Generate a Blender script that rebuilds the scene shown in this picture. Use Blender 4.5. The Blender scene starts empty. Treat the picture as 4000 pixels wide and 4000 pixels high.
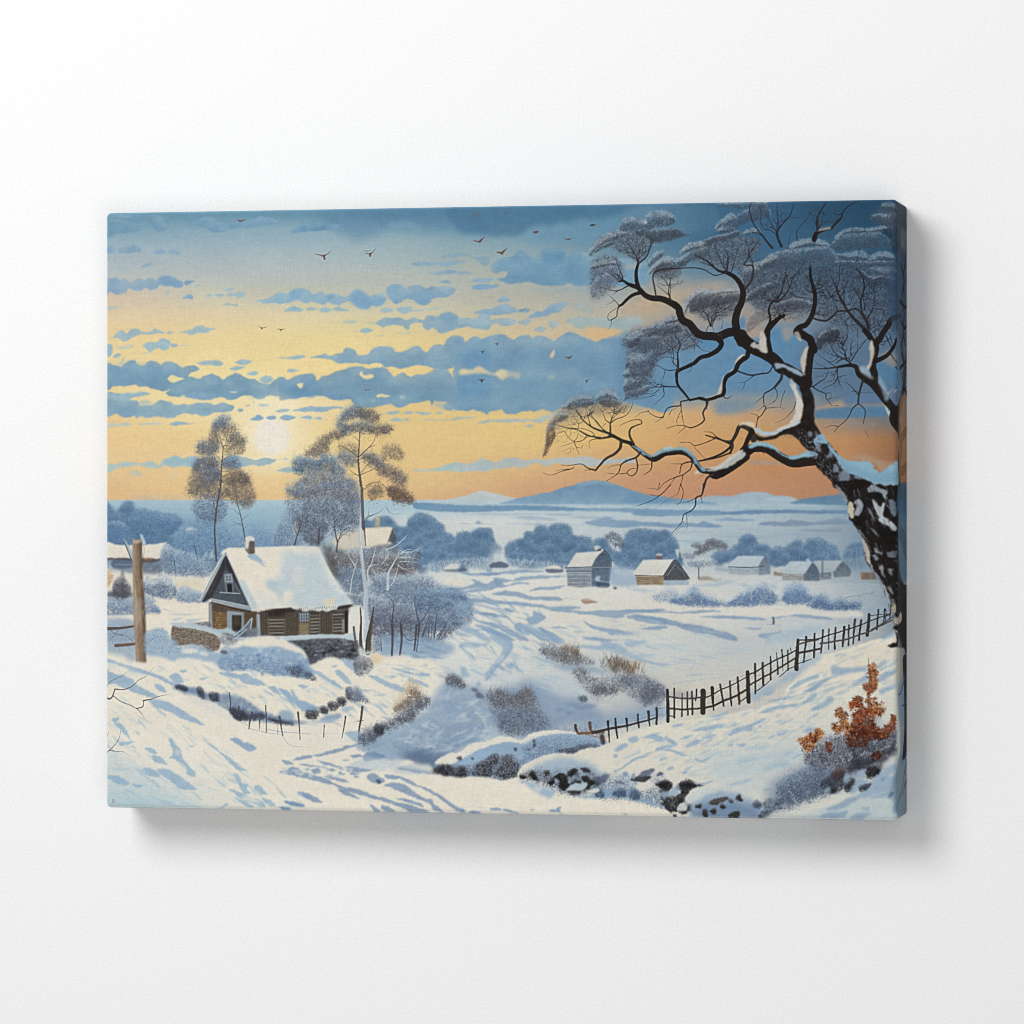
import bpy, math
import numpy as np

S = bpy.context.scene
# ---------------------------------------------------------------- camera, light, exposure
CW, CH, CT = .4015, .3009, .038            # canvas 40 x 30 cm on a 3.8 cm deep stretcher, hung flat on the wall (wall face is y = 0)
YAW = math.radians(12.6)
cam = bpy.data.objects.new('camera', bpy.data.cameras.new('camera')); S.collection.objects.link(cam); S.camera = cam
cam.data.sensor_width = 36.0; cam.data.lens = 15500 / 4000 * 36.0
cam.data.clip_start = .05; cam.data.clip_end = 100
cam.location = (.2 - .18642 * math.cos(YAW) + 1.9199 * math.sin(YAW), -CT - .18642 * math.sin(YAW) - 1.9199 * math.cos(YAW), -.0009)
cam.rotation_euler = (math.radians(90), 0, YAW)

w = bpy.data.worlds.new("World"); S.world = w; w.use_nodes = True
w.node_tree.nodes['Background'].inputs[0].default_value = (1.0, 1.0, 1.0, 1); w.node_tree.nodes['Background'].inputs[1].default_value = .36

def softbox(name, loc, target, size, power, col=(1, 1, 1)):
    l = bpy.data.lights.new(name, 'AREA'); l.shape = 'DISK'; l.size = size; l.energy = power; l.color = col
    o = bpy.data.objects.new(name, l); S.collection.objects.link(o); o.location = loc
    d = np.array(target, float) - np.array(loc, float)
    from mathutils import Vector
    o.rotation_euler = Vector(d).to_track_quat('-Z', 'Y').to_euler()
    return o
softbox('softbox_lamp', (-.64, -1.66, .84), (-.08, 0, .02), 1.0, 26.0)
softbox('fill_lamp', (.75, -2.5, -.30), (0, 0, 0), 1.0, 14.0)  # unseen fill, added to lighten the shadow beside and below the canvas
S.view_settings.view_transform = 'Standard'; S.view_settings.look = 'None'
S.cycles.filter_width = 1.0; S.cycles.use_denoising = False          # keep the fine weave and wall grain
S.view_settings.exposure = 0; S.view_settings.gamma = 1; S.view_settings.use_curve_mapping = False

# ---------------------------------------------------------------- materials
def new_mat(name):
    m = bpy.data.materials.new(name); m.use_nodes = True; nt = m.node_tree
    return m, nt, nt.nodes['Principled BSDF']
def node(nt, t, **k):
    n = nt.nodes.new(t)
    for a, v in k.items(): setattr(n, a, v)
    return n
def plaster():
    m, nt, b = new_mat('white_plaster')
    tc = node(nt, 'ShaderNodeTexCoord')
    n1 = node(nt, 'ShaderNodeTexNoise'); n1.inputs['Scale'].default_value = 900; n1.inputs['Detail'].default_value = 3
    n2 = node(nt, 'ShaderNodeTexNoise'); n2.inputs['Scale'].default_value = 260; n2.inputs['Detail'].default_value = 4
    for n in (n1, n2): nt.links.new(tc.outputs['Object'], n.inputs['Vector'])
    mx = node(nt, 'ShaderNodeMath', operation='ADD'); nt.links.new(n1.outputs['Fac'], mx.inputs[0]); nt.links.new(n2.outputs['Fac'], mx.inputs[1])
    bp = node(nt, 'ShaderNodeBump'); bp.inputs['Strength'].default_value = .20; bp.inputs['Distance'].default_value = .0006
    nt.links.new(mx.outputs[0], bp.inputs['Height']); nt.links.new(bp.outputs['Normal'], b.inputs['Normal'])
    rp = node(nt, 'ShaderNodeValToRGB'); rp.color_ramp.elements[0].position = .30; rp.color_ramp.elements[1].position = .7
    rp.color_ramp.elements[0].color = (.80, .80, .80, 1); rp.color_ramp.elements[1].color = (.86, .86, .86, 1)
    nt.links.new(n1.outputs['Fac'], rp.inputs['Fac']); nt.links.new(rp.outputs['Color'], b.inputs['Base Color'])
    b.inputs['Roughness'].default_value = .95; b.inputs['Specular IOR Level'].default_value = .1
    return m
def canvas_mat():
    """printed cotton canvas: the dye is stored per mesh point, the weave is procedural"""
    m, nt, b = new_mat('printed_canvas')
    at = node(nt, 'ShaderNodeAttribute', attribute_name='print')
    tc = node(nt, 'ShaderNodeTexCoord')
    def nz(sx, sy, sz, det):
        mp = node(nt, 'ShaderNodeMapping'); mp.inputs['Scale'].default_value = (sx, sy, sz); nt.links.new(tc.outputs['Object'], mp.inputs['Vector'])
        n = node(nt, 'ShaderNodeTexNoise'); n.inputs['Scale'].default_value = 1; n.inputs['Detail'].default_value = det; nt.links.new(mp.outputs[0], n.inputs['Vector']); return n
    weft = nz(130, 400, 1900, 2); warp_ = nz(1900, 400, 260, 2); grain = nz(1500, 1500, 1500, 2)
    a = node(nt, 'ShaderNodeMath', operation='ADD'); nt.links.new(weft.outputs['Fac'], a.inputs[0]); nt.links.new(warp_.outputs['Fac'], a.inputs[1])
    a2 = node(nt, 'ShaderNodeMath', operation='ADD'); nt.links.new(a.outputs[0], a2.inputs[0]); nt.links.new(grain.outputs['Fac'], a2.inputs[1])
    mr = node(nt, 'ShaderNodeMapRange'); mr.inputs['From Min'].default_value = 1.05; mr.inputs['From Max'].default_value = 1.95; mr.inputs['To Min'].default_value = .91; mr.inputs['To Max'].default_value = 1.08
    nt.links.new(a2.outputs[0], mr.inputs['Value'])
    mul = node(nt, 'ShaderNodeVectorMath', operation='SCALE'); nt.links.new(at.outputs['Color'], mul.inputs[0]); nt.links.new(mr.outputs[0], mul.inputs['Scale'])
    nt.links.new(mul.outputs[0], b.inputs['Base Color'])
    bp = node(nt, 'ShaderNodeBump'); bp.inputs['Strength'].default_value = .2; bp.inputs['Distance'].default_value = .0003
    nt.links.new(a2.outputs[0], bp.inputs['Height']); nt.links.new(bp.outputs['Normal'], b.inputs['Normal'])
    b.inputs['Roughness'].default_value = .85; b.inputs['Specular IOR Level'].default_value = .12
    return m

# ---------------------------------------------------------------- the wall
def wall():
    me = bpy.data.meshes.new('wall')
    X, Z, D = 4.0, 2.6, .12
    v = [(-X, 0, -Z), (X, 0, -Z), (X, 0, Z), (-X, 0, Z), (-X, D, -Z), (X, D, -Z), (X, D, Z), (-X, D, Z)]
    f = [(0, 1, 2, 3), (5, 4, 7, 6), (4, 0, 3, 7), (1, 5, 6, 2), (3, 2, 6, 7), (4, 5, 1, 0)]
    me.from_pydata(v, [], f); me.materials.append(plaster())
    o = bpy.data.objects.new('wall', me); S.collection.objects.link(o); o['kind'] = 'structure'; o['label'] = 'plain white plastered wall behind the canvas print'
wall()
# ---------------------------------------------------------------- the print: a small brush engine in numpy
PW, PH, PE = 1600, 1200, 160            # picture raster: front face (4 dots per mm) plus the strip that wraps the right edge
rng = np.random.default_rng(11)
img = np.zeros((PH, PW + PE, 3), np.float32)

def _homography(src, dst):
    A = []; b = []
    for (x, y), (u, v) in zip(src, dst):
        A.append([x, y, 1, 0, 0, 0, -u * x, -u * y]); b.append(u)
        A.append([0, 0, 0, x, y, 1, -v * x, -v * y]); b.append(v)
    return np.append(np.linalg.solve(np.array(A, float), np.array(b, float)), 1).reshape(3, 3)
HM = _homography([(414, 834.8), (3505, 781), (3505, 3204), (414, 3151.5)], [(0, 0), (PW, 0), (PW, PH), (0, PH)])
VX, VY, VS = 0.0, 0.0, 1.0              # sketch sheet origin and scale: the design was drawn on several overlapping sheets
def view(x, y, s=2.415):
    global VX, VY, VS
    VX, VY, VS = x, y, s
def px(w):                              # a width on the current sheet, in raster dots
    return w / VS / 1.93
def tr(p):
    p = np.asarray(p, float).reshape(-1, 2)
    x = VX + p[:, 0] / VS; y = VY + p[:, 1] / VS
    ex = np.clip(x - 3505, 0, None); xx = x - ex
    q = HM @ np.stack([xx, y, np.ones_like(x)])
    return np.stack([q[0] / q[2] + ex * 4.3, q[1] / q[2]], 1)
def P(s):
    if isinstance(s, str):
        s = [tuple(float(c) for c in t.split(',')) for t in s.split()]
    return tr(s)

def curve(p, closed=False, n=5):
    if len(p) < 3: 
        t = np.linspace(0, 1, n + 1)[:, None]
        return p[0] * (1 - t) + p[-1] * t
    if closed: q = np.vstack([p[-1:], p, p[:2]])
    else: q = np.vstack([2 * p[:1] - p[1:2], p, 2 * p[-1:] - p[-2:-1]])
    t = np.linspace(0, 1, n, endpoint=False)[:, None, None]
    a, b, c, d = q[:-3], q[1:-2], q[2:-1], q[3:]
    r = .5 * (2 * b + (c - a) * t + (2 * a - 5 * b + 4 * c - d) * t ** 2 + (3 * b - a - 3 * c + d) * t ** 3)
    r = r.transpose(1, 0, 2).reshape(-1, 2)
    return r if closed else np.vstack([r, p[-1:]])

def noise(h, w, s, oct=3, asp=1.0):     # value noise -1..1, feature size s dots; asp stretches it sideways
    out = np.zeros((h, w), np.float32); amp = 1.0; tot = 0
    for _ in range(oct):
        sx, sy = max(s * asp, 1.01), max(s, 1.01)
        gh, gw = int(h / sy) + 3, int(w / sx) + 3
        g = rng.uniform(-1, 1, (gh, gw)).astype(np.float32)
        y = np.arange(h) / sy + rng.random(); x = np.arange(w) / sx + rng.random()
        iy = y.astype(int); fy = (y - iy); fy = (fy * fy * (3 - 2 * fy))[:, None].astype(np.float32)
        ix = x.astype(int); fx = (x - ix); fx = (fx * fx * (3 - 2 * fx))[None].astype(np.float32)
        iy1 = np.minimum(iy + 1, gh - 1); ix1 = np.minimum(ix + 1, gw - 1)
        a = g[iy][:, ix]; b = g[iy][:, ix1]; c = g[iy1][:, ix]; d = g[iy1][:, ix1]
        out += amp * ((a * (1 - fx) + b * fx) * (1 - fy) + (c * (1 - fx) + d * fx) * fy)
        tot += amp; amp *= .55; s *= .5
    return out / tot

def blur(m, r):
    r = int(round(r))
    if r < 1: return m
    for _ in range(2):
        for ax in (0, 1):
            n = m.shape[ax]
            c = np.cumsum(np.concatenate([np.zeros_like(np.take(m, [0], ax)), m], ax), ax, dtype=np.float64)
            i = np.arange(n); lo = np.maximum(i - r, 0); hi = np.minimum(i + r + 1, n)
            m = ((np.take(c, hi, ax) - np.take(c, lo, ax)) / (2 * r + 1)).astype(np.float32)
    return m

def polymask(p, pad=2):
    HH, WW = img.shape[:2]
    x0 = max(int(np.floor(p[:, 0].min())) - pad, -60); x1 = min(int(np.ceil(p[:, 0].max())) + pad, WW + 60)
    y0 = max(int(np.floor(p[:, 1].min())) - pad, -60); y1 = min(int(np.ceil(p[:, 1].max())) + pad, HH + 60)
    if x1 - x0 < 1 or y1 - y0 < 1: return None
    w, h = x1 - x0, y1 - y0; SS = 3
    acc = np.zeros((h, w + 2), np.float64)
    a = p; b = np.roll(p, -1, 0)
    lo = np.minimum(a[:, 1], b[:, 1]); hi = np.maximum(a[:, 1], b[:, 1])
    dy = b[:, 1] - a[:, 1]; dy = np.where(dy == 0, 1e-9, dy); k = (b[:, 0] - a[:, 0]) / dy
    for i in range(h * SS):
        y = y0 + (i + .5) / SS
        e = (lo <= y) & (hi > y)
        if not e.any(): continue
        xs = np.sort(a[e, 0] + (y - a[e, 1]) * k[e]) - x0
        xs = np.clip(xs, 0, w - 1e-4)
        row = acc[i // SS]
        for s, f in zip(xs, np.arange(len(xs)) % 2):
            j = int(s); fr = s - j; sg = 1 if f == 0 else -1
            row[j] += sg * (1 - fr); row[j + 1] += sg * fr
    m = np.clip(np.cumsum(acc, 1)[:, :w] / SS, 0, 1).astype(np.float32)
    return m, x0, y0

def warp(m, amp, s, asp=1.0):
    h, w = m.shape
    dx = noise(h, w, s, 3, asp) * amp; dy = noise(h, w, s, 3, asp) * amp
    yy = np.clip(np.arange(h)[:, None] + dy, 0, h - 1).astype(int); xx = np.clip(np.arange(w)[None] + dx, 0, w - 1).astype(int)
    return m[yy, xx]

def comp(m, x0, y0, col):
    HH, WW = img.shape[:2]
    h, w = m.shape
    a0, b0 = max(-x0, 0), max(-y0, 0); a1, b1 = min(w, WW - x0), min(h, HH - y0)
    if a1 <= a0 or b1 <= b0: return
    m = m[b0:b1, a0:a1, None]; c = np.asarray(col, np.float32)
    if c.ndim == 3: c = c[b0:b1, a0:a1]
    d = img[y0 + b0:y0 + b1, x0 + a0:x0 + a1]
    d += (c - d) * m

def fill(s, col, a=1.0, soft=0, rough=0, rs=8, sharp=False, col2=None, var=6, vs=12, tex=0, asp=1.0, side=None):
    """lay down one flat patch: soft = feathered edge, rough = ragged edge, col2 = second hue towards the bottom (or the right)"""
    p = P(s) if not isinstance(s, np.ndarray) else s
    if not sharp: p = curve(p, True)
    r = polymask(p, int(3 + soft * 2.2 + rough * 1.5))
    if r is None: return
    m, x0, y0 = r
    if rough: m = warp(m, rough, rs, asp)
    if soft: m = blur(m, soft)
    h, w = m.shape
    if tex: m = m * np.clip(1 - tex * .5 + tex * 1.2 * noise(h, w, vs, 4, asp), 0, 1)
    c = np.zeros((h, w, 3), np.float32) + np.array(col, np.float32)
    if col2 is not None:
        t = (np.linspace(0, 1, w)[None, :, None] if side else np.linspace(0, 1, h)[:, None, None])
        c = c * (1 - t) + np.array(col2, np.float32) * t
    if var: c = c + (noise(h, w, vs, 4, asp) * var)[..., None] * np.array([1, 1, .9])
    comp(m * a, x0, y0, c)

def stroke(s, w0, w1, col, a=1.0, jit=0.0, soft=.6, raw=False):
    """a brush line tapering from w0 to w1 (sheet units)"""
    p = s if isinstance(s, np.ndarray) else P(s)
    p = curve(p, False, 6)
    if jit: p = p + np.cumsum(rng.normal(0, jit, p.shape), 0) * .5
    n = len(p); 
    wa = (np.linspace(w0, w1, n) if raw else np.linspace(px(w0), px(w1), n)) / 2
    x0 = int(p[:, 0].min() - wa.max() - 3); y0 = int(p[:, 1].min() - wa.max() - 3)
    x1 = int(p[:, 0].max() + wa.max() + 4); y1 = int(p[:, 1].max() + wa.max() + 4)
    m = np.zeros((y1 - y0, x1 - x0), np.float32)
    for i in range(n - 1):
        A, B = p[i], p[i + 1]; ra, rb = wa[i], wa[i + 1]; R = max(ra, rb) + 1.5
        bx0 = int(min(A[0], B[0]) - R) - x0; bx1 = int(max(A[0], B[0]) + R) + 2 - x0
        by0 = int(min(A[1], B[1]) - R) - y0; by1 = int(max(A[1], B[1]) + R) + 2 - y0
        bx0, by0 = max(bx0, 0), max(by0, 0)
        X = np.arange(bx0, bx1)[None] + x0 + .5; Y = np.arange(by0, by1)[:, None] + y0 + .5
        d = B - A; L = d @ d + 1e-6
        t = np.clip(((X - A[0]) * d[0] + (Y - A[1]) * d[1]) / L, 0, 1)
        dist = np.hypot(X - A[0] - t * d[0], Y - A[1] - t * d[1]); r = ra + (rb - ra) * t
        c = np.clip((r - dist) / soft + .5, 0, 1) * np.clip(r * 2.0, .25, 1)
        sub = m[by0:by1, bx0:bx1]
        np.maximum(sub, c[:sub.shape[0], :sub.shape[1]], out=sub)
    comp(m * a, x0, y0, col)

def splat(x, y, col, a):
    HH, WW = img.shape[:2]
    x = x - .5; y = y - .5
    ix = np.floor(x).astype(int); iy = np.floor(y).astype(int); fx = x - ix; fy = y - iy
    for dx, dy, w in ((0, 0, (1 - fx) * (1 - fy)), (1, 0, fx * (1 - fy)), (0, 1, (1 - fx) * fy), (1, 1, fx * fy)):
        xx = ix + dx; yy = iy + dy; ok = (xx >= 0) & (xx < WW) & (yy >= 0) & (yy < HH)
        xx, yy = xx[ok], yy[ok]; d = img[yy, xx]
        img[yy, xx] = d + (col[ok] - d) * (a * w)[ok][:, None]

def needles(x, y, L, ang, col, a, bend=0.0):
    """many short hair strokes at once: frost, twiglets, grass"""
    n = len(x); col = np.broadcast_to(np.asarray(col, np.float32), (n, 3)); a = np.broadcast_to(a, (n,))
    k = max(int(np.max(L)) + 1, 2)
    bn = rng.normal(0, 1, n) * bend
    for i in range(k):
        t = i / (k - 1); an = ang + bn * t
        splat(x + np.cos(an) * L * t, y + np.sin(an) * L * t, col, a * (1 - .5 * t))

def pick(cols, n, jit=8):
    c = np.array(cols, np.float32)[rng.integers(0, len(cols), n)]
    return np.clip(c + rng.normal(0, jit, (n, 1)), 0, 255)

def inside(s, n, grow=0, sharp=False):
    p = P(s) if not isinstance(s, np.ndarray) else s
    if not sharp: p = curve(p, True)
    m, x0, y0 = polymask(p, 2)
    ys, xs = np.nonzero(m > .5)
    if len(xs) == 0: return np.zeros(0), np.zeros(0)
    i = rng.integers(0, len(xs), n)
    return xs[i] + x0 + rng.random(n) + rng.normal(0, 1, n) * grow, ys[i] + y0 + rng.random(n) + rng.normal(0, 1, n) * grow

def tops(s):
    """upper outline of a shape, per raster column"""
    p = curve(P(s), True); m, x0, y0 = polymask(p, 2)
    t = np.where((m > .5).any(0), (m > .5).argmax(0) + y0, 1e9); b = np.where((m > .5).any(0), m.shape[0] - (m[::-1] > .5).argmax(0) + y0, -1e9)
    return t, b, x0

def crown(s, snow, mid, dark, n=3000, rim=.25, base=.55, L=4, a=.55, ang=None, grow=1.5, soft=2.5, bot=.55, clump=9):
    """a frosted crown: misty body, snow-lit upper rim, dark twig mesh underneath"""
    if base: fill(s, mid, a=base, soft=soft, rough=4, rs=7, var=10, vs=6, tex=.6)
    t, b, x0 = tops(s)
    x, y = inside(s, n, grow)
    if not len(x): return
    ci = np.clip((x - x0).astype(int), 0, len(t) - 1)
    dep = (y - t[ci]) / np.maximum(b[ci] - t[ci], 6)
    absd = y - t[ci]
    u = rng.random(n)
    isS = (dep + rng.normal(0, .10, n) < rim) ; isD = (~isS) & (u < np.clip(dep * 1.2, .2, bot + .3))
    col = pick([mid], n, 10)
    col[isD] = pick([dark], isD.sum(), 9); col[isS] = pick([snow], isS.sum(), 10)
    cxm = (t < 1e8).nonzero()[0].mean() + x0; yb = b.max() + 4
    an = np.arctan2(y - yb, x - cxm) + rng.normal(0, .7, n) if ang is None else rng.normal(ang, .6, n)
    nz = noise(int(y.max() - y.min()) + 3, int(x.max() - x.min()) + 3, clump, 2)[(y - y.min()).astype(int), (x - x.min()).astype(int)]
    col = col * (1 + np.where(isS, .04, .16) * nz)[:, None]
    o = np.argsort(isS + rng.random(n) * .8)
    o = o[(nz[o] + rng.normal(0, .18, n) > -.16) | (rng.random(n) < .2)]
    needles(x[o], y[o], rng.uniform(.35, 1, len(o)) * L * .75, an[o], col[o], np.full(len(o), a), .5)

def grow_twigs(anchor, s, n, w, col, a=.8, sub=2, bend=.16, wend=.35):
    """limbs grown from one fork until they fill a crown shape: every new tip joins the nearest limb already there"""
    A = P(anchor)[0]; tx, ty = inside(s, int(n * 1.7)); T = np.stack([tx, ty], 1)
    if len(T) == 0: return
    T = T[np.argsort(np.hypot(*(T - A).T) + rng.normal(0, 4, len(T)))]
    nodes = [A]; dirs = [T.mean(0) - A]; depth = [0]; W0 = px(w)
    for B in T:
        N = np.array(nodes); D = B - N; L = np.hypot(D[:, 0], D[:, 1]) + 1e-6
        V = np.array(dirs); c = (D * V).sum(1) / (L * (np.hypot(V[:, 0], V[:, 1]) + 1e-6))
        k = int(np.argmin(L * (1.6 - .6 * c) + np.array(depth) * 2.0)); d = D[k]; l = L[k]
        if l < 4: continue
        v = V[k] / (np.hypot(*V[k]) + 1e-6); q0 = N[k]; nrm = np.array([-d[1], d[0]]) / l
        path = curve(np.array([q0, q0 + v * l * .22 + d * .15, q0 + d * .62 + v * l * .08 + nrm * rng.normal(0, bend) * l * .5, B]), False, 4)
        dp = depth[k] + 1; ww = max(W0 * .74 ** depth[k], .55)
        stroke(path, ww, max(ww * .6, wend), col, a * max(.5, 1 - .05 * dp), raw=True)
        for m in (4, 8, len(path) - 1):
            if m < len(path): nodes.append(path[m]); dirs.append(path[m] - path[m - 2]); depth.append(dp)
        for _ in range(sub):
            m = rng.integers(3, len(path)); th = np.arctan2(*(path[m] - path[m - 2])[::-1]) + rng.choice([-1, 1]) * rng.uniform(.4, 1.0); g = rng.uniform(3, 9)
            stroke(np.array([path[m], path[m] + np.array([np.cos(th + .3), np.sin(th + .3)]) * g * .5, path[m] + np.array([np.cos(th), np.sin(th)]) * g]), .6, .3, col, a * .7, raw=True)

def lace(s, n, col, a=.32, L=8):
    """a tangle of very fine curved twiglets"""
    x, y = inside(s, n, 1.5); needles(x, y, rng.uniform(2, L, n), rng.uniform(0, 6.28, n), pick(col, n, 8), np.full(n, a), 1.3)

def flecks(s, n, ang, L, W, col, a=.6, spread=.15):
    """small lens-shaped brush marks scattered over a slope (lengths in raster dots)"""
    x, y = inside(s, n); 
    for i in range(n):
        t = rng.normal(ang, spread); l = L * rng.uniform(.35, 1.2); h = W * rng.uniform(.4, 1.1); c, sn = np.cos(t), np.sin(t)
        q = np.array([(-l, 0), (-l * .4, -h * rng.uniform(.2, 1)), (l * .3, -h * rng.uniform(.3, 1)), (l, -h * .1), (l * .4, h * rng.uniform(.2, .8)), (-l * .5, h * rng.uniform(.2, .7))])
        fill(np.stack([x[i] + q[:, 0] * c - q[:, 1] * sn, y[i] + q[:, 0] * sn + q[:, 1] * c], 1), col[i % len(col)] if isinstance(col, list) else col, a * rng.uniform(.6, 1), soft=.8, rough=1.5, rs=4, var=6)

def grass(s, n, L, cols, lean=0.0, a=.6, spread=.35):
    x, y = inside(s, n, 4); k = noise(PH, PW + PE, 12, 2)[np.clip(y.astype(int), 0, PH - 1), np.clip(x.astype(int), 0, PW)] + rng.normal(0, .15, n) > -.05
    x, y = x[k], y[k]; n = len(x)
    needles(x, y, rng.uniform(.3, 1.1, n) * px(L), rng.normal(-1.571 + lean, spread, n), pick(cols, n, 10), np.full(n, a), .2)

def gradgrid(xs, ys, cols, x0, y0, x1, y1):
    """smooth wash between swatches on a coarse grid (overview sheet coordinates)"""
    HH, WW = img.shape[:2]
    inv = np.linalg.inv(HM)
    X, Y = np.meshgrid(np.arange(WW) + .5, np.arange(HH) + .5)
    Xc = np.minimum(X, PW)
    q = inv[0, 0] * Xc + inv[0, 1] * Y + inv[0, 2], inv[1, 0] * Xc + inv[1, 1] * Y + inv[1, 2], inv[2, 0] * Xc + inv[2, 1] * Y + inv[2, 2]
    gx = q[0] / q[2] * .483; gy = q[1] / q[2] * .483
    C = np.array(cols, np.float32)
    fx = np.interp(gx, xs, np.arange(len(xs))); fy = np.interp(gy, ys, np.arange(len(ys)))
    ix = np.clip(fx.astype(int), 0, len(xs) - 2); iy = np.clip(fy.astype(int), 0, len(ys) - 2)
    tx = (fx - ix)[..., None]; ty = (fy - iy)[..., None]
    v = (C[iy, ix] * (1 - tx) + C[iy, ix + 1] * tx) * (1 - ty) + (C[iy + 1, ix] * (1 - tx) + C[iy + 1, ix + 1] * tx) * ty
    ok = (gy >= y0) & (gy <= y1)
    img[ok] = v[ok]
# ---- sky wash; darker swatches to the right hold part of the shading across the canvas
gradgrid([200, 400, 600, 800, 1000, 1150, 1300, 1450, 1600, 1710],
         [380, 410, 435, 470, 520, 560, 595, 640, 690, 740, 780, 830, 880, 920, 950],
  [[(96,148,182),(96,148,180),(94,142,176),(88,136,172),(84,132,168),(80,126,162),(68,114,150),(58,102,138),(44,86,120),(40,78,110)],
   [(104,154,184),(112,160,186),(108,156,184),(104,150,180),(92,142,176),(84,134,170),(74,120,154),(60,104,140),(48,90,122),(42,80,112)],
   [(132,170,194),(142,176,196),(144,178,196),(138,174,192),(116,160,186),(96,146,178),(80,126,160),(64,108,144),(50,94,126),(44,84,116)],
   [(160,184,200),(164,186,200),(164,186,200),(156,182,194),(140,172,188),(116,156,180),(84,130,164),(68,112,148),(54,98,132),(46,86,118)],
   [(188,194,196),(184,194,196),(184,194,194),(182,192,190),(178,184,178),(150,170,180),(112,146,172),(86,126,158),(66,106,142),(50,90,122)],
   [(216,196,174),(206,200,182),(202,200,184),(196,196,184),(184,184,174),(168,176,178),(168,164,156),(130,146,160),(88,118,150),(60,96,128)],
   [(228,202,168),(230,208,170),(226,212,172),(216,206,174),(196,190,172),(192,184,166),(176,164,150),(150,150,150),(110,130,150),(70,100,130)],
   [(236,208,154),(242,216,156),(242,216,154),(236,210,150),(222,198,156),(214,190,158),(140,160,180),(120,150,180),(100,138,172),(80,112,144)],
   [(240,214,156),(244,220,160),(244,218,152),(240,210,146),(232,202,148),(200,180,156),(120,156,188),(96,144,186),(92,138,176),(80,116,148)],
   [(240,214,156),(246,224,172),(242,214,152),(238,206,142),(236,204,142),(226,188,130),(124,156,182),(112,146,178),(100,138,172),(80,114,148)],
   [(240,206,146),(246,222,166),(244,214,154),(238,204,138),(236,202,134),(230,190,124),(220,172,120),(204,162,122),(140,140,150),(96,120,146)],
   [(240,202,142),(244,212,150),(242,212,148),(238,202,136),(236,200,130),(230,184,116),(220,168,108),(212,156,98),(206,148,96),(160,110,74)],
   [(238,204,152),(242,208,150),(242,208,148),(238,200,136),(230,186,128),(222,174,124),(214,158,110),(208,148,100),(202,144,104),(150,104,78)],
   [(236,194,142),(240,202,142),(240,202,142),(232,192,136),(222,172,128),(216,160,122),(212,154,118),(206,146,110),(198,138,102),(144,98,74)],
   [(236,190,138),(238,196,138),(238,198,140),(228,182,132),(218,166,124),(212,158,120),(208,150,116),(204,146,112),(190,140,112),(136,98,80)]],
  0, 0, 4000, 955)
# uneven hand-laid wash
nn = noise(PH, PW + PE, 60, 4, 3.0)
img[:720] += (nn[:720] * 5)[..., None] * np.array([1, 1, .8], np.float32)

CB, CM, CP = (122,166,202), (114,160,196), (158,190,206)        # cloud blues
def cloud(s, c=CB, a=.92, rim=True, soft=1.1, rough=2.4, **k):
    """a flat gouache cloud: ragged patch, paler along its upper lobes"""
    r = polymask(curve(P(s), True), int(6 + soft * 2 + rough * 2))
    if r is None: return
    m, x0, y0 = r
    m = blur(warp(m, rough, 6, 2.2), soft)
    h, w = m.shape
    col = np.zeros((h, w, 3), np.float32) + np.array(c, np.float32)
    d = int(min(14, max(3, h * .22)))
    up = np.zeros_like(m); up[d:] = m[:-d]
    edge = np.clip(m - blur(up, d * .7), 0, 1) * np.clip(.6 + .8 * noise(h, w, 18, 2), 0, 1)
    col += (np.array((178, 196, 204), np.float32) - col) * (edge * .5)[..., None]
    col += (noise(h, w, 22, 4, 1.8) * 13)[..., None] * np.array((1, .9, .7), np.float32)
    comp(m * a, x0, y0, col)
    
# ---- dark upper bank
view(1100, 760)
fill("500,110 1932,90 1932,390 1750,380 1560,370 1400,378 1310,352 1200,350 1000,345 930,382 860,405 800,422 720,434 620,436 690,385 560,380 400,260 300,180", (92,142,180), .55, soft=9, rough=8, rs=20)
fill("700,100 1932,80 1932,230 1500,240 1100,220 800,200", (88,132,168), .5, soft=14)
fill("1000,300 1080,268 1160,258 1250,280 1310,318 1200,330 1080,330", (132,172,200), .5, soft=4, rough=4)
view(1800, 760)
fill("0,60 1932,40 1932,128 1800,115 1690,124 1580,165 1440,200 1340,232 1280,222 1200,250 1130,228 1000,268 900,283 820,308 740,300 640,335 560,395 440,392 300,402 200,370 0,350", (80,128,166), .75, soft=5, rough=5, rs=14)
fill("640,340 760,292 830,312 900,288 990,270 1080,262 1140,230 1210,252 1280,226 1340,235 1420,208 1500,190 1600,140 1700,118 1800,117 1932,140 1932,420 1500,440 1200,470 900,470 600,460", (112,158,190), .6, soft=6, rough=4)
view(2300, 760)
fill("400,150 470,120 560,115 640,150 700,110 790,96 900,100 960,125 1010,105 1080,130 1200,140 1200,330 900,360 600,300 400,260", (98,142,174), .55, soft=4, rough=3)
fill("960,150 1200,120 1500,110 1932,100 1932,500 1500,640 1250,640 1000,430", (62,110,150), .45, soft=14)

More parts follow.
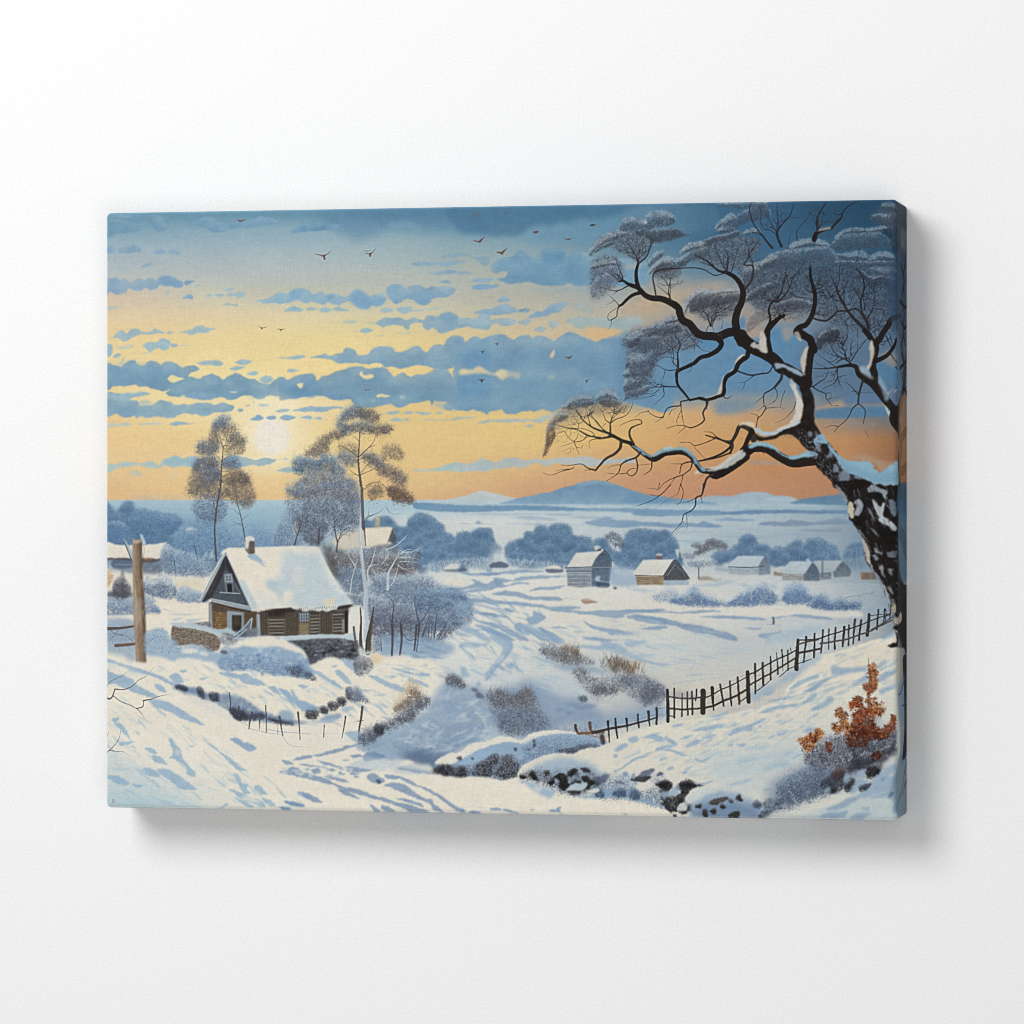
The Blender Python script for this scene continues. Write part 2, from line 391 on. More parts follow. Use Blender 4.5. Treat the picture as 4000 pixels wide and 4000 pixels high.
# ---- cloud banks, left
view(400, 760)
for s in ("34,250 130,235 240,242 300,250 430,238 480,300 500,345 590,345 612,290 572,240 640,220 480,200 200,190 34,180",
          "34,250 200,235 330,265 450,280 340,320 345,350 240,375 130,372 60,415 34,430"):
    cloud(s, (108,156,190), .75, soft=2)
cloud("820,280 900,240 980,215 1060,235 1120,270 1200,285 1330,272 1420,232 1520,205 1620,235 1675,268 1600,288 1480,300 1380,325 1290,318 1180,345 1120,365 1020,355 975,320 900,305", (112,160,196), .9)
cloud("1755,368 1810,335 1900,290 2000,285 2100,300 2200,290 2250,300 2200,340 2080,345 1950,355 1850,368", (112,162,198), .85)
cloud("615,410 650,355 690,340 730,360 765,385 850,375 945,375 930,395 820,400 720,412", (128,168,198), .8)
for s in ("34,505 90,505 135,530 110,560 34,562", "160,555 175,510 240,500 300,488 350,510 380,545 320,552 230,560",
          "475,553 520,530 570,525 592,560 530,564", "613,557 640,530 690,524 732,550 700,566 650,566"):
    cloud(s, (132,170,204))
for s in ("745,552 850,545 985,538 960,552 800,558", "34,722 150,705 262,698 250,720 100,735 34,747", "34,1060 80,1062 130,1066 205,1060 150,1076 90,1086 34,1088", "585,935 620,915 648,935 610,948"):
    cloud(s, (160,188,204), .65, soft=1.5)
cloud("365,682 400,665 462,648 467,672 420,686", (140,178,206))
cloud("34,815 80,800 130,792 168,822 200,800 240,822 268,845 310,810 350,797 395,817 430,796 480,800 512,816 540,790 600,772 670,785 720,815 758,840 752,880 700,886 650,866 590,870 540,862 520,886 460,913 400,886 370,912 300,906 250,890 220,932 160,946 110,936 70,916 34,965", (134,172,206))
fill("530,800 600,778 670,790 740,840 740,875 690,880 650,862 580,860", (122,164,204), .6, soft=3)
cloud("770,837 800,815 872,825 830,846 790,862"); cloud("870,862 922,857 900,869 870,870", CP)
cloud("745,992 790,965 812,947 848,955 850,986 800,987", (124,172,214))
for s in ("975,963 1000,947 1037,960 1010,972", "1065,959 1080,942 1142,945 1137,963 1090,970", "1150,912 1190,895 1242,890 1220,912 1160,917",
          "1175,946 1220,930 1250,945 1285,921 1332,930 1342,961 1290,977 1250,962 1200,967", "1130,1046 1180,1030 1230,1041 1287,1040 1270,1054 1200,1050",
          "605,1302 640,1290 657,1306 615,1314", "1715,1102 1760,1085 1795,1064 1850,1080 1892,1096 1830,1112 1770,1107"):
    cloud(s, (146,188,212), .85)
cloud("34,1352 100,1346 140,1306 190,1287 240,1312 270,1275 330,1274 380,1302 450,1302 490,1269 540,1286 592,1302 540,1317 460,1330 380,1326 300,1347 250,1372 200,1393 150,1366 100,1357", (156,188,206))
cloud("720,1307 780,1290 850,1276 880,1255 940,1241 990,1263 1075,1272 1030,1287 980,1307 900,1313 832,1332 790,1310", (158,192,208))
view(400, 1300)
for s in ("34,115 85,120 97,170 82,217 34,222", "385,122 430,95 500,100 540,65 590,54 640,85 647,121 600,171 560,166 520,150 460,184 420,167",
          "650,117 690,104 712,130 670,141", "100,227 140,195 177,215 140,242"):
    cloud(s, (148,186,210))
for s in ("130,142 200,130 260,119 302,135 240,152 180,152", "345,200 430,190 480,195 400,206", "270,195 310,185 300,200", "690,125 840,118 790,132", "160,300 200,240 215,235 190,290"):
    cloud(s, (176,196,204), .6, soft=1.4)
cloud("34,300 90,303 140,310 180,327 220,285 300,264 330,302 390,317 430,275 475,261 530,287 555,312 590,279 660,285 710,302 750,332 810,309 870,315 915,352 850,372 820,386 810,417 850,420 920,442 960,405 1030,387 1090,410 1140,442 1200,405 1260,382 1320,410 1390,442 1440,440 1500,472 1580,490 1620,450 1660,420 1710,419 1740,447 1800,436 1860,405 2000,395 2010,600 1870,606 1830,632 1750,617 1680,610 1600,602 1540,607 1520,632 1450,622 1400,602 1320,602 1240,632 1180,632 1150,612 1060,617 1020,637 950,634 870,627 800,612 760,592 720,612 640,597 600,567 640,547 560,550 480,532 430,512 360,512 300,492 240,507 150,507 100,512 34,532", CM)
fill("60,330 300,300 520,330 760,350 780,400 540,420 300,440 60,420", (130,172,206), .6, soft=8, rough=6)
fill("620,520 740,470 860,440 980,500 760,560 800,600 660,580", (148,186,206), .5, soft=5, rough=4)
fill("770,590 850,560 1000,580 1100,600 1000,625 880,622", (140,180,212), .6, soft=4, rough=4)
fill("612,432 640,405 662,397 700,416 768,430 720,456 660,472 630,455", (240,222,164), .95, soft=.8, rough=1.5)
fill("1195,562 1250,558 1278,566 1240,575", (216,216,206), .8, soft=1)
fill("560,330 590,285 640,290 700,320 690,360 620,372 560,360", (146,184,212), .4, soft=4)
fill("1270,600 1400,600 1480,585 1540,590 1530,628 1440,622 1360,602", (112,160,202), .6, soft=3)
cloud("34,582 100,570 200,576 300,576 370,559 447,580 380,596 300,606 250,627 290,641 350,661 340,681 420,692 460,686 520,655 570,641 640,656 680,681 760,671 830,681 900,660 990,666 1050,681 1110,662 1180,671 1232,690 1243,721 1200,747 1120,751 1060,756 1000,781 940,787 890,771 840,776 800,766 750,771 700,787 650,802 560,796 500,786 430,802 370,791 320,806 290,786 230,806 170,791 130,766 34,791", (128,172,204))
fill("34,585 200,580 360,565 430,582 280,604 240,628 34,640", (158,194,210), .7, soft=3, rough=3)
fill("350,660 390,640 440,645 460,665 430,690 370,690", (166,194,206), .7, soft=2, rough=2)
fill("320,800 430,780 600,770 700,768 690,790 640,803 500,792", (164,186,212), .6, soft=3, rough=3)
for s in ("34,862 90,850 150,856 200,850 292,865 240,886 150,882 80,891 34,891", "320,862 420,850 592,855 500,871 380,872"):
    cloud(s, (178,198,204), .75, soft=1.3)
cloud("638,861 700,845 780,848 877,855 800,867 720,876 680,882", (140,182,214))
for s in ("1270,731 1300,717 1332,732 1295,747", "1345,686 1392,675 1380,697", "1463,681 1520,669 1583,682 1530,699 1480,693", "1420,656 1436,649 1433,672",
          "1393,812 1440,795 1470,777 1522,810 1480,829 1420,827", "1545,802 1590,785 1643,795 1620,821 1570,822", "1683,802 1720,777 1770,785 1828,796 1780,816 1720,827", "1850,805 1960,795 1950,812"):
    cloud(s, (138,178,212))
for s in ("890,291 990,270 1090,267 1142,295 1090,316 1000,312", "1250,291 1300,264 1370,264 1412,280 1350,306", "1193,342 1250,322 1342,319 1300,347 1240,357", "1360,387 1410,369 1472,386 1430,412",
          "1475,442 1530,409 1590,420 1612,450 1550,477 1500,466", "1738,361 1780,341 1857,355 1790,381", "1640,246 1760,235 1850,214 1922,230 1830,257 1760,252"):
    cloud(s, (148,188,212), .9)
cloud("34,1272 90,1234 130,1250 180,1230 280,1214 340,1241 420,1220 480,1215 540,1250 570,1205 640,1185 700,1161 760,1196 820,1171 905,1180 905,1250 820,1267 760,1251 680,1270 600,1251 540,1277 440,1272 350,1256 250,1267 150,1272 90,1302 34,1312", (172,202,210), .9)
fill("570,1205 640,1185 700,1162 760,1196 820,1172 905,1180 905,1240 820,1260 700,1262 600,1245", (156,194,212), .8, soft=2)
cloud("1150,1210 1250,1160 1350,1170 1440,1202 1520,1174 1600,1185 1655,1200 1580,1241 1500,1262 1420,1246 1350,1262 1250,1272", (152,190,210), .9)
for s in ("1690,1191 1725,1179 1762,1190 1720,1209", "1640,1302 1720,1270 1800,1270 1900,1302 1850,1322 1700,1317"): cloud(s, (150,190,208), .85)
cloud("240,1322 330,1309 395,1341 330,1352", (186,202,202), .7, soft=1.5); cloud("640,1340 720,1322 650,1362", (196,202,196), .5, soft=1.5)

# ---- cloud banks, middle
view(1100, 760)
cloud("85,371 140,320 200,285 290,264 380,275 500,290 562,286 520,316 440,341 350,346 230,357", (108,158,196))
for s in ("1240,591 1350,575 1500,569 1655,576 1560,592 1400,592",): cloud(s, (150,180,196), .6, soft=2)
cloud("1515,592 1580,565 1640,560 1760,576 1850,601 1950,590 1950,670 1885,672 1850,641 1800,601 1700,592", (114,160,196), .8)
for s in ("1215,656 1330,645 1500,645 1620,629 1700,629 1765,645 1640,666 1520,674 1350,676 1260,677", "1385,751 1500,735 1590,719 1655,735 1580,757 1480,757", "1670,736 1720,729 1795,746 1700,754",
          "1488,837 1540,811 1593,820 1580,842", "1785,812 1880,800 1960,795 1960,827 1860,827", "1795,882 1870,859 1960,855 1960,902 1850,902"):
    cloud(s, (126,168,204), .9)
cloud("-30,945 60,945 90,910 150,894 220,895 270,915 296,952 340,925 390,924 420,951 470,945 540,950 592,972 630,955 680,915 730,907 790,935 832,967 880,945 950,945 987,990 960,1041 900,1062 850,1046 820,1082 760,1087 700,1062 680,1031 620,1012 540,1047 490,1036 440,1021 390,1042 330,1026 290,1011 230,1032 180,1011 130,1001 80,1021 -30,1030", (138,180,212))
cloud("-240,1007 -170,995 -90,960 -40,935 10,935 60,960 60,1010 0,1037 -90,1026 -130,1037", (146,188,212))
fill("640,990 690,925 740,918 800,960 860,1000 960,980 960,1030 860,1040 800,1075 700,1050", (124,170,208), .75, soft=4, rough=3)
fill("80,930 160,905 190,960 140,1000 90,985", (124,172,210), .6, soft=3); fill("430,955 490,950 480,1000 430,1000", (120,168,208), .6, soft=2)
cloud("988,902 1030,865 1080,847 1140,865 1175,896 1220,865 1280,854 1340,880 1370,896 1430,870 1500,879 1580,875 1645,906 1620,937 1560,972 1480,977 1420,987 1400,1022 1340,1052 1280,1037 1240,1002 1180,992 1120,1017 1080,1032 1040,1002 1000,962", (124,168,204))
fill("1000,890 1080,855 1140,880 1170,960 1100,1010 1040,980", (140,182,212), .55, soft=4)
for s in ("18,1107 60,1080 110,1064 192,1085 170,1110 100,1107", "225,1096 270,1064 330,1085 350,1096 410,1069 462,1085 450,1107 400,1117 330,1092", "478,1086 530,1061 580,1080 643,1096 560,1107",
          "935,1096 980,1074 1053,1085 1030,1112 980,1122", "1078,1086 1130,1064 1220,1069 1240,1096 1335,1085 1330,1107 1220,1107 1170,1132 1120,1117", "738,1292 790,1269 865,1285 800,1312"):
    cloud(s, (146,186,208), .88)
for s in ("1370,1087 1430,1075 1523,1064 1480,1087 1400,1097", "575,1207 640,1189 725,1200 650,1222", "738,1214 885,1204 860,1220", "670,1295 705,1290 700,1302", "890,1340 950,1328 960,1342", "1060,1310 1230,1305 1150,1316"):
    cloud(s, (170,196,200), .7, soft=1.2)
cloud("888,1217 940,1180 1010,1167 1120,1169 1180,1186 1240,1164 1300,1180 1340,1186 1370,1150 1430,1144 1490,1166 1500,1140 1560,1114 1610,1119 1660,1151 1680,1181 1740,1164 1800,1186 1860,1160 1880,1120 1960,1100 1960,1277 1870,1262 1800,1272 1760,1252 1680,1262 1590,1287 1560,1307 1500,1312 1460,1277 1420,1256 1390,1282 1340,1262 1320,1216 1250,1215 1210,1241 1200,1282 1160,1272 1140,1246 1060,1236 990,1242 950,1257", (138,176,204))
fill("1480,1160 1560,1120 1640,1140 1670,1190 1560,1210", (124,166,200), .7, soft=3)

view(1100, 1300)
# warm glow low between the banks
fill("0,560 300,560 650,640 700,720 400,760 0,760", (250,232,190), .45, soft=14)
cloud("270,237 330,215 400,204 450,221 520,199 570,196 590,165 640,149 690,165 720,206 770,216 820,206 850,160 910,134 980,129 1040,145 1080,181 1140,186 1190,165 1230,134 1290,134 1330,165 1370,191 1410,140 1470,114 1530,125 1550,75 1600,40 1660,31 1710,55 1735,97 1780,54 1830,41 1890,60 1960,70 1960,352 1880,337 1830,347 1800,372 1740,352 1680,347 1660,312 1600,342 1520,352 1460,347 1380,322 1300,307 1240,312 1180,332 1120,347 1060,322 980,327 950,302 880,297 820,302 760,297 700,287 640,287 560,292 500,282 470,257 400,247", (122,166,202))
for s in ("850,165 910,138 980,132 1040,148 1080,185 960,200 870,200", "1180,175 1230,138 1290,138 1330,170 1360,200 1240,195", "1420,150 1470,120 1530,130 1520,200 1440,190"):
    fill(s, (150,184,208), .5, soft=4)
fill("1650,320 1670,260 1692,222 1722,290 1708,345 1668,335", (226,208,172), .9, soft=2, rough=2)
cloud("-20,432 60,446 130,414 200,399 260,399 300,431 340,452 380,409 440,405 500,374 560,359 610,344 680,319 740,325 820,341 900,334 970,334 1020,370 1060,417 1110,389 1160,384 1210,422 1270,399 1340,399 1390,379 1430,359 1500,344 1560,355 1600,401 1635,478 1660,430 1720,404 1800,394 1960,389 1960,747 1870,737 1810,717 1760,737 1700,727 1640,712 1590,737 1540,722 1520,692 1560,657 1450,652 1420,692 1400,642 1330,652 1280,662 1220,667 1170,692 1100,707 1040,677 980,682 900,702 830,712 760,717 700,707 680,682 650,632 560,637 480,632 400,602 320,592 250,602 150,617 60,632 -20,627", CM)
for s in ("620,350 680,323 740,328 800,350 700,380", "900,338 970,338 1020,380 1050,420 960,400", "1400,375 1500,350 1560,362 1600,410 1480,400", "700,600 900,630 1100,620 1300,600 1200,660 1050,670 850,690 720,690"):
    fill(s, (144,182,208), .5, soft=5)
fill("100,600 300,560 600,600 640,630 400,600 200,610", (108,158,204), .5, soft=4)
for s in ("730,387 762,368 780,401 830,394 872,394 862,430 800,442 760,421", "888,602 940,581 1027,600 980,612", "148,491 200,474 197,516 175,527", "830,302 870,289 942,300 932,326 870,327"):
    fill(s, (240,220,168), .95, soft=.8, rough=2, rs=5)
for s in ("1110,602 1150,589 1172,620 1130,632", "845,641 887,634 870,662"): fill(s, (190,204,196), .6, soft=1.5)
fill("1420,680 1500,660 1640,690 1650,730 1560,730 1500,715", (160,186,206), .6, soft=3, rough=3)
for s in ("100,737 200,705 300,696 420,700 563,699 573,716 480,727 420,747 320,747 240,747 170,747", "-60,735 30,712 80,720 40,752 -40,752"):
    cloud(s, (138,180,212))
for s in ("0,792 40,774 90,790 138,796 110,817 50,827 -20,812", "165,802 230,787 293,795 280,817 200,814", "303,807 350,794 383,806 350,820"): cloud(s, (150,186,214), .9)
for s in ("980,767 1060,740 1125,755 1040,772", "1140,757 1230,739 1243,760 1180,767", "1250,757 1320,748 1413,760 1380,774 1300,770", "1430,757 1525,754 1500,767",
          "1023,827 1080,807 1143,826 1110,842", "1153,822 1180,804 1203,820 1180,832"): cloud(s, (156,188,204), .9, rough=1.6)
for s in ("1278,830 1400,815 1560,818 1680,800 1865,795 1720,817 1600,832 1450,827", "1850,852 1960,818 1960,850", "400,812 440,808 430,825", "900,775 970,765 940,780"): cloud(s, (168,190,196), .75)
cloud("1220,1302 1400,1285 1500,1264 1560,1239 1640,1224 1720,1246 1760,1262 1820,1234 1870,1214 1960,1225 1960,1300 1800,1302 1660,1312 1550,1302 1400,1307", (172,200,208), .92)

# ---- cloud banks, right
view(1800, 760)
cloud("285,682 320,640 400,604 480,590 530,549 580,539 640,570 700,602 750,560 790,529 860,519 930,524 980,562 1010,592 1060,560 1130,545 1200,562 1260,600 1500,600 1750,640 1750,860 1400,862 1240,852 1100,872 1040,842 950,862 860,867 780,862 700,852 640,824 560,842 480,852 400,832 350,802 420,782 442,740 400,729 330,747 290,732", (112,160,196))
fill("760,560 860,525 930,530 980,580 960,640 800,660", (98,150,192), .6, soft=5)
fill("640,580 660,555 740,560 750,600 690,600", (150,176,190), .6, soft=2)
fill("0,612 60,592 140,590 170,640 240,662 300,700 380,760 400,780 200,790 0,730", (186,186,172), .35, soft=6)
for s in ("105,872 180,854 260,860 353,854 340,877 250,892 160,897", "145,812 260,799 335,810 240,822 160,827", "-20,737 80,735 95,750 -20,752", "345,1002 400,964 473,1000 440,1017 370,1014"):
    cloud(s, (128,172,212), .85)
for s in ("125,1122 200,1089 290,1080 340,1054 420,1039 480,1066 540,1086 623,1079 643,1112 520,1117 400,1132 300,1142 200,1132", "635,1162 700,1120 780,1095 830,1049 900,1029 1005,1029 960,1082 940,1112 860,1122 800,1152 700,1167"):
    cloud(s, (132,172,206), .9)
cloud("-20,1167 100,1179 200,1159 260,1191 340,1180 440,1169 523,1200 470,1237 400,1247 330,1226 260,1262 200,1277 140,1262 80,1236 -20,1226", (150,182,204), .9)
for s in ("530,1207 600,1179 663,1190 620,1232 550,1227", "818,1217 860,1199 923,1210 900,1252 860,1262", "690,1282 740,1249 803,1266 790,1302 750,1307"): cloud(s, (150,180,200), .8)
cloud("990,1192 1100,1160 1250,1159 1400,1170 1600,1160 1700,1150 1700,1230 1500,1285 1300,1252 1200,1267 1100,1262", (156,182,192), .85, soft=2)
for s in ("620,907 900,895 1200,879 1255,900 900,917", "1000,1052 1150,1039 1253,1090 1220,1132 1130,1092"): cloud(s, (148,174,194), .6, soft=3)
fill("1180,985 1400,1000 1600,1000 1600,1060 1400,1080 1200,1040", (180,184,184), .4, soft=5)
# big slate-blue mass
view(1800, 1300)
cloud("-70,70 -20,60 0,66 40,97 70,112 100,60 150,44 200,76 260,39 330,19 410,20 470,56 510,72 560,29 640,30 680,61 740,34 820,45 880,82 930,39 1000,-1 1080,10 1140,41 1220,71 1280,87 1330,60 1420,40 1500,0 1640,-30 1800,-60 2000,-60 2000,700 1750,700 1600,660 1420,650 1250,680 1000,692 900,742 830,742 760,722 700,742 640,742 580,742 520,767 440,772 400,747 380,722 300,737 220,727 150,742 90,722 -20,737 -60,700 -20,560 -70,420 -60,300 -20,200", (112,160,198))
for s in ("-60,200 0,90 60,110 150,52 200,82 260,48 340,26 420,30 470,70 380,110 250,130 150,150", "560,60 640,38 700,70 820,55 900,90 1000,40 1100,40 1200,90 1000,140 700,130", "560,340 700,320 900,370 1100,350 1150,420 960,460 800,440 600,430", "0,640 200,600 400,640 600,660 500,720 300,720 100,715", "640,690 800,640 950,660 1100,640 1300,650 1200,690 900,730 700,720"):
    fill(s, (144,178,202), .5, soft=7, rough=6)
fill("-10,345 50,345 110,346 170,320 230,349 310,386 360,359 400,349 470,370 560,385 540,430 470,420 430,422 390,450 340,416 280,391 180,386 100,391 -10,402", (228,208,168), .9, soft=2, rough=2)
fill("830,410 870,405 880,430 830,440", (200,196,180), .5, soft=2); fill("842,232 860,190 882,165 890,200 870,240", (226,196,172), .9, soft=.8)
fill("430,370 560,350 620,400 540,440 470,430", (140,172,196), .5, soft=3)
cloud("150,852 260,829 400,815 560,815 700,821 760,789 850,769 940,739 1010,715 960,762 860,802 800,832 740,862 700,842 500,847 300,847", (172,190,196), .85)
cloud("598,887 640,869 693,880 650,897", (168,186,196), .8)
cloud("-20,1232 80,1239 140,1214 200,1184 280,1206 350,1221 420,1184 500,1179 600,1196 700,1190 800,1196 900,1184 1020,1174 1150,1164 1280,1186 1400,1190 1500,1185 1640,1180 1640,1225 1480,1235 1380,1245 1200,1255 1050,1246 900,1236 800,1256 700,1226 640,1252 560,1282 480,1262 400,1282 300,1292 220,1302 120,1292 -20,1307", (178,192,200), .9)
view(1800, 1300)
fill("1500,120 1900,-40 2300,-40 2700,100 2700,420 2300,600 1900,660 1500,640", (104,150,188), .85, soft=14, rough=6)
# cream clearing and blue patches behind the great tree
view(2300, 760)
fill("300,700 380,660 460,650 520,680 480,700 380,715", (176,178,172), .7, soft=3, rough=3)
fill("480,900 700,790 900,800 1000,860 1350,830 1500,900 1500,1340 1200,1340 900,1280 700,1220 480,1060 380,1100 300,1040", (178,166,154), .6, soft=14)
fill("20,1150 150,1110 300,1060 420,1000 520,960 700,940 850,910 1000,880 1100,855 1250,835 1300,860 1100,890 900,960 700,1080 560,1150 400,1120 200,1110", (206,176,142), .6, soft=6, rough=5)
fill("-20,1250 150,1265 290,1280 290,1330 120,1360 80,1388 20,1345 -20,1330", (226,184,134), .75, soft=3, rough=2)
fill("360,1310 560,1230 680,1195 700,1200 560,1270 430,1310", (216,172,134), .8, soft=2)
fill("1040,1360 1120,1370 1200,1400 1300,1350 1360,1350 1420,1449 1040,1449", (88,142,188), .8, soft=3)
fill("1420,1180 1480,1170 1500,1290 1560,1340 1620,1380 1600,1440 1480,1400 1430,1310", (88,136,182), .85, soft=3)
fill("1690,1300 1740,1260 1800,1280 1932,1290 1932,1449 1690,1449", (86,140,186), .9, soft=2, rough=3)
fill("1500,1180 1600,1150 1690,1200 1690,1300 1600,1360 1500,1330", (176,158,146), .8, soft=5)
fill("1700,1200 1800,1150 1932,1160 1932,1270 1800,1260", (176,154,136), .7, soft=4)
view(2800, 1300)
fill("0,-60 250,-60 280,40 430,140 560,230 600,330 560,500 400,560 0,600", (100,148,190), .75, soft=10)
fill("480,-60 760,-60 860,120 850,400 600,300 500,200", (96,146,188), .75, soft=8)
fill("620,-30 720,-30 700,60 640,80", (190,160,140), .6, soft=3); fill("230,-30 420,-30 410,40 300,50", (184,160,144), .6, soft=3)
fill("900,0 1700,0 1760,560 900,600", (96,120,150), .6, soft=16)
fill("1480,280 1740,200 1740,560 1560,480", (84,134,176), .8, soft=6); fill("1540,230 1620,180 1700,230 1700,330 1600,290", (176,148,128), .6, soft=4)
fill("0,600 180,590 400,620 560,640 700,600 900,600 1000,640 800,700 400,720 200,680 0,700", (164,158,152), .6, soft=8)
fill("0,660 200,640 400,655 300,735 180,768 0,770", (126,152,176), .85, soft=5)
fill("930,715 1050,680 1200,635 1215,690 1480,682 1620,672 1620,700 1250,712 1000,722", (196,160,130), .85, soft=3, rough=2)
fill("920,745 1050,712 1250,697 1500,692 1620,698 1640,770 1400,797 1200,806 1000,812 930,802", (86,134,174), .9, soft=2.5, rough=2)
fill("1190,640 1240,600 1480,580 1600,620 1480,660 1220,668", (96,132,176), .7, soft=4)
fill("1240,1192 1350,1149 1450,1170 1550,1202 1700,1232 1700,1302 1550,1322 1480,1232", (184,152,128), .8, soft=3, rough=2)
fill("300,1210 500,1214 720,1240 500,1248 350,1242", (178,156,146), .8, soft=2)
for s in ("1230,862 1300,855 1400,852 1390,868 1250,880", "1410,858 1500,860 1480,880"): fill(s, (150,150,158), .6, soft=1.5)

# ---- the low sun
view(400, 1300)
cx, cy = P("1598,985")[0]
yy, xx = np.mgrid[0:PH, 0:PW + PE].astype(np.float32); dd = np.hypot(xx - cx, (yy - cy) * 1.0)
g = np.exp(-(dd / 78) ** 2)[..., None] * .85
g[int(cy + 75):] *= .4
img += (np.array((250, 240, 214), np.float32) - img) * blur(np.clip(g[..., 0], 0, 1), 4)[..., None] * (img[..., :1] > 180)
fill("1440,620 1600,600 1800,640 1820,720 1700,745 1500,740 1440,700", (248,238,214), .45, soft=9)
a = np.linspace(0, 6.283, 40)[:-1]
fill(np.stack([cx + np.cos(a) * 37, cy + np.sin(a) * 37], 1), (242,232,226), .85, soft=3, rough=1, var=5)
for s in ("1393,812 1440,795 1470,777 1522,810 1480,829 1420,827", "1545,802 1590,785 1643,795 1620,821 1570,822", "1683,802 1720,777 1770,785 1828,796 1780,816 1720,827"): cloud(s, (140,180,212))
# ---- birds
BR = (112,74,66)
def bird(s, l, c, r, w=9, col=BR):
    stroke("%s %s" % (c, l), w, 2, col, .9); stroke("%s %s" % (c, r), w, 2, col, .9)
    x, y = [float(v) for v in c.split(',')]
    stroke("%g,%g %g,%g" % (x, y - w * .3, x + 2, y + w * 1.1), w * 1.5, w, col, .9)
view(1100, 760)
stroke("400,592 360,578 314,569", 15, 4, BR, .9); stroke("405,588 440,566 471,539", 13, 3, BR, .9); stroke("402,582 408,616", 18, 20, (124,76,62), .9)
stroke("838,572 815,566 795,564", 14, 4, BR, .9); stroke("842,568 868,546 894,514", 13, 3, BR, .9); stroke("838,566 838,586", 20, 20, (120,84,74), .9)
stroke("795,544 846,538", 11, 3, (150,110,96), .8)
view(1100, 1300); stroke("792,546 848,538", 12, 3, (140,100,90), .85)
view(1800, 760)
fill("115,440 140,440 168,448 200,425 232,402 205,440 185,466 160,458", (122,80,80), .95, soft=.5, sharp=True)
fill("328,552 352,545 385,548 415,528 448,508 418,545 395,578 370,565", (128,84,80), .95, soft=.5, sharp=True)
fill("680,362 712,352 738,352 730,368 705,378", (118,80,76), .9, soft=.5); fill("1218,296 1245,288 1276,292 1255,306 1235,308", (84,78,70), .95, soft=.4)
fill("975,420 1010,428 1042,418 1030,436 1005,438", (110,86,72), .9, soft=.5); fill("405,184 420,176 434,182 420,192", (128,88,88), .8, soft=.6); fill("130,188 160,182 195,178 160,194 140,198", (140,100,96), .8, soft=.6)
fill("555,1092 580,1098 618,1076 595,1098 570,1106", (96,120,142), .8, soft=.6)
view(400, 760)
fill("1265,246 1300,250 1352,244 1325,262 1300,270 1285,258", (128,92,80), .9, soft=.5)
for l, c, r in (("1474,1246", "1506,1268", "1562,1252"), ("1645,1268", "1685,1284", "1728,1270")):
    bird(0, l, c, r, 9, (116,84,76))
view(1800, 1300)
for l, c, r, w in (("318,106", "345,112", "372,94", 9), ("184,178", "208,188", "236,168", 10), ("166,446", "198,456", "232,444", 14), ("1172,460", "1190,462", "1224,434", 11)):
    bird(0, l, c, r, w, (92,80,88))
fill("960,236 1000,232 1030,234 1062,210 1040,246 1015,254 1000,240", (112,86,66), .95, soft=.5, sharp=True)

# ---- far country: haze, hills, snowfields
H0 = P([(0, 0)])  # noqa
view(0, 0, .483)
gradgrid([200, 500, 780, 900, 1050, 1300, 1550, 1710], [944, 960, 985, 1010, 1050, 1100],
  [[(176,202,216),(180,206,220),(176,202,218),(206,216,220),(206,214,220),(192,208,220),(170,196,212),(120,150,176)],
   [(158,190,212),(164,196,216),(176,204,220),(186,206,220),(188,206,220),(176,200,216),(160,188,208),(112,144,170)],
   [(124,164,198),(150,186,212),(206,214,218),(216,220,220),(206,214,220),(190,204,216),(168,186,202),(116,142,164)],
   [(108,150,188),(142,178,206),(206,214,218),(214,218,220),(204,212,218),(184,200,214),(160,180,198),(112,138,162)],
   [(112,152,188),(140,174,202),(200,210,218),(212,218,220),(204,212,218),(188,202,214),(168,186,202),(116,142,164)],
   [(232,224,216),(230,224,218),(220,222,222),(223,223,221),(226,224,220),(218,218,218),(200,208,214),(124,146,166)]], 0, 944, 4000, 1101)
gradgrid([200, 500, 780, 1050, 1300, 1550, 1660, 1710], [1100, 1160, 1220, 1300, 1400, 1480, 1560],
  [[(232,224,216),(230,224,218),(220,222,222),(226,224,220),(218,218,218),(200,208,214),(160,176,194),(124,146,166)],
   [(234,226,216),(232,226,218),(226,226,222),(226,222,216),(222,218,212),(198,206,214),(156,174,192),(120,142,162)],
   [(236,228,216),(234,228,218),(222,224,224),(222,220,216),(206,212,216),(196,204,212),(180,184,186),(134,148,160)],
   [(238,230,218),(236,228,216),(222,224,224),(196,208,220),(214,208,200),(204,200,194),(176,180,182),(134,146,158)],
   [(238,230,220),(238,230,218),(234,228,220),(226,220,210),(218,212,202),(196,198,198),(160,178,194),(112,136,160)],
   [(222,226,228),(238,230,218),(238,230,218),(234,226,214),(214,212,206),(180,192,202),(150,172,192),(104,132,158)],
   [(204,220,228),(236,230,220),(238,230,218),(232,226,216),(206,208,208),(190,198,204),(166,184,198),(108,136,160)]], 0, 1100.5, 4000, 4000)
nn = noise(PH, PW + PE, 40, 4, 2.5); img[600:] += (nn[600:] * 6)[..., None]
view(1800, 1900)
fill("-260,150 0,98 80,80 150,52 210,44 300,60 400,84 500,110 570,116 450,150 300,172 -260,172", (196,212,224), .9, soft=.8, rough=1, col2=(182,202,218))
fill("380,160 520,118 600,100 720,74 850,52 980,8 1100,-22 1180,-40 1280,-54 1380,-40 1500,-5 1620,40 1700,64 1800,88 1932,104 2060,170 700,172 400,172", (106,152,192), .95, soft=.7, rough=1.2, col2=(132,172,204), var=8, vs=14)
fill("1080,-18 1180,-40 1280,-54 1380,-38 1460,-15 1380,-8 1300,-20 1200,-8 1130,-2", (142,176,204), .7, soft=1.5)
stroke("1640,50 1540,100 1420,150", 6, 2, (160,190,212), .7); stroke("1660,60 1500,150", 10, 3, (140,176,206), .6)
view(2500, 1900)
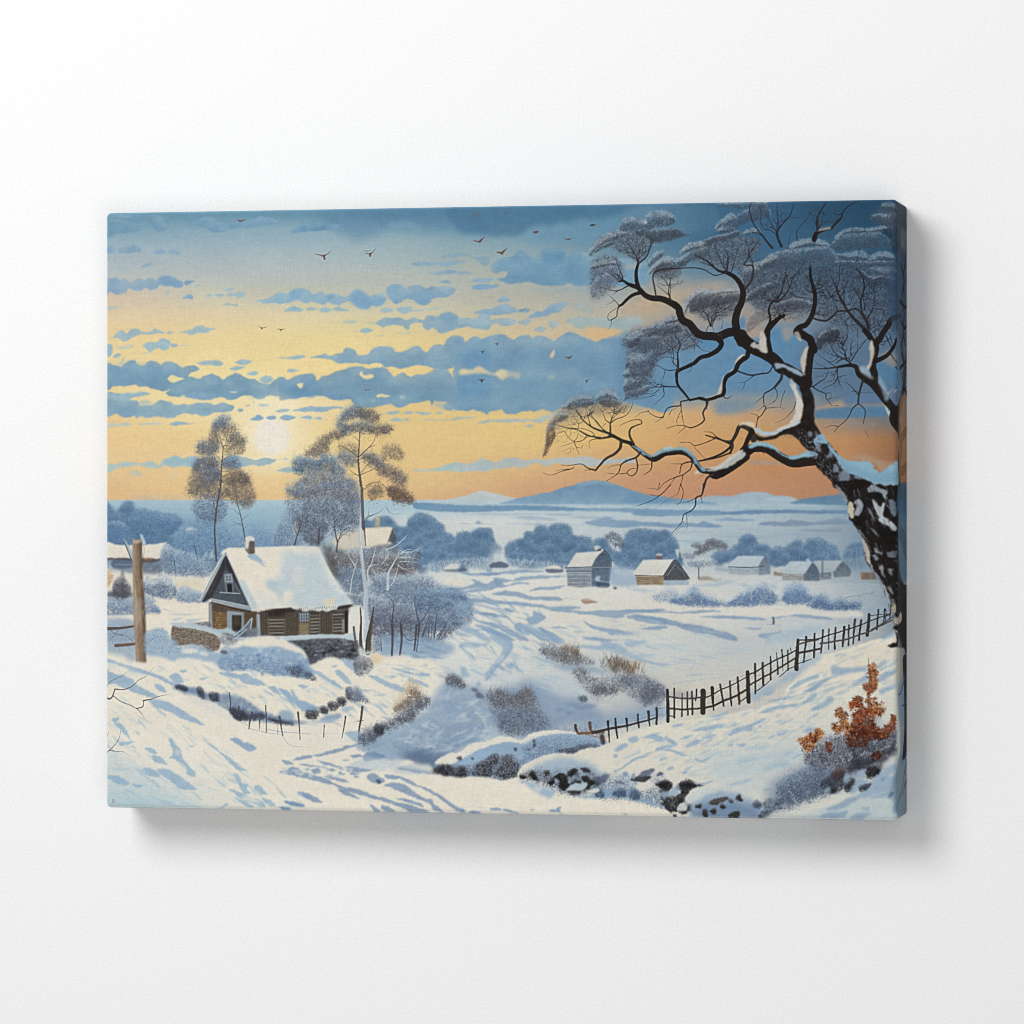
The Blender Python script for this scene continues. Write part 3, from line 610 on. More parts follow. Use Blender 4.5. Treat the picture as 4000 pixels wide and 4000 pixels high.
fill("350,140 520,115 640,95 760,88 850,92 940,72 1000,58 1080,54 1170,58 1250,80 1350,90 1440,104 1500,135 1600,172 1000,190 300,180", (148,182,206), .95, soft=.9, rough=1, col2=(176,198,214))
fill("900,88 1000,60 1080,55 1170,58 1250,82 1180,100 1050,90", (178,200,216), .5, soft=2); fill("1160,120 1280,100 1400,100 1480,130 1350,150 1240,140", (186,204,216), .5, soft=2)
fill("1430,150 1550,118 1650,102 1800,84 1932,66 2300,40 2440,40 2440,170 1550,172", (92,134,172), .95, soft=.7, rough=.8, col2=(110,150,184))
fill("0,62 60,80 150,96 300,110 560,140 720,170 -100,180 -100,60", (110,154,192), .7, soft=2)
fill("540,160 640,158 760,176 640,182", (108,148,190), .8, soft=1)
view(1800, 1900)
fill("-260,168 300,166 700,170 1100,172 1932,165 2600,168 3250,168 3250,190 1900,192 1000,196 -260,185", (178,200,216), .8, soft=2.2)
W1 = dict(soft=.9, rough=1.2, rs=5, asp=3, var=8, vs=8)
fill("-430,152 -200,160 0,178 300,178 520,180 700,178 1000,193 1200,216 1050,230 800,226 600,226 300,234 0,242 -200,236 -330,220 -440,205", (112,154,192), .9, **W1)
fill("1100,215 1250,205 1500,205 1800,210 2100,225 2400,225 2400,255 2100,260 1800,255 1500,240 1200,235", (126,164,198), .85, **W1)
fill("1620,262 1640,236 1900,228 2300,226 2480,235 2480,265 2200,275 1900,282 1700,280", (122,160,196), .85, **W1)
view(2500, 1900)
fill("770,245 900,232 1000,222 1100,218 1200,226 1300,222 1450,220 1600,224 1932,222 2200,222 2200,256 1800,258 1400,254 1000,262 800,267", (108,144,184), .9, **W1)
fill("-200,338 -100,322 0,332 150,338 250,345 350,350 440,338 500,350 560,345 610,328 650,345 720,360 782,376 700,388 500,382 300,388 0,375 -200,392", (128,162,198), .9, **W1)
fill("-520,345 -460,320 -390,300 -300,290 -240,312 -100,316 0,330 0,372 -200,385 -400,378", (136,168,202), .85, **W1)
fill("700,316 800,300 850,292 900,305 1095,315 1000,327 800,325", (136,170,204), .85, **W1)
fill("1110,352 1250,328 1350,335 1430,312 1500,318 1650,335 1800,310 1870,298 1932,318 2100,325 2100,352 1700,362 1400,374 1200,367", (132,156,186), .85, **W1)
fill("1505,417 1600,400 1700,404 1800,398 1850,402 1905,392 1900,422 1700,428", (146,160,186), .7, **W1)
for s in ("20,430 400,428 700,436 400,442", "700,470 1000,465 1300,478 1000,482", "-700,290 -400,280 -200,300 -420,305", "-1300,350 -900,345 -500,360 -900,366", "-900,265 -700,258 -620,270 -800,275",
          "900,400 1200,405 1050,412", "-1250,288 -1000,285 -800,300 -1100,300", "1250,440 1700,450 1500,462", "200,512 700,505 900,520 500,528"):
    fill(s, (150,178,206), .45, soft=1.2, rough=1, asp=3)
view(1800, 1900)
for s in ("0,255 500,252 900,262 600,272 200,268", "500,292 700,285 930,318 700,325", "820,262 1050,262 1000,278 850,275"): fill(s, (160,184,210), .45, soft=1, rough=1.5, asp=3)
fill("140,345 170,325 195,345 210,352 150,356", (136,166,200), .8, soft=1); stroke("0,350 200,358 350,362", 6, 3, (150,176,206), .7)

# ---- woods in the middle distance
WB, WL, WD = (94,132,170), (142,170,196), (72,104,144)
def wood(s, lobes=0, base=WB, n=2600, a=1.0, fade=None):
    fill(s, base, .93 * a, soft=1.6, rough=4, rs=6, col2=fade or base, var=14, vs=9)
    t, b, x0 = tops(s); x, y = inside(s, n, 1.2)
    ci = np.clip((x - x0).astype(int), 0, len(t) - 1); d = y - t[ci]
    lobe = noise(1, len(t), 16, 2)[0][ci] * 6
    up = (d + lobe + rng.normal(0, 3, n)) < 7
    c = pick([base], n, 10); c[up] = pick([WL], up.sum(), 8); dk = (~up) & (rng.random(n) < .35); c[dk] = pick([WD], dk.sum(), 8)
    needles(x, y, rng.uniform(1.5, 4, n), rng.uniform(0, 6.28, n), c, np.full(n, .35), .4)
    lace(s, n, [WD, (86,120,158), WL, WL], .3, 6)
    for _ in range(max(n // 90, 6)):           # lobed crowns inside the mass
        i = rng.integers(0, n); r = rng.uniform(5, 11); aa = np.linspace(0, 6.28, 14)[:-1]
        p = np.stack([x[i] + np.cos(aa) * r * rng.uniform(.8, 1.3), y[i] + np.sin(aa) * r * .8], 1)
        fill(p, (126,160,192), .34, soft=2.5, rough=2, rs=4); fill(p + np.array([r * .1, r * .45]), WD, .36, soft=2.5, rough=2, rs=4)
view(1100, 1900)
wood("780,330 850,320 920,300 960,280 1010,290 1060,330 1120,380 1180,380 1200,300 1260,262 1310,242 1370,262 1420,290 1480,330 1530,370 1545,420 1600,450 1650,490 1690,450 1740,430 1790,445 1850,410 1900,400 1960,400 1990,440 1990,780 1890,770 1700,760 1560,770 1460,800 1300,760 1150,760 780,700", n=5000, fade=(120,156,194))
view(1800, 1900)
wood("-40,470 0,440 40,432 80,440 110,450 150,410 200,398 260,402 300,440 318,500 335,540 350,590 280,640 260,680 260,740 180,750 100,760 -40,770", n=1800, fade=(126,160,196))
wood("410,590 440,550 480,520 530,500 580,500 600,460 620,430 690,430 710,395 780,378 830,388 870,362 950,350 1010,365 1045,420 1060,465 1120,470 1180,470 1230,490 1245,560 1240,600 1220,700 1000,770 860,760 700,765 560,760 470,740 430,680", n=4200, fade=(122,156,194))
wood("1240,550 1255,510 1300,488 1360,495 1400,560 1500,620 1560,440 1600,420 1680,400 1760,400 1830,415 1932,420 1980,440 2040,520 2060,620 2060,780 1560,780 1440,720 1260,650", n=3600, fade=(116,152,192))
crown("1365,470 1400,440 1450,430 1490,445 1530,500 1540,570 1500,580 1450,560 1400,520", (120,140,168), (104,118,142), (80,88,106), n=700, rim=.1, base=.5, L=3)
stroke("1460,560 1455,610", 6, 4, (90,98,116), .7)
view(2500, 1900)
wood("850,600 880,560 930,530 950,490 1000,458 1050,460 1100,490 1125,555 1180,555 1230,580 1250,615 1275,580 1320,568 1360,580 1390,600 1400,560 1440,530 1500,522 1540,550 1560,540 1580,505 1640,488 1700,488 1750,520 1800,540 1840,560 1865,600 1890,660 1900,710 1700,760 1200,750 1000,720 860,700 700,720 680,650 760,600 820,600", n=4600, base=(98,136,176), fade=(116,150,184))
view(2900, 1900)
wood("960,620 990,570 1050,538 1110,535 1145,560 1160,640 1050,670 960,670", n=700, base=(98,136,172), fade=(130,158,184))
fill("940,680 1060,660 1160,680 1180,760 1050,780 900,760", (118,148,176), .75, soft=5, rough=5)
for a_, b_, y0_, y1_, n_ in ((-40, 320, 560, 760, 26), (420, 1230, 560, 770, 60), (1260, 2050, 560, 770, 50)):
    for _ in range(n_):
        x = rng.uniform(a_, b_); yy0 = rng.uniform(y0_, y1_ - 60); stroke("%g,%g %g,%g" % (x, yy0, x + rng.normal(0, 12), min(yy0 + rng.uniform(60, 160), y1_)), rng.uniform(3, 7), 3, [(84,116,156), (146,172,202)][rng.integers(0, 2)], .4)
# glow of frost mist along the feet of the woods
view(1800, 1900)
for s in ("-300,760 -100,740 100,750 300,690 400,740 600,770 900,770 900,800 400,800 -300,800", "270,640 330,560 400,640 400,700 300,720", "1430,760 1600,760 1750,790 1800,830 1450,820"): fill(s, (196,208,218), .55, soft=6)
x, y = inside("-250,790 -250,720 300,680 900,730 980,790", 1600); needles(x, y, rng.uniform(3, 7, 1600), rng.normal(-1.57, .4, 1600), pick([(178,196,212), (204,214,222)], 1600), np.full(1600, .4), .3)

# ---- left: hill woods and bushes behind the cottage
view(400, 1900)
wood("34,165 60,162 90,190 110,220 170,230 180,180 195,150 230,140 275,142 300,170 310,215 370,210 430,215 470,240 520,235 580,260 640,260 700,260 730,300 760,330 700,420 660,520 560,540 480,545 360,560 200,560 34,540", n=4200, base=(98,138,180), fade=(112,150,188))
fill("300,120 700,130 900,140 900,250 700,250 500,220 330,190", (162,192,214), .5, soft=10)
crown("34,350 80,330 140,325 190,340 240,380 280,420 290,480 290,560 34,540", (176,200,218), (104,142,182), (86,122,164), n=1800, rim=.12, base=.6, L=3)
crown("210,340 280,290 380,255 480,250 580,270 680,300 720,340 700,420 600,500 480,540 400,550 300,500", (136,170,202), (98,138,180), (78,114,158), n=2600, rim=.2, base=.35, L=3)
crown("640,480 680,440 740,400 780,330 850,320 900,270 950,230 1000,250 1080,260 1120,300 1160,340 1200,420 1200,560 1120,640 1080,700 900,700 700,640 640,560", (150,180,206), (116,150,186), (78,108,148), n=4000, rim=.25, base=.6, L=4)
crown("1200,420 1280,380 1360,420 1400,370 1480,345 1560,380 1640,440 1690,480 1700,560 1500,565 1200,580", (160,188,210), (128,162,196), (98,130,170), n=2400, rim=.25, base=.6, L=3)
crown("560,560 620,590 700,590 780,620 860,640 940,660 1000,620 1060,640 1080,720 1040,800 960,860 860,850 760,850 680,840 600,830 550,700", (192,208,222), (128,156,188), (84,108,140), n=4200, rim=.25, base=.65, L=4)
crown("800,410 830,395 870,400 870,430 820,440", (206,214,218), (180,196,210), (140,160,186), n=300, rim=.5, L=3)
for s in ("870,560 890,640 905,700", "680,700 690,820 690,1030", "930,830 960,880 965,930", "545,700 552,830"): stroke(s, 10, 5, (86,92,106), .75)
# farmhouse at the left margin
fill("34,675 550,680 552,830 400,842 300,830 110,780 100,705 34,700", (112,128,150), .95, soft=.8, var=14, vs=6, col2=(150,164,182))
fill("100,700 270,700 270,770 110,770", (98,116,142), .9, soft=1); stroke("120,740 280,738", 8, 6, (150,170,192), .6)
fill("380,700 545,700 550,830 470,840 400,830", (108,120,138), .8, soft=2, tex=.7, vs=5)
fill("34,532 120,545 200,552 300,555 380,550 480,545 560,530 612,533 580,575 555,630 545,684 400,682 250,676 34,674", (236,226,212), .98, soft=.7, rough=1, col2=(230,222,212))
fill("34,674 250,676 400,684 545,684 545,700 480,712 380,715 270,700 34,690", (92,86,88), .85, soft=.8, rough=1.5)
fill("380,676 460,672 480,690 450,705 390,712", (150,110,80), .7, soft=1.2, tex=.6, vs=4)
fill("545,690 555,620 580,560 612,533 640,545 650,620 620,720 560,790", (142,160,186), .8, soft=2, rough=3); crown("545,660 580,560 640,560 680,620 640,720 560,800", (190,206,220), (146,166,192), (100,118,146), n=900, rim=.3, base=.3)
# snow garden with shrubs
fill("34,830 300,820 560,830 760,850 1010,880 1010,1120 700,1120 480,1080 34,1240", (228,220,208), .96, soft=4, rough=4)
fill("700,890 900,890 960,930 940,960 720,960", (228,214,190), .8, soft=3)
crown("720,980 760,940 830,960 900,990 980,1010 1000,1090 900,1090 760,1090 690,1050", (170,194,216), (132,162,196), (100,130,170), n=1800, rim=.3, base=.7)
crown("390,870 430,860 480,880 520,840 580,825 640,860 690,920 700,1010 640,1060 520,1040 400,1000", (214,220,226), (124,150,182), (72,92,124), n=2600, rim=.35, base=.8, L=4)
crown("34,790 70,790 100,830 90,900 34,950", (232,196,150), (214,170,120), (180,130,90), n=500, rim=.3, base=.5)
fill("180,780 190,780 200,860 250,960 110,960 140,880 170,860", (96,92,106), .7, soft=2, rough=4); crown("100,920 150,860 190,840 240,900 270,980 200,1060 130,1050", (190,190,196), (104,104,118), (66,64,76), n=1200, rim=.2, base=.7, L=3)
fill("34,1010 110,980 200,970 290,1000 280,1040 170,1080 80,1050 34,1040", (84,90,104), .85, soft=3, rough=4)
crown("34,1060 120,1050 200,1060 300,1040 380,1020 460,1040 520,1100 560,1190 500,1215 300,1210 34,1220", (178,198,218), (128,154,188), (92,116,152), n=3600, rim=.2, base=.85, L=4)
fill("480,1090 600,1085 760,1110 1010,1110 1020,1290 830,1300 660,1310 420,1260 410,1200 560,1190 540,1140", (236,226,212), .97, soft=2.5, rough=3)
for s in ("600,1190 720,1200 880,1200 760,1215", "560,1150 640,1165 700,1180 610,1172", "800,1255 960,1245 900,1265 820,1285", "640,1250 760,1240 700,1262"): fill(s, (172,196,218), .7, soft=1.2, rough=1)
fill("34,1220 250,1215 400,1230 560,1225 560,1240 300,1262 34,1255", (236,228,216), .9, soft=2)
fill("34,1250 150,1240 300,1260 300,1310 150,1330 34,1340", (150,172,198), .7, soft=3, rough=4)

# ---- far hamlet on the right
def house(roof, front, gable, rc=(226,224,220), fc=(150,150,152), gc=(92,104,120), fc2=None, gc2=None):
    fill(front, fc, .97, sharp=True, soft=.6, var=22, vs=3, asp=3, col2=fc2); fill(gable, gc, .97, sharp=True, soft=.6, var=16, vs=4, col2=gc2)
    fill(roof, rc, .98, sharp=True, soft=.6, var=6, col2=tuple(v - 12 for v in rc))
view(1800, 1900)
fill("800,780 830,752 900,742 950,765 965,785 960,810 830,815", (110,124,144), .95, soft=1); fill("802,778 830,752 900,742 945,765 955,782 860,778", (222,222,218), .95, soft=.7)
fill("270,745 320,715 380,708 430,725 450,760 300,768", (92,108,134), .9, soft=1.3, rough=2); fill("0,750 25,742 55,790 0,800", (110,124,140), .8, soft=1)
view(1100, 1900)
fill("1520,785 1590,732 1660,730 1700,760 1740,790 1700,810 1560,805", (126,140,160), .85, soft=1.2); fill("1525,780 1590,732 1665,730 1690,770 1600,782", (214,216,214), .95, soft=.8); crown("1670,800 1690,755 1720,745 1745,790", (120,146,176), (100,126,160), (80,104,140), n=200)
stroke("1460,700 1465,820", 7, 5, (130,150,176), .8)
view(1800, 1900)
house("1000,765 1090,628 1260,615 1335,595 1355,600 1300,650 1262,700 1235,755 1140,760", "1000,765 1235,755 1235,945 1120,955 1010,940", "1235,755 1262,690 1310,630 1355,600 1390,640 1415,690 1425,760 1405,945 1235,945",
      fc=(140,154,174), gc=(84,98,120), fc2=(150,158,168), gc2=(104,124,150))
stroke("990,768 1100,765 1235,760", 8, 8, (100,112,134), .9); stroke("1000,800 1230,800", 16, 14, (112,124,144), .7)
for i, yy0 in enumerate((850, 885, 920)):
    for j in range(18):
        stroke("%d,%d %d,%d" % (1015 + j * 12, yy0, 1017 + j * 12, yy0 + rng.integers(12, 30)), 5, 4, (92,108,134), .75)
for yy0 in (812, 835, 868, 905, 935): stroke("1005,%d 1228,%d" % (yy0, yy0 - 2), 5, 5, (176,186,198), .6)
stroke("1240,765 1410,765", 7, 6, (150,166,186), .7); fill("1280,850 1320,850 1320,890 1440,905 1440,915 1280,895", (190,202,214), .9, soft=.8); fill("1285,900 1400,910 1390,955 1290,950", (70,88,114), .85, soft=1.2, tex=.5, vs=5)
for i in range(8): stroke("%d,%d %d,%d" % (1270 + i * 17, 700 - abs(i - 4) * 8, 1275 + i * 17, 750), 4, 3, (110,122,140), .55)
fill("1262,575 1290,565 1325,580 1325,612 1265,615", (96,104,118), .95, sharp=True, soft=.5); fill("1258,570 1290,560 1325,578 1300,590 1275,610", (214,214,212), .9, soft=.6)
stroke("1355,600 1395,640 1420,700 1425,760", 9, 6, (70,82,102), .8)
fill("1410,770 1500,760 1660,840 1680,930 1450,940 1410,900", (150,178,208), .75, soft=3, rough=3); fill("1450,780 1560,800 1650,840 1480,840", (186,204,220), .7, soft=2.5)
fill("1440,958 1455,945 1478,960 1460,972", (92,100,116), .9, soft=.8)
view(2500, 1900)
house("-60,835 -40,790 30,695 150,690 330,690 300,730 260,790 225,845 60,845", "-40,840 225,845 225,930 -25,930", "225,845 270,775 330,695 380,750 440,820 468,870 440,890 300,890 225,890",
      fc=(150,128,104), gc=(84,90,98), fc2=(160,140,112))
fill("225,890 460,885 465,930 225,935", (164,184,206), .95, soft=1, sharp=True, var=14, vs=4)
stroke("225,845 270,775 330,697 390,760 470,872", 12, 12, (76,80,88), .85); stroke("262,840 330,740", 6, 6, (150,152,152), .8); stroke("330,735 400,800 430,850", 6, 5, (140,142,146), .7); stroke("300,780 370,782", 5, 4, (130,132,136), .7); stroke("-45,838 220,845", 7, 7, (110,104,98), .9)
for i in range(14):
    for j in range(4): 
        if rng.random() < .6: stroke("%d,%d %d,%d" % (-30 + i * 18 + j * 5, 860 + j * 19, -20 + i * 18 + j * 5, 861 + j * 19), 7, 6, (112,98,84), .5)
fill("190,870 222,870 222,925 195,925", (176,160,112), .7, soft=1)
fill("160,645 210,645 215,690 160,690", (128,108,108), .95, sharp=True, soft=.5); fill("155,640 185,632 214,642 210,655 160,652", (206,204,204), .9, soft=.6)
fill("358,640 375,620 388,640 390,690 420,740 460,790 470,800 440,770 400,720 370,680", (96,112,136), .9, soft=.8); fill("335,600 360,592 372,620 365,680 350,650", (214,220,222), .8, soft=1)
# little umbrella tree beside it
crown("490,560 530,535 600,545 640,505 700,498 760,515 810,540 830,580 760,590 690,590 620,620 560,645 500,630 560,600", (130,138,152), (112,118,132), (86,88,100), n=1600, rim=.12, base=.6, L=4)
fill("630,520 700,505 800,560 700,570", (96,100,114), .4, soft=3)
crown("400,640 450,600 520,640 500,690 430,680", (190,202,214), (150,168,190), (120,136,160), n=700, rim=.3, base=.3); crown("440,700 560,680 700,690 720,740 600,760 480,750", (206,214,222), (168,184,202), (120,138,162), n=1200, rim=.3, base=.35)
stroke("560,870 556,810 548,760 520,715", 16, 4, (124,136,152), .9); stroke("556,800 580,750 610,700", 9, 3, (128,140,156), .85); stroke("552,770 500,720 470,700", 6, 3, (130,142,158), .8)
grow_twigs("556,780", "460,720 520,650 620,650 690,700 640,760 500,770", 14, 4, (140,152,168), .6, sub=2)
fill("540,870 580,855 640,850 700,870 780,875 700,885 590,885", (142,130,120), .7, soft=2, rough=3)
house("835,752 890,690 925,657 1050,655 1180,660 1150,700 1118,752 960,755", "840,760 1118,760 1118,832 1000,838 840,825", "1118,752 1150,700 1182,660 1210,700 1232,750 1235,830 1118,838", rc=(196,212,224), fc=(152,168,184), gc=(104,120,142), fc2=(172,184,196), gc2=(140,156,176))
stroke("838,758 1000,766 1118,760 1180,752", 9, 8, (86,100,118), .9); fill("840,780 1110,780 1100,830 850,822", (180,190,200), .4, soft=2, tex=.8, vs=5)
house("1335,820 1370,760 1420,708 1520,706 1632,712 1600,760 1560,820", "1345,820 1552,828 1552,888 1345,885", "1548,825 1590,770 1632,712 1680,770 1702,830 1700,892 1548,892", rc=(192,208,220), fc=(160,160,164), gc=(84,104,128), gc2=(104,122,142))
house("1265,800 1290,768 1330,755 1385,760 1345,812", "1265,800 1340,815 1335,845 1265,840", "1335,815 1345,810 1345,845 1335,845", rc=(202,210,214), fc=(152,136,120), gc=(120,120,124))
house("1632,712 1660,702 1780,700 1920,700 1880,740 1840,800 1700,810 1680,770", "1700,808 1810,805 1810,875 1702,885", "1820,800 1870,730 1912,702 1960,745 1998,800 1985,850 1830,860", rc=(180,192,204), fc=(128,140,156), gc=(96,110,128), gc2=(118,134,152))
fill("1718,702 1732,702 1730,860 1716,860", (96,108,126), .8, sharp=True, soft=.6); fill("1570,700 1585,680 1605,705 1600,720", (196,206,214), .9, soft=.8)
fill("1240,845 1400,880 1700,892 1932,860 2100,880 2150,910 1900,905 1500,900", (164,180,198), .6, soft=3)
fill("2085,815 2200,808 2240,830 2240,880 2090,878", (126,108,96), .9, sharp=True, soft=1, var=16, vs=5); fill("2090,812 2110,810 2105,860 2090,860", (168,128,100), .7, soft=1)
fill("720,765 830,775 830,800 720,795", (150,174,200), .7, soft=1.5)

# ---- plain between hamlet and gully
view(2500, 1900)
SH = (156,184,212); SH2 = (136,166,200)
for s in ("480,930 640,920 800,890 900,895 800,925 680,940", "-130,960 0,965 150,985 0,990", "900,910 1040,930 1000,945"): fill(s, SH, .6, soft=2, rough=2)
B1c = dict(n=2400, rim=.28, base=.65, L=6, grow=3.5)
crown("130,1030 200,990 280,960 330,980 360,1010 320,1080 220,1090 150,1070", (196,208,220), (164,184,208), (124,148,184), **dict(B1c, n=900, base=.5))
crown("290,1060 360,1040 440,1000 500,950 550,965 590,1010 640,1040 700,1050 780,1080 840,1090 840,1125 600,1132 400,1120 300,1095", (170,192,216), (112,144,186), (84,114,158), **B1c)
crown("830,1100 880,1060 940,1010 1000,980 1080,940 1160,905 1220,920 1310,960 1240,960 1250,1000 1300,1050 1290,1100 1100,1122 900,1125", (180,200,220), (110,142,184), (82,112,156), **B1c)
crown("1360,1010 1370,960 1430,930 1490,920 1560,950 1590,1010 1640,1040 1600,1080 1480,1110 1380,1100 1340,1060", (160,186,212), (116,148,188), (90,120,164), **B1c)
crown("1570,1120 1640,1060 1700,1020 1760,1040 1800,1090 1900,1060 1960,1080 2080,1090 2060,1140 1900,1165 1700,1155 1600,1135", (140,166,196), (98,130,172), (76,106,150), **B1c)
fill("1180,940 1260,930 1330,960 1280,980 1200,990", (200,210,218), .5, soft=2.5)
fill("-180,1090 100,1085 240,1095 400,1125 560,1135 800,1132 1000,1140 1150,1120 1300,1115 1400,1125 1520,1115 1600,1140 1750,1165 2060,1175 2060,1230 1500,1230 800,1220 0,1180 -180,1160", (226,222,216), .85, soft=2, rough=2)
for s in ("-180,1165 100,1160 300,1180 600,1165 780,1175 500,1195 200,1190 -100,1180", "560,1225 700,1215 900,1222 1050,1228 1195,1248 1100,1258 900,1248 700,1240", "1390,1215 1500,1205 1650,1215 1750,1225 1830,1255 1700,1250 1500,1232", "1230,1235 1330,1222 1400,1218 1300,1240",
          "0,1215 100,1225 250,1245 420,1290 560,1310 700,1350 850,1385 930,1449 820,1440 700,1400 500,1370 300,1310 100,1255 -60,1235", "980,1335 1150,1330 1080,1350", "1110,1400 1250,1375 1350,1365 1250,1400 1180,1430"):
    fill(s, SH2, .8, soft=1.4, rough=2, rs=6, asp=2)
fill("200,1270 420,1290 560,1310 700,1345 850,1390 920,1440 800,1430 600,1370 400,1330", (130,146,176), .5, soft=3, tex=.8, vs=6)
fill("1180,1400 1350,1370 1600,1310 1750,1330 1700,1380 1500,1440 1200,1460", (172,194,216), .7, soft=4, rough=4)
fill("1250,1240 1262,1230 1270,1250 1272,1295 1252,1298 1256,1265", (92,84,104), .95, soft=.6); stroke("1200,1300 1330,1310", 7, 4, (150,176,206), .7)
for s in ("1932,1050 2050,1030 2150,1010 2250,1040 2330,1045", "2060,1045 2140,1030", "2180,1010 2220,990"): stroke(s, 5, 2, (98,112,138), .7)
view(1800, 1900)
for s in ("0,810 180,820 300,808 370,820 240,842 60,835", "180,822 300,812 500,790 700,790 800,800 600,812 400,830 260,840", "100,870 180,890 240,920 290,915 200,950 60,970 -100,990 -140,975 60,940 130,910", "310,860 400,870 495,890 420,905 350,940 320,900",
          "480,890 560,855 680,838 850,840 1000,850 820,862 640,875 540,895", "340,880 420,930 520,905 660,910 500,930 360,955 180,990 0,1010 -80,1000 150,960", "640,990 700,960 820,945 1000,930 900,965 760,975", "290,1010 420,985 560,1000 700,1040 860,1035 970,1065 860,1075 700,1070 520,1040 400,1030",
          "0,1050 150,1055 250,1065 400,1080 560,1090 700,1105 850,1130 1000,1125 1140,1140 1000,1165 840,1160 680,1130 500,1115 300,1110 200,1095 60,1090", "830,1160 1000,1155 1200,1175 1350,1165 1500,1170 1700,1160 1900,1155 1900,1175 1600,1195 1500,1240 1350,1230 1150,1200 950,1185",
          "1560,1225 1640,1205 1750,1220 1932,1250 1932,1300 1800,1290 1650,1260", "200,1190 340,1200 440,1230 300,1225", "120,1180 280,1195 360,1240 240,1215", "420,1150 500,1180 440,1175",
          "690,1170 760,1200 808,1235 760,1270 700,1300 640,1290 620,1240 680,1215", "510,1310 560,1280 590,1310 570,1360 520,1350", "590,1320 660,1340 760,1390 860,1449 760,1449 660,1390 600,1350",
          "740,1330 850,1370 950,1449 900,1449 800,1390", "850,1325 920,1318 1010,1340 900,1338", "1150,1260 1230,1300 1340,1330 1480,1350 1640,1380 1500,1395 1350,1370 1220,1330", "1390,1385 1450,1380 1440,1400", "1700,1340 1932,1310 1932,1335 1780,1352", "1150,1420 1300,1430 1500,1449 1250,1449",
          "-110,1030 0,1020 90,1060 120,1120 30,1110", "100,1250 200,1265 330,1290 420,1320 540,1380 640,1449 560,1449 420,1370 260,1310", "130,1300 300,1340 420,1400 520,1449 440,1449 280,1380"):
    fill(s, SH2, .78, soft=1.2, rough=2.2, rs=6, asp=2, var=10)
for s in ("-140,880 -60,870 20,880 20,930 -70,935 -150,915",): fill(s, (232,224,214), .9, soft=1.2)
fill("1140,1070 1190,1062 1240,1075 1300,1095 1230,1100 1180,1108 1150,1095", (160,122,104), .95, soft=.7, tex=.3, vs=3); fill("1150,1065 1200,1060 1240,1075 1180,1085", (204,176,158), .7, soft=.8)
stroke("980,1058 1150,1070", 4, 2, (150,150,160), .6)
# ---- second house behind the cottage, seen through the twigs
view(1100, 1900)
crown("-60,420 0,260 80,180 160,160 230,220 240,340 220,480 160,565 -60,565", (176,196,214), (134,158,188), (92,108,136), n=3000, rim=.2, base=.6, L=4)
fill("130,330 200,300 210,380 150,440 110,400", (214,214,208), .7, soft=3, rough=4)
fill("480,520 560,430 740,400 1045,392 1000,575 700,580 560,600", (214,204,190), .95, soft=1, rough=1.5)
fill("785,398 1050,390 1000,572 970,580 800,560", (232,220,202), .97, sharp=True, soft=.8); fill("1050,392 1085,480 1090,560 1060,540 1010,520 985,578", (92,96,110), .95, sharp=True, soft=.7)
fill("890,300 930,300 925,390 885,385", (208,186,138), .85, soft=1.3, tex=.4, vs=4)
fill("850,575 1085,560 1100,700 1060,780 860,740", (122,128,142), .85, soft=2, var=16, vs=5); fill("930,590 1000,590 1000,720 930,720", (160,176,192), .8, soft=1.5, tex=.5, vs=6)
fill("380,560 600,600 850,620 1000,700 1260,720 1300,800 1250,850 900,850 520,860 480,840 420,700", (128,122,124), .8, soft=6, rough=8, tex=.7, vs=8, var=16)
fill("990,680 1120,660 1200,760 1260,820 1100,850 980,820", (112,92,82), .7, soft=4, rough=6, tex=.7, vs=7)

# ---- tall thin trees on the skyline
def airy(s, snow, mid, dark, n, base=.22, L=7, a=.36, rim=.2, grow=4.2):
    mid, dark = [tuple(v * k for v in q) for q, k in ((mid, .92), (dark, .84))]
    crown(s, snow, mid, dark, n=n, rim=rim, base=base * (.5 if base < .5 else .9), L=L, a=a, grow=grow, soft=5, clump=7); lace(s, n // 4, [dark, mid, snow], .36, 9)
TK = (92,88,96)
view(400, 1300)
airy("1100,810 1150,785 1220,815 1170,850 1160,890 1060,905 1050,870", (134,164,198), (120,146,182), (108,122,150), 500, .7)
airy("1050,860 1160,850 1180,900 1100,920 1050,1000 1040,920", (134,150,178), (120,128,146), (106,108,120), 500)
airy("1120,900 1240,870 1270,900 1280,960 1200,990 1130,960", (140,140,138), (136,128,118), (116,108,104), 500, .25)
airy("1180,1000 1260,970 1330,985 1350,1050 1280,1080 1200,1050", (140,140,146), (126,122,122), (100,98,102), 750, .35)
airy("910,1050 960,1020 1040,1030 1100,1060 1080,1130 1000,1160 900,1130", (130,152,184), (112,126,150), (92,98,112), 1000, .5)
airy("1010,960 1080,900 1120,980 1100,1060 1020,1040", (160,150,130), (140,130,118), (116,108,104), 350, .2)
airy("1150,1080 1340,1070 1320,1140 1200,1150", (170,156,128), (150,138,118), (120,110,102), 450, .15)
airy("860,1290 880,1220 940,1180 1040,1180 1090,1220 1060,1290 960,1290 900,1320", (126,142,170), (106,118,142), (86,90,104), 1500, .5)
airy("1130,1200 1240,1170 1300,1230 1290,1290 1200,1290 1130,1260", (134,164,192), (118,144,176), (100,114,140), 900, .5)
airy("930,1300 1100,1290 1110,1390 1020,1449 930,1400", (116,134,166), (98,114,144), (84,92,110), 1300, .55)
airy("820,1449 850,1330 930,1330 960,1449", (156,142,134), (140,130,128), (116,110,112), 700, .3)
airy("1190,1380 1240,1330 1330,1320 1390,1390 1380,1449 1200,1449", (128,122,124), (108,102,106), (84,80,86), 1400, .5)
airy("1140,1360 1220,1300 1290,1310 1260,1400 1160,1449", (190,164,120), (164,144,116), (128,116,106), 600, .2)
view(400, 1900)
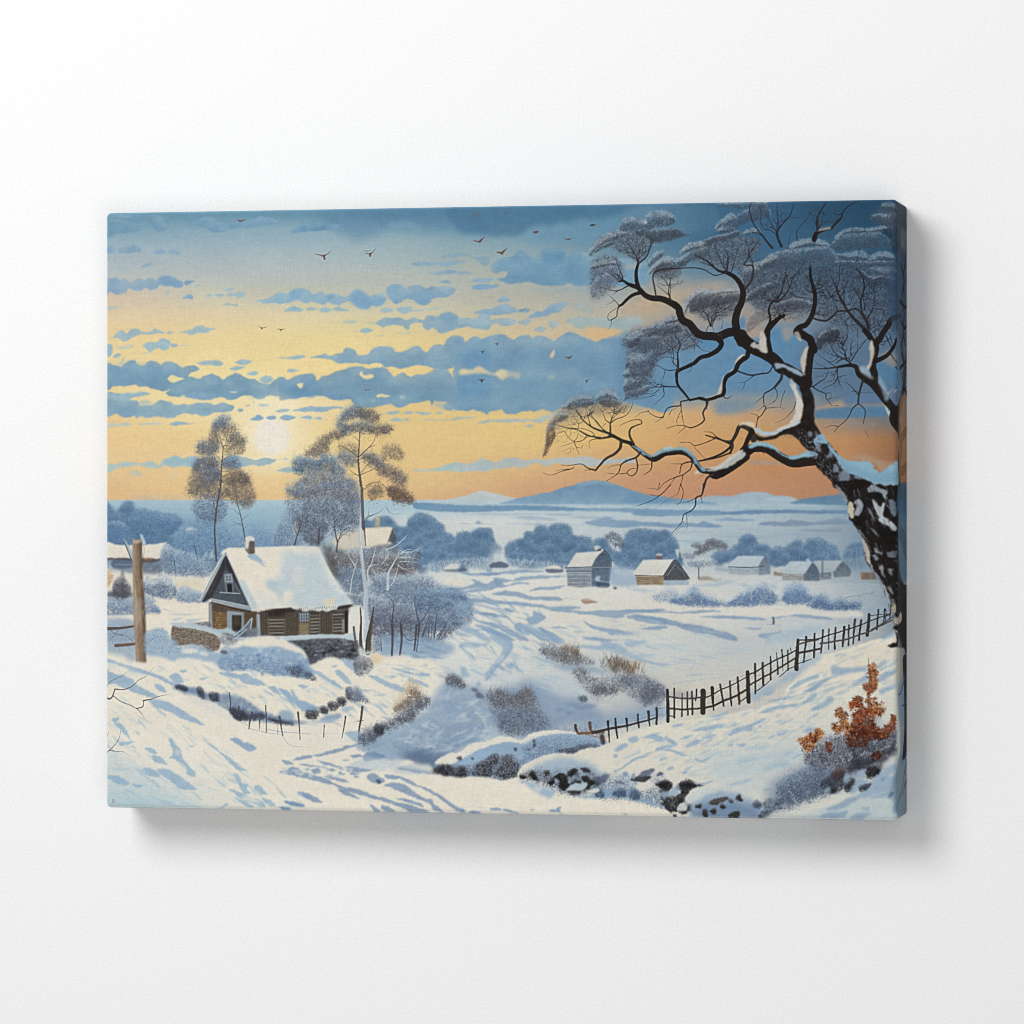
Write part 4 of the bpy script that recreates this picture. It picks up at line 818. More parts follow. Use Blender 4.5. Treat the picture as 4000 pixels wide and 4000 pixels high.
airy("800,40 900,-20 1080,-30 1180,20 1200,100 1080,130 920,100 840,80", (150,136,122), (122,120,126), (94,96,108), 1800, .4)
airy("1170,20 1300,-10 1420,20 1440,120 1380,190 1290,170 1200,110", (178,150,118), (146,134,124), (112,108,110), 1800, .35)
airy("900,120 1100,110 1180,200 1120,330 950,330 860,220", (140,164,194), (116,142,176), (96,112,138), 1500, .35)
for s, a, b in (("1078,705 1068,560 1062,400 1075,250 1092,140 1112,40 1130,-60", 20, 13),): stroke(s, a, b, TK, .92)
stroke("1075,250 1048,140 1020,60 960,-20", 9, 4, TK, .7); stroke("1092,140 1150,60 1190,0", 7, 3, TK, .7)
stroke("1352,520 1335,420 1310,290 1275,160 1262,60 1258,0", 14, 6, TK, .85)
for s in ("1325,350 1260,360 1180,390", "1300,270 1240,220 1190,200", "1320,320 1380,270 1420,240", "1335,400 1400,360", "1300,240 1350,190", "1330,380 1250,340 1210,330", "1262,60 1220,20", "1262,80 1310,30 1330,0"): stroke(s, 6, 2, (108,108,118), .75)
view(400, 1300)
stroke("1112,1440 1122,1360 1130,1240 1138,1150 1142,1090", 13, 9, TK, .92)
for s in ("1140,1095 1120,1030 1108,960", "1142,1090 1165,1050 1180,960 1200,920", "1135,1210 1190,1170 1250,1140", "1132,1220 1080,1160 1040,1080", "1128,1280 1060,1250 960,1240", "1125,1330 1060,1380 1010,1449", "1120,1370 1180,1340 1260,1320", "1120,1420 1200,1380 1290,1370", "1130,1250 1220,1220 1300,1190"): stroke(s, 7, 2, (104,98,98), .8)
for A, q, n in (("1142,1090", "1060,830 1200,860 1330,1000 1320,1120 1180,1080 920,1080 1020,980", 34), ("1128,1300", "850,1230 1040,1180 1280,1200 1340,1400 1180,1449 830,1449", 44)): grow_twigs(A, q, n, 8, (98,94,100), .55)
view(400, 1900); grow_twigs("1090,140", "820,20 1080,-20 1200,60 1150,300 900,300", 34, 7, (96,96,108), .5); grow_twigs("1265,100", "1180,0 1400,0 1430,120 1280,200", 18, 5, (110,104,108), .5)
# the tree pair on the right of the sun
view(1100, 1300)
airy("560,790 620,720 680,695 740,705 800,740 860,760 820,800 740,800 660,810 600,840 560,900 525,880", (144,168,192), (118,138,164), (96,104,120), 1500, .6)
airy("720,720 800,725 900,760 920,820 860,860 780,830 740,780", (150,140,128), (136,126,118), (104,98,98), 900, .2)
airy("570,880 640,870 720,860 800,850 830,900 760,930 680,930 600,970 560,960", (140,160,180), (112,126,146), (88,92,104), 1200, .5)
airy("820,900 900,880 960,890 1020,880 1045,910 980,960 900,960 840,940", (136,134,134), (118,114,116), (90,88,94), 900, .4)
airy("510,940 560,970 540,1010 505,1000", (150,140,126), (130,120,112), (100,94,94), 250, .2)
airy("300,1080 340,1030 420,970 500,940 520,960 460,1010 440,1080 420,1160 330,1160 220,1150", (158,148,132), (136,128,120), (104,100,104), 1600, .3)
airy("540,1060 640,1050 740,1100 680,1200 560,1150", (176,160,136), (166,150,126), (120,112,106), 500, .12)
airy("960,1090 1040,1060 1110,1080 1160,1180 1090,1200 1010,1180 960,1220", (170,148,124), (152,136,120), (116,108,106), 700, .22)
airy("760,1160 860,1140 940,1200 980,1270 880,1270 800,1220", (150,150,154), (126,128,138), (92,92,104), 1100, .4)
airy("540,1140 640,1140 720,1200 660,1260 560,1220", (160,172,184), (140,152,170), (108,116,132), 800, .4)
airy("900,1260 1000,1250 1100,1290 1180,1370 1160,1449 1050,1400 940,1340", (152,142,138), (128,122,124), (96,92,98), 1300, .35)
airy("110,1250 130,1190 220,1180 330,1200 400,1160 500,1180 560,1260 600,1300 540,1340 420,1330 300,1310 200,1340 140,1320", (134,168,202), (108,136,172), (86,100,126), 2600, .75)
airy("160,1449 220,1360 300,1310 420,1330 560,1340 640,1380 700,1449", (150,168,188), (122,134,156), (94,98,112), 2600, .6)
fill("360,1290 440,1260 470,1310 420,1350 370,1340", (190,168,130), .45, soft=4, tex=.5); fill("240,1400 320,1370 370,1410 300,1449", (214,190,140), .55, soft=4, tex=.5)
stroke("752,1449 742,1360 730,1270 726,1180 735,1060 738,940", 26, 8, TK, .92)
for s, w in (("728,1180 650,1120 590,1085 540,1065", 12), ("738,1170 800,1110 850,1060 880,1010 900,950", 13), ("820,1090 870,1070 920,1060", 7), ("736,1030 690,990 640,960", 7), ("745,1360 690,1330 640,1290 620,1250", 9), ("745,1355 700,1340 600,1338", 7),
             ("755,1340 800,1320 870,1290 900,1270", 9), ("758,1320 800,1260 850,1220 930,1200", 8), ("735,1240 710,1200", 6), ("735,1200 790,1180 860,1190 920,1220", 7), ("690,1130 640,1060 600,1020", 5), ("800,1449 850,1420 920,1410 960,1430", 11), ("910,1420 950,1360", 6)):
    stroke(s, w, 2, (100,94,96), .85)
grow_twigs("738,1060", "560,880 700,870 900,900 900,1040 740,1020 560,1040", 16, 4, (116,106,102), .45)
grow_twigs("740,1000", "540,880 640,720 820,740 920,820 1000,900 760,960", 34, 7, (104,98,100), .5); grow_twigs("400,1440", "150,1250 320,1180 500,1190 620,1340 640,1449 200,1449", 44, 8, (92,94,108), .45)
grow_twigs("742,1330", "760,1160 920,1150 1120,1300 1000,1360 820,1300", 14, 4, (116,108,108), .45)
view(1100, 1900)
airy("1000,20 1060,0 1120,20 1190,60 1240,120 1230,160 1150,160 1100,140 1040,120", (140,116,102), (116,100,92), (88,76,74), 1600, .45)
airy("830,20 920,-20 960,60 900,110 840,120", (170,150,116), (150,134,116), (116,106,100), 700, .2)
stroke("1000,130 1050,120 1110,180", 4, 2, (110,100,100), .5)
for s, w in (("760,40 830,0 860,-40", 9), ("950,-20 1010,30 1080,60", 9), ("800,300 870,270 930,240 970,200", 9), ("790,340 820,270 825,200", 7), ("990,200 1040,260 1140,255", 6), ("820,280 900,260", 5)): stroke(s, w, 2, (98,94,98), .85)
# grey round-headed trees next to it
airy("60,20 200,10 330,0 560,-40 700,0 740,100 720,200 600,200 480,140 330,120 200,130 100,100", (146,168,192), (108,130,162), (86,94,114), 3400, .7)
airy("200,180 280,120 360,110 440,100 520,130 560,200 640,160 720,200 740,330 700,400 600,410 540,400 480,320 400,280 330,340 260,300", (190,202,216), (138,154,182), (98,106,126), 3800, .75)
airy("140,300 220,240 330,300 420,330 440,400 380,440 300,430 220,440 170,400", (170,184,202), (122,136,162), (90,96,114), 2200, .7)
airy("220,440 330,420 400,470 380,540 300,560 240,520", (150,164,186), (120,130,152), (88,90,104), 1300, .6)
fill("560,400 640,360 740,370 730,400 640,420", (196,208,220), .8, soft=3, rough=3)
airy("60,-30 200,-60 420,-80 600,-40 720,60 740,240 700,400 540,470 330,440 180,460 100,300 40,120", (178,194,210), (124,142,168), (88,96,116), 3000, .3)
for s, w in (("125,555 150,470 190,350 205,270", 16), ("150,470 125,400 110,320", 8), ("352,540 356,440 375,340", 22), ("356,430 310,370 260,330", 8), ("520,620 530,540 560,460 600,410", 18), ("530,530 510,440 500,350 490,260", 16), ("505,400 450,330 430,270", 9), ("500,340 550,280 580,240", 8), ("600,410 650,380", 6), ("545,500 600,440", 7)): stroke(s, w, 4, (86,84,94), .85)
grow_twigs("356,420", "220,260 440,260 440,420 240,430", 14, 5, (92,94,108), .55); grow_twigs("505,330", "380,130 700,130 720,300 560,400 420,300", 18, 5, (92,94,108), .55)

# ---- the thicket right of the cottage
airy("390,700 520,640 700,620 860,620 1000,640 1240,620 1310,600 1260,760 1200,850 900,880 700,860 500,860", (190,200,210), (136,136,148), (92,88,94), 5200, .4)
airy("520,800 640,760 760,800 800,900 760,1080 680,1110 620,1000 540,920", (150,178,206), (120,148,180), (94,112,140), 2600, .7)
airy("830,900 960,830 1100,850 1250,830 1400,860 1480,930 1600,960 1720,1020 1790,1120 1800,1220 1740,1300 1560,1340 1300,1340 1100,1330 900,1300 820,1180", (182,198,216), (126,152,188), (92,114,150), 11000, .8)
airy("900,850 1100,860 1300,860 1440,930 1300,1010 1060,1010 900,960", (196,210,224), (146,168,198), (112,132,164), 3600, .5)
airy("1260,1000 1440,980 1620,960 1740,1020 1700,1130 1500,1180 1300,1150", (152,180,210), (116,148,188), (92,120,160), 3000, .5)
airy("1660,1150 1700,1110 1750,1140 1740,1200 1680,1210", (176,200,222), (146,178,210), (120,150,188), 500, .6)
airy("730,1030 800,1010 860,1040 990,1080 960,1150 830,1160 760,1120", (204,216,226), (164,184,208), (126,146,178), 1600, .7)
fill("860,1160 1000,1150 1240,1180 1260,1340 1220,1449 880,1449", (126,138,162), .75, soft=6, rough=6, tex=.6, vs=8)
airy("880,1170 1240,1170 1330,1320 1320,1449 880,1449", (156,168,188), (112,122,146), (78,82,98), 3600, .25)
airy("1300,1200 1660,1200 1700,1300 1600,1380 1500,1449 1300,1449", (150,172,200), (118,140,172), (88,100,128), 3600, .4, L=6)
for s, w in (("1285,1449 1300,1300 1270,1170 1250,1050", 22), ("1132,1449 1125,1300 1150,1210", 22), ("1046,1449 1045,1280 1060,1130 1040,1060", 20), ("1210,1449 1290,1380", 10), ("1320,1449 1360,1320 1400,1220", 10), ("1385,1440 1395,1300 1390,1180", 8), ("1440,1449 1455,1300 1470,1160", 11), ("1480,1449 1540,1320 1620,1200 1660,1130", 9),
             ("1510,1449 1590,1330 1650,1260", 7), ("1140,1380 1180,1440", 7), ("1180,1449 1130,1370", 8), ("1300,1300 1370,1200 1420,1090", 8), ("1046,1300 1000,1200 930,1150", 7), ("1270,1170 1310,1060", 7), ("1345,1449 1380,1380", 7), ("1415,1449 1420,1330", 6), ("930,1449 900,1400 860,1380", 6)): stroke(s, w, 4, (82,80,96), .85)
grow_twigs("1290,1300", "1050,1100 1250,1000 1500,1050 1600,1200 1300,1300", 22, 6, (98,104,126), .5); grow_twigs("1050,1300", "880,1180 1200,1160 1200,1330 900,1350", 14, 5, (90,92,108), .55)
grow_twigs("1130,1300", "880,1150 1100,1000 1240,1100 1220,1300 1000,1340", 34, 8, (84,88,108), .55); grow_twigs("1460,1300", "1320,1100 1500,1000 1720,1120 1700,1280 1500,1340", 40, 8, (90,102,130), .5)
# birch and frosted boughs
WT = (200,210,220)
stroke("800,1449 800,1340 795,1180 800,1050 785,900 765,720 745,520 748,360 760,240", 44, 22, (186,198,214), .9, soft=1.5)
stroke("790,1340 780,1180 782,1040", 14, 10, (222,228,234), .6); stroke("830,1060 845,1200 850,1300 815,1449", 16, 30, (120,130,150), .55)
stroke("775,400 768,250 762,100 760,20", 32, 26, (100,96,104), .9); stroke("770,330 785,430 795,560", 22, 10, (96,94,104), .8)
stroke("752,400 750,520 768,700", 16, 8, (214,220,226), .7)
for s, w in (("1005,970 1008,830 1040,760 1100,660 1160,600", 26), ("1000,960 1060,900 1090,800 1110,740", 10), ("990,600 1080,560 1150,500 1200,450", 12), ("1140,620 1220,620 1330,580", 10), ("1110,670 1200,670 1290,690", 9), ("1120,710 1200,710 1280,720", 9), ("1100,740 1160,780 1250,770", 8), ("1130,640 1180,600 1260,600", 7),
             ("825,900 815,800 850,730 880,620 905,500", 16), ("820,760 880,740 930,740", 8), ("690,740 640,660 610,560", 11), ("690,740 720,800", 7), ("880,560 870,470", 7), ("980,580 1010,640 960,720 910,780", 8), ("650,990 665,880 690,780 720,680", 12), ("640,1010 560,1010 520,1040 500,1110 480,1160", 14), ("980,700 1010,640", 6), ("740,640 770,560", 5)): stroke(s, w, 3, WT, .85)
for i in range(90):
    x, y = rng.uniform(560, 1280), rng.uniform(500, 860); an = rng.normal(-1.4, .7); l = rng.uniform(40, 110)
    stroke("%g,%g %g,%g %g,%g" % (x, y, x + np.cos(an) * l * .5 + 8, y + np.sin(an) * l * .5, x + np.cos(an) * l, y + np.sin(an) * l), rng.uniform(3, 6), 1.5, WT if rng.random() < .7 else (150,158,172), .55)
fill("390,560 480,600 520,700 530,840 480,860 420,720", (88,82,82), .75, soft=3, rough=5, tex=.5, vs=6); fill("520,600 600,600 640,720 560,760", (96,92,94), .55, soft=4, rough=5, tex=.6)

# ---- the log cottage
view(400, 1900)
C = lambda s, c, a=.98, **k: fill(s, c, a, sharp=True, **dict(dict(soft=.6, var=8, vs=6), **k))
C("1010,1095 1150,1110 1410,1170 1490,1190 1494,1425 1260,1420 1010,1350", (96,80,66), vs=4, var=14)
C("1480,1190 1650,1150 2320,1120 2318,1385 2000,1395 1690,1412 1490,1420", (80,72,64), vs=4, var=16, col2=(98,90,78))
C("1490,1180 1650,1145 2330,1110 2320,1195 1900,1215 1490,1235", (58,50,46), .85, soft=3)
C("1040,1178 1178,1190 1176,1356 1044,1348", (130,102,72), var=18, vs=3, asp=4)
for i in range(10): stroke("1045,%d 1172,%d" % (1192 + i * 17, 1200 + i * 16), 5, 4, (98,72,46), .75)
for i in range(16): stroke("%d,%d %d,%d" % (1050 + rng.integers(0, 80), 1190 + rng.integers(0, 150), 1090 + rng.integers(0, 80), 1195 + rng.integers(0, 150)), 5, 3, (196,156,100), .4)
C("1008,1105 1034,1110 1044,1350 1014,1352", (158,166,176)); C("1334,1190 1450,1205 1440,1300 1340,1310", (102,80,62)); 
C("1178,1172 1338,1188 1338,1410 1210,1400 1178,1360", (156,168,182)); C("1224,1213 1316,1215 1314,1400 1226,1380", (64,58,54), var=14, vs=5); fill("1240,1230 1290,1230 1290,1300 1240,1300", (110,96,70), .4, soft=2)
stroke("1200,1180 1200,1390", 7, 7, (120,132,150), .6); stroke("1328,1195 1328,1400", 7, 7, (120,132,150), .6)
C("1455,1202 1488,1205 1494,1418 1462,1420", (170,178,190)); stroke("1463,1210 1470,1415", 4, 4, (110,118,132), .6)
# long wall: boards, shutters, little windows
for a, b in ((1725, 1855), (2050, 2170), (1500, 1570)):
    C("%d,1190 %d,1180 %d,1405 %d,1412" % (a, b, b, a), (92,84,74), .88, var=16, vs=4)
    for xx_ in range(a, b, 22): stroke("%d,1190 %d,1405" % (xx_, xx_ + 2), 5, 4, (70,60,50), .7)
for a, b, t0 in ((1570, 1722, 1245), (1960, 2052, 1205), (2172, 2285, 1195)):
    C("%d,%d %d,%d %d,1400 %d,1402" % (a, t0, b, t0 - 3, b, a), (84,76,68), .9)
    yy_ = t0 + 14
    while yy_ < 1392: stroke("%d,%d %d,%d" % (a + 12, yy_, b - 12, yy_ - 3), 15, 13, (140,136,130) if rng.random() < .7 else (112,106,100), .8); yy_ += 31
    stroke("%d,%d %d,1400" % (a, t0, a), 8, 8, (130,118,98), .7); stroke("%d,%d %d,1400" % (b, t0, b), 8, 8, (130,118,98), .7)
C("1858,1195 1952,1190 1950,1275 1862,1278", (140,156,172)); C("1858,1290 1950,1288 1946,1395 1862,1400", (150,134,106))
for xx_ in (1880, 1905, 1930): stroke("%d,1195 %d,1275" % (xx_, xx_), 6, 6, (70,76,84), .7)
for yy_ in (1222, 1250): stroke("1862,%d 1950,%d" % (yy_, yy_ - 2), 6, 6, (84,88,94), .7)
for i in range(14): stroke("%d,%d %d,%d" % (1870 + (i % 4) * 20, 1302 + (i // 4) * 24, 1884 + (i % 4) * 20, 1300 + (i // 4) * 24 + rng.integers(-8, 10)), 6, 4, (88,76,60), .7)
C("2285,1180 2320,1170 2318,1380 2290,1385", (52,48,50)); C("2262,1250 2285,1250 2285,1375 2264,1378", (160,160,158), .8)
# gable
C("1165,638 1245,800 1330,985 1395,1130 1415,1178 1200,1112 1030,1062 1000,1060 1090,870", (72,72,80), var=10, vs=5)
C("1150,800 1180,790 1270,930 1375,1115 1200,1080 1040,1052 1100,930", (86,96,110), .95, var=14, vs=4)
for i in range(26):
    x = 1045 + i * 13; yt = 1060 - (x - 1040) * 1.95 if x < 1165 else 800 + (x - 1165) * 1.5
    stroke("%d,%d %d,%d" % (x, min(max(yt + 30, 830), 1060), x + 3, 1062 + (x - 1045) * .14), 4, 3, (66,74,88), .7)
C("1165,640 1155,780 1105,910 1010,1062 960,1095 940,1092 1010,950 1110,760", (62,60,66), .92); C("1165,640 1250,800 1400,1130 1370,1110 1250,880 1170,760", (58,58,64), .85)
C("1152,830 1222,822 1238,905 1156,908", (164,176,188), .9); C("1166,846 1212,842 1220,890 1170,892", (92,104,120), .9); stroke("1190,835 1195,900", 6, 6, (176,186,196), .8); stroke("1160,868 1228,864", 5, 5, (176,186,196), .8)
C("1160,912 1236,908 1240,1008 1170,1004", (140,152,166)); C("1174,918 1228,915 1230,1004 1182,1000", (48,46,50))
stroke("1110,1000 1300,1012", 10, 8, (168,180,192), .9); stroke("1255,920 1305,1010", 5, 5, (150,162,176), .6)
C("1026,1054 1200,1086 1395,1130 1412,1174 1190,1128 1030,1084", (158,170,182), var=10); stroke("1030,1060 1395,1134", 5, 5, (206,214,220), .7); stroke("1030,1090 1200,1140 1400,1182", 12, 10, (44,40,40), .75)
# roof
C("1112,650 1140,605 1190,580 1300,580 1400,577 1600,572 1800,564 2030,572 2055,600 2110,720 2180,850 2260,990 2330,1060 2362,1112 2290,1122 2240,1128 2215,1160 2175,1162 2140,1178 2110,1182 2080,1166 2050,1180 2000,1170 1970,1166 1935,1178 1895,1180 1870,1150 1840,1164 1800,1154 1780,1134 1750,1142 1690,1148 1650,1150 1600,1146 1560,1152 1520,1172 1450,1166 1415,1180 1395,1130 1340,1010 1290,900 1240,790 1166,632", (236,226,214), var=5, vs=20)
fill("1720,640 2040,610 2110,740 2200,900 2330,1060 2355,1108 2200,1150 1900,1160 1700,1110 1640,1000 1600,930 1560,880 1660,830 1700,740", (190,208,222), .85, soft=6, rough=7, rs=14)
fill("1800,780 1860,740 1900,850 1880,960 1800,920", (222,222,218), .6, soft=6); fill("1720,1000 1790,980 1810,1050 1740,1110 1700,1060", (236,226,214), .8, soft=3); fill("1560,870 1620,900 1680,1010 1620,1000 1540,940", (168,196,218), .6, soft=4, rough=4)
fill("1290,900 1340,900 1400,1010 1470,1130 1420,1170 1390,1110", (176,202,220), .75, soft=3, rough=3); fill("1460,980 1560,1010 1660,1100 1640,1140 1500,1130", (206,216,222), .5, soft=5); fill("2065,1075 2200,1050 2190,1110 2140,1150", (232,216,194), .8, soft=1.2, sharp=True)
fill("1800,585 2020,580 2050,640 1850,640", (232,224,212), .6, soft=4); fill("2070,640 2110,720 2180,850 2300,1020 2200,980 2100,800", (222,228,230), .5, soft=4)
for s in ("1940,880 2010,960 2090,990", "1960,640 2060,740 2110,830", "2010,760 2090,840", "1930,820 2080,930 2180,980", "1760,860 1850,940"): stroke(s, 4, 2, (160,180,202), .6)
stroke("1166,636 1125,690 1050,830 980,970 918,1096", 24, 22, (164,172,182), .95, soft=1); stroke("1150,640 1090,740 990,930 920,1080", 10, 7, (216,220,222), .85); stroke("1175,650 1250,820 1330,1000 1405,1165", 8, 10, (146,164,182), .7)
for i in range(46):                         # thatch fringe under the eave
    x = 1420 + i * 20; yb = 1172 - (x - 1420) * .045
    stroke("%g,%g %g,%g" % (x, yb + rng.normal(0, 6), x + rng.normal(0, 6), yb + rng.uniform(16, 34)), 7, 2, (60,50,46), .6)
fill("2215,1160 2245,1128 2362,1114 2340,1140 2260,1160", (58,50,48), .85, soft=1)
# chimney
C("1352,520 1436,512 1442,630 1410,645 1385,640 1352,600", (104,92,84), var=20, vs=4); C("1352,530 1385,540 1386,640 1352,605", (146,140,138), .7)
fill("1350,500 1356,480 1385,470 1418,474 1436,492 1434,518 1400,512 1388,530 1382,560 1372,590 1352,580", (226,222,218), .95, soft=.8)
fill("1372,650 1440,636 1500,690 1560,735 1500,705 1540,760 1470,715 1410,690", (158,186,216), .9, soft=1, rough=1.5)
# yard walls, gate
fill("815,1302 1010,1276 1012,1345 900,1330", (112,116,126), .9, soft=1, tex=.3, vs=5)
view(400, 2450)
fill("662,-20 720,0 860,10 1085,75 1105,190 1050,222 1000,230 960,182 850,160 668,155", (122,108,98), .97, soft=1, rough=2, var=30, vs=5)
x, y = inside("670,-10 860,15 1085,80 1100,200 1000,225 850,155 672,150", 1500); needles(x, y, rng.uniform(1, 3.5, 1500), rng.normal(.3, .5, 1500), pick([(82,72,66), (160,146,132), (140,112,84), (186,180,174)], 1500), np.full(1500, .6))
fill("655,-45 850,-40 980,-10 1090,15 1180,5 1250,40 1290,70 1230,75 1160,55 1110,70 1110,150 1085,80 1000,40 840,10 690,-10", (186,202,216), .95, soft=1, rough=1.5)
fill("1120,70 1200,60 1260,90 1280,140 1180,170 1120,150", (104,116,136), .85, soft=1.5, tex=.5, vs=6)
fill("1260,40 1310,20 1400,-80 1420,-80 1410,10 1470,0 1490,80 1400,110 1300,120 1250,100", (134,150,172), .85, soft=1.5, tex=.4, vs=6); fill("1290,80 1340,30 1370,60 1340,100", (92,100,116), .8, soft=1.5)
for s in ("1240,80 1330,10 1410,-85", "1415,-80 1400,20", "1270,100 1360,20", "1180,10 1260,70"): stroke(s, 11, 8, (176,196,214), .85)
# retaining wall and snow ledge
view(1100, 2450)
fill("40,125 150,108 300,100 400,96 560,96 690,110 730,160 735,260 700,310 620,302 480,282 420,292 350,336 255,345 225,260 150,185", (88,92,104), .96, soft=1.5, rough=3, var=20, vs=6)
for i in range(0):
    x, y = rng.uniform(90, 700), rng.uniform(110, 290)
    if y > 110 + (260 - x) * 1.0: fill("%g,%g %g,%g %g,%g %g,%g" % (x, y, x + 30, y - 12, x + 52, y + 3, x + 22, y + 14), [(66,62,66), (120,130,148), (92,82,80), (146,166,190)][i % 4], .7, soft=.8, rough=1.2, rs=4)
crown("260,180 500,110 700,120 730,250 620,300 430,290 300,340", (150,166,188), (92,98,114), (54,52,58), n=900, rim=.1, base=.15, L=3)
for i in range(150):
    x, y = rng.uniform(80, 715), rng.uniform(112, 300); a_, b_ = rng.uniform(10, 24), rng.uniform(5, 10)
    if y > 116 + (260 - x) * 1.0 and y < 320 - abs(x - 420) * .06: fill("%g,%g %g,%g %g,%g %g,%g" % (x, y, x + a_, y - b_, x + 2 * a_, y + 2, x + a_, y + b_), [(58,54,58), (124,130,144), (92,84,80), (152,168,188), (46,44,48)][i % 5], .75, soft=.7, rough=1.5, rs=4)
fill("-430,95 -200,90 0,85 250,70 450,62 600,70 690,50 720,110 690,125 560,100 400,95 250,108 100,118 0,115 -150,150 -400,110", (188,206,222), .96, soft=1.2, rough=1.5)
for i in range(9): stroke("%d,%d %d,%d" % (450 + i * 26, 75, 455 + i * 26, 110), 7, 4, (206,216,224), .5)
fill("900,90 1150,60 1330,90 1560,130 1640,200 1500,270 1240,280 1100,262 940,275", (140,170,204), .8, soft=5, rough=6); flecks("900,100 1600,120 1500,280 940,270", 40, .05, 16, 3.5, [(172,196,218), (118,150,190)], .5)
# trunks by the corner
stroke("683,0 694,100 706,190", 24, 20, (108,98,96), .9); stroke("745,-180 752,-60 748,60 752,170 772,232", 14, 38, (84,76,78), .93); stroke("872,-190 858,-90 842,0 826,110 815,235", 12, 58, (88,80,74), .95); fill("735,170 800,215 870,225 900,245 780,262 730,240", (214,216,218), .9, soft=2, rough=3); stroke("820,40 800,140 800,230", 12, 16, (64,56,50), .7); stroke("862,-40 850,90 845,220", 10, 14, (120,108,92), .6)
crown("860,80 930,100 950,180 900,240 860,230", (196,206,216), (150,164,186), (110,116,134), n=700, rim=.2, base=.5)
for s, w in (("1046,-20 1050,100 1042,265", 26), ("1130,-20 1135,120 1118,262", 24), ("1275,-20 1265,120 1255,215", 22), ("1300,0 1290,120 1275,230", 12), ("940,110 945,230", 8), ("1140,50 1200,120 1280,110", 8), ("1330,100 1370,0", 8), ("1390,80 1395,0", 6), ("1470,80 1540,0", 7), ("1440,90 1460,0", 7)): stroke(s, w, w * .8, (84,80,92), .85)
# ---- near post and yard rails at the left margin
view(400, 1900)
fill("34,1345 300,1310 300,1449 34,1449", (150,172,198), .85, soft=2.5, rough=4)
x, y = inside("34,1340 300,1330 300,1449 34,1449", 500); needles(x, y, rng.uniform(2, 7, 500), rng.uniform(0, 6.28, 500), pick([(110,110,124), (196,208,220), (128,140,164)], 500), np.full(500, .5), .6)
stroke("34,1290 120,1285 300,1295", 22, 18, (176,196,216), .8); stroke("34,1355 180,1340 310,1315", 22, 14, (120,100,88), .85); stroke("34,1345 180,1330 310,1306", 6, 5, (196,206,214), .7)
view(400, 2450)
fill("34,-40 300,-40 310,150 320,330 240,290 150,250 34,230", (156,178,204), .8, soft=4, rough=5)
stroke("34,15 160,10 300,-10", 26, 22, (104,84,74), .9); stroke("34,4 200,0", 8, 6, (60,50,48), .7); stroke("130,172 220,165 312,155", 34, 28, (112,92,82), .9); stroke("140,160 310,145", 6, 5, (160,140,124), .6)
stroke("60,0 120,60 220,80 300,140", 8, 4, (92,78,74), .7); stroke("150,30 100,90 60,140", 6, 3, (100,84,80), .7); grow_twigs("180,60", "34,30 300,40 300,280 40,240", 16, 5, (104,98,106), .6)
view(400, 1900)
fill("200,512 198,500 212,495 252,560 296,640 296,720 270,680 236,600", (168,186,204), .97, sharp=True, soft=.6); stroke("205,515 240,600 272,680 296,730", 12, 14, (96,98,112), .8)
fill("362,470 355,452 378,458 400,500 412,545 385,558 366,520", (184,208,224), .95, soft=.7)
fill("288,520 300,504 318,512 330,500 348,508 366,498 372,520 374,640 380,800 384,920 396,985 398,1100 408,1250 414,1449 418,1640 420,1690 322,1678 314,1500 302,1300 296,1050 290,760", (150,124,102), .99, sharp=True, soft=.6, var=14, vs=10, asp=.25)
fill("350,520 372,520 374,640 380,800 384,920 396,985 398,1100 408,1250 414,1449 418,1640 420,1690 400,1690 388,1400 372,1000 356,780", (92,76,66), .8, soft=2)
fill("288,520 310,510 316,700 318,900 326,1100 330,1300 340,1500 350,1680 322,1678 314,1500 302,1300 296,1050 290,760", (182,162,144), .75, soft=2)
for i in range(70):
    x, y = rng.uniform(300, 395), rng.uniform(520, 1640); stroke("%g,%g %g,%g" % (x + (y - 520) * .02, y, x + (y - 520) * .02 + 6, y + rng.uniform(40, 130)), rng.uniform(3, 7), 2, [(112,84,62), (206,180,152), (96,76,60)][i % 3], .5)
fill("310,1080 350,1060 370,1200 350,1320 320,1280", (196,180,166), .5, soft=3); fill("300,504 318,514 330,500 348,508 366,498 366,530 300,540", (206,196,186), .6, soft=1.2)

# ---- snow in front of the cottage
SH, SH2, SH3 = (176,204,226), (146,180,212), (120,150,186)
CR = (238,229,216)
view(400, 2450)
fill("410,60 560,20 670,120 740,190 850,160 960,190 1080,230 1200,250 1200,420 1100,360 900,300 700,330 560,290 420,260", (152,182,212), .85, soft=3, rough=5)
x, y = inside("410,60 600,20 680,160 860,170 860,260 640,250 420,240", 800); needles(x, y, rng.uniform(2, 5, 800), rng.uniform(-2.6, -.5, 800), pick([(112,136,172), (190,208,224), (130,156,190)], 800), np.full(800, .4), .4)
stroke("415,160 480,110 560,90 650,130", 5, 3, (118,124,144), .6); stroke("420,40 520,30 640,80", 4, 3, (130,140,160), .5)
for s in ("745,215 800,195 880,200 900,230 830,245 770,240", "700,300 780,285 860,290 900,320 1000,345 940,370 800,350 700,345", "930,230 1000,240 980,265 920,255"): fill(s, (232,228,222), .9, soft=1.6, rough=2)
fill("240,340 300,325 420,335 420,270 520,275 620,310 760,340 920,335 1080,370 1130,430 1280,410 1440,460 1580,500 1700,520 1932,480 2000,560 1932,640 1932,900 1850,830 1750,780 1640,790 1560,760 1440,700 1320,640 1180,620 1000,610 920,580 800,530 640,480 480,420 380,390", CR, .96, soft=3, rough=4)
view(1100, 2450)
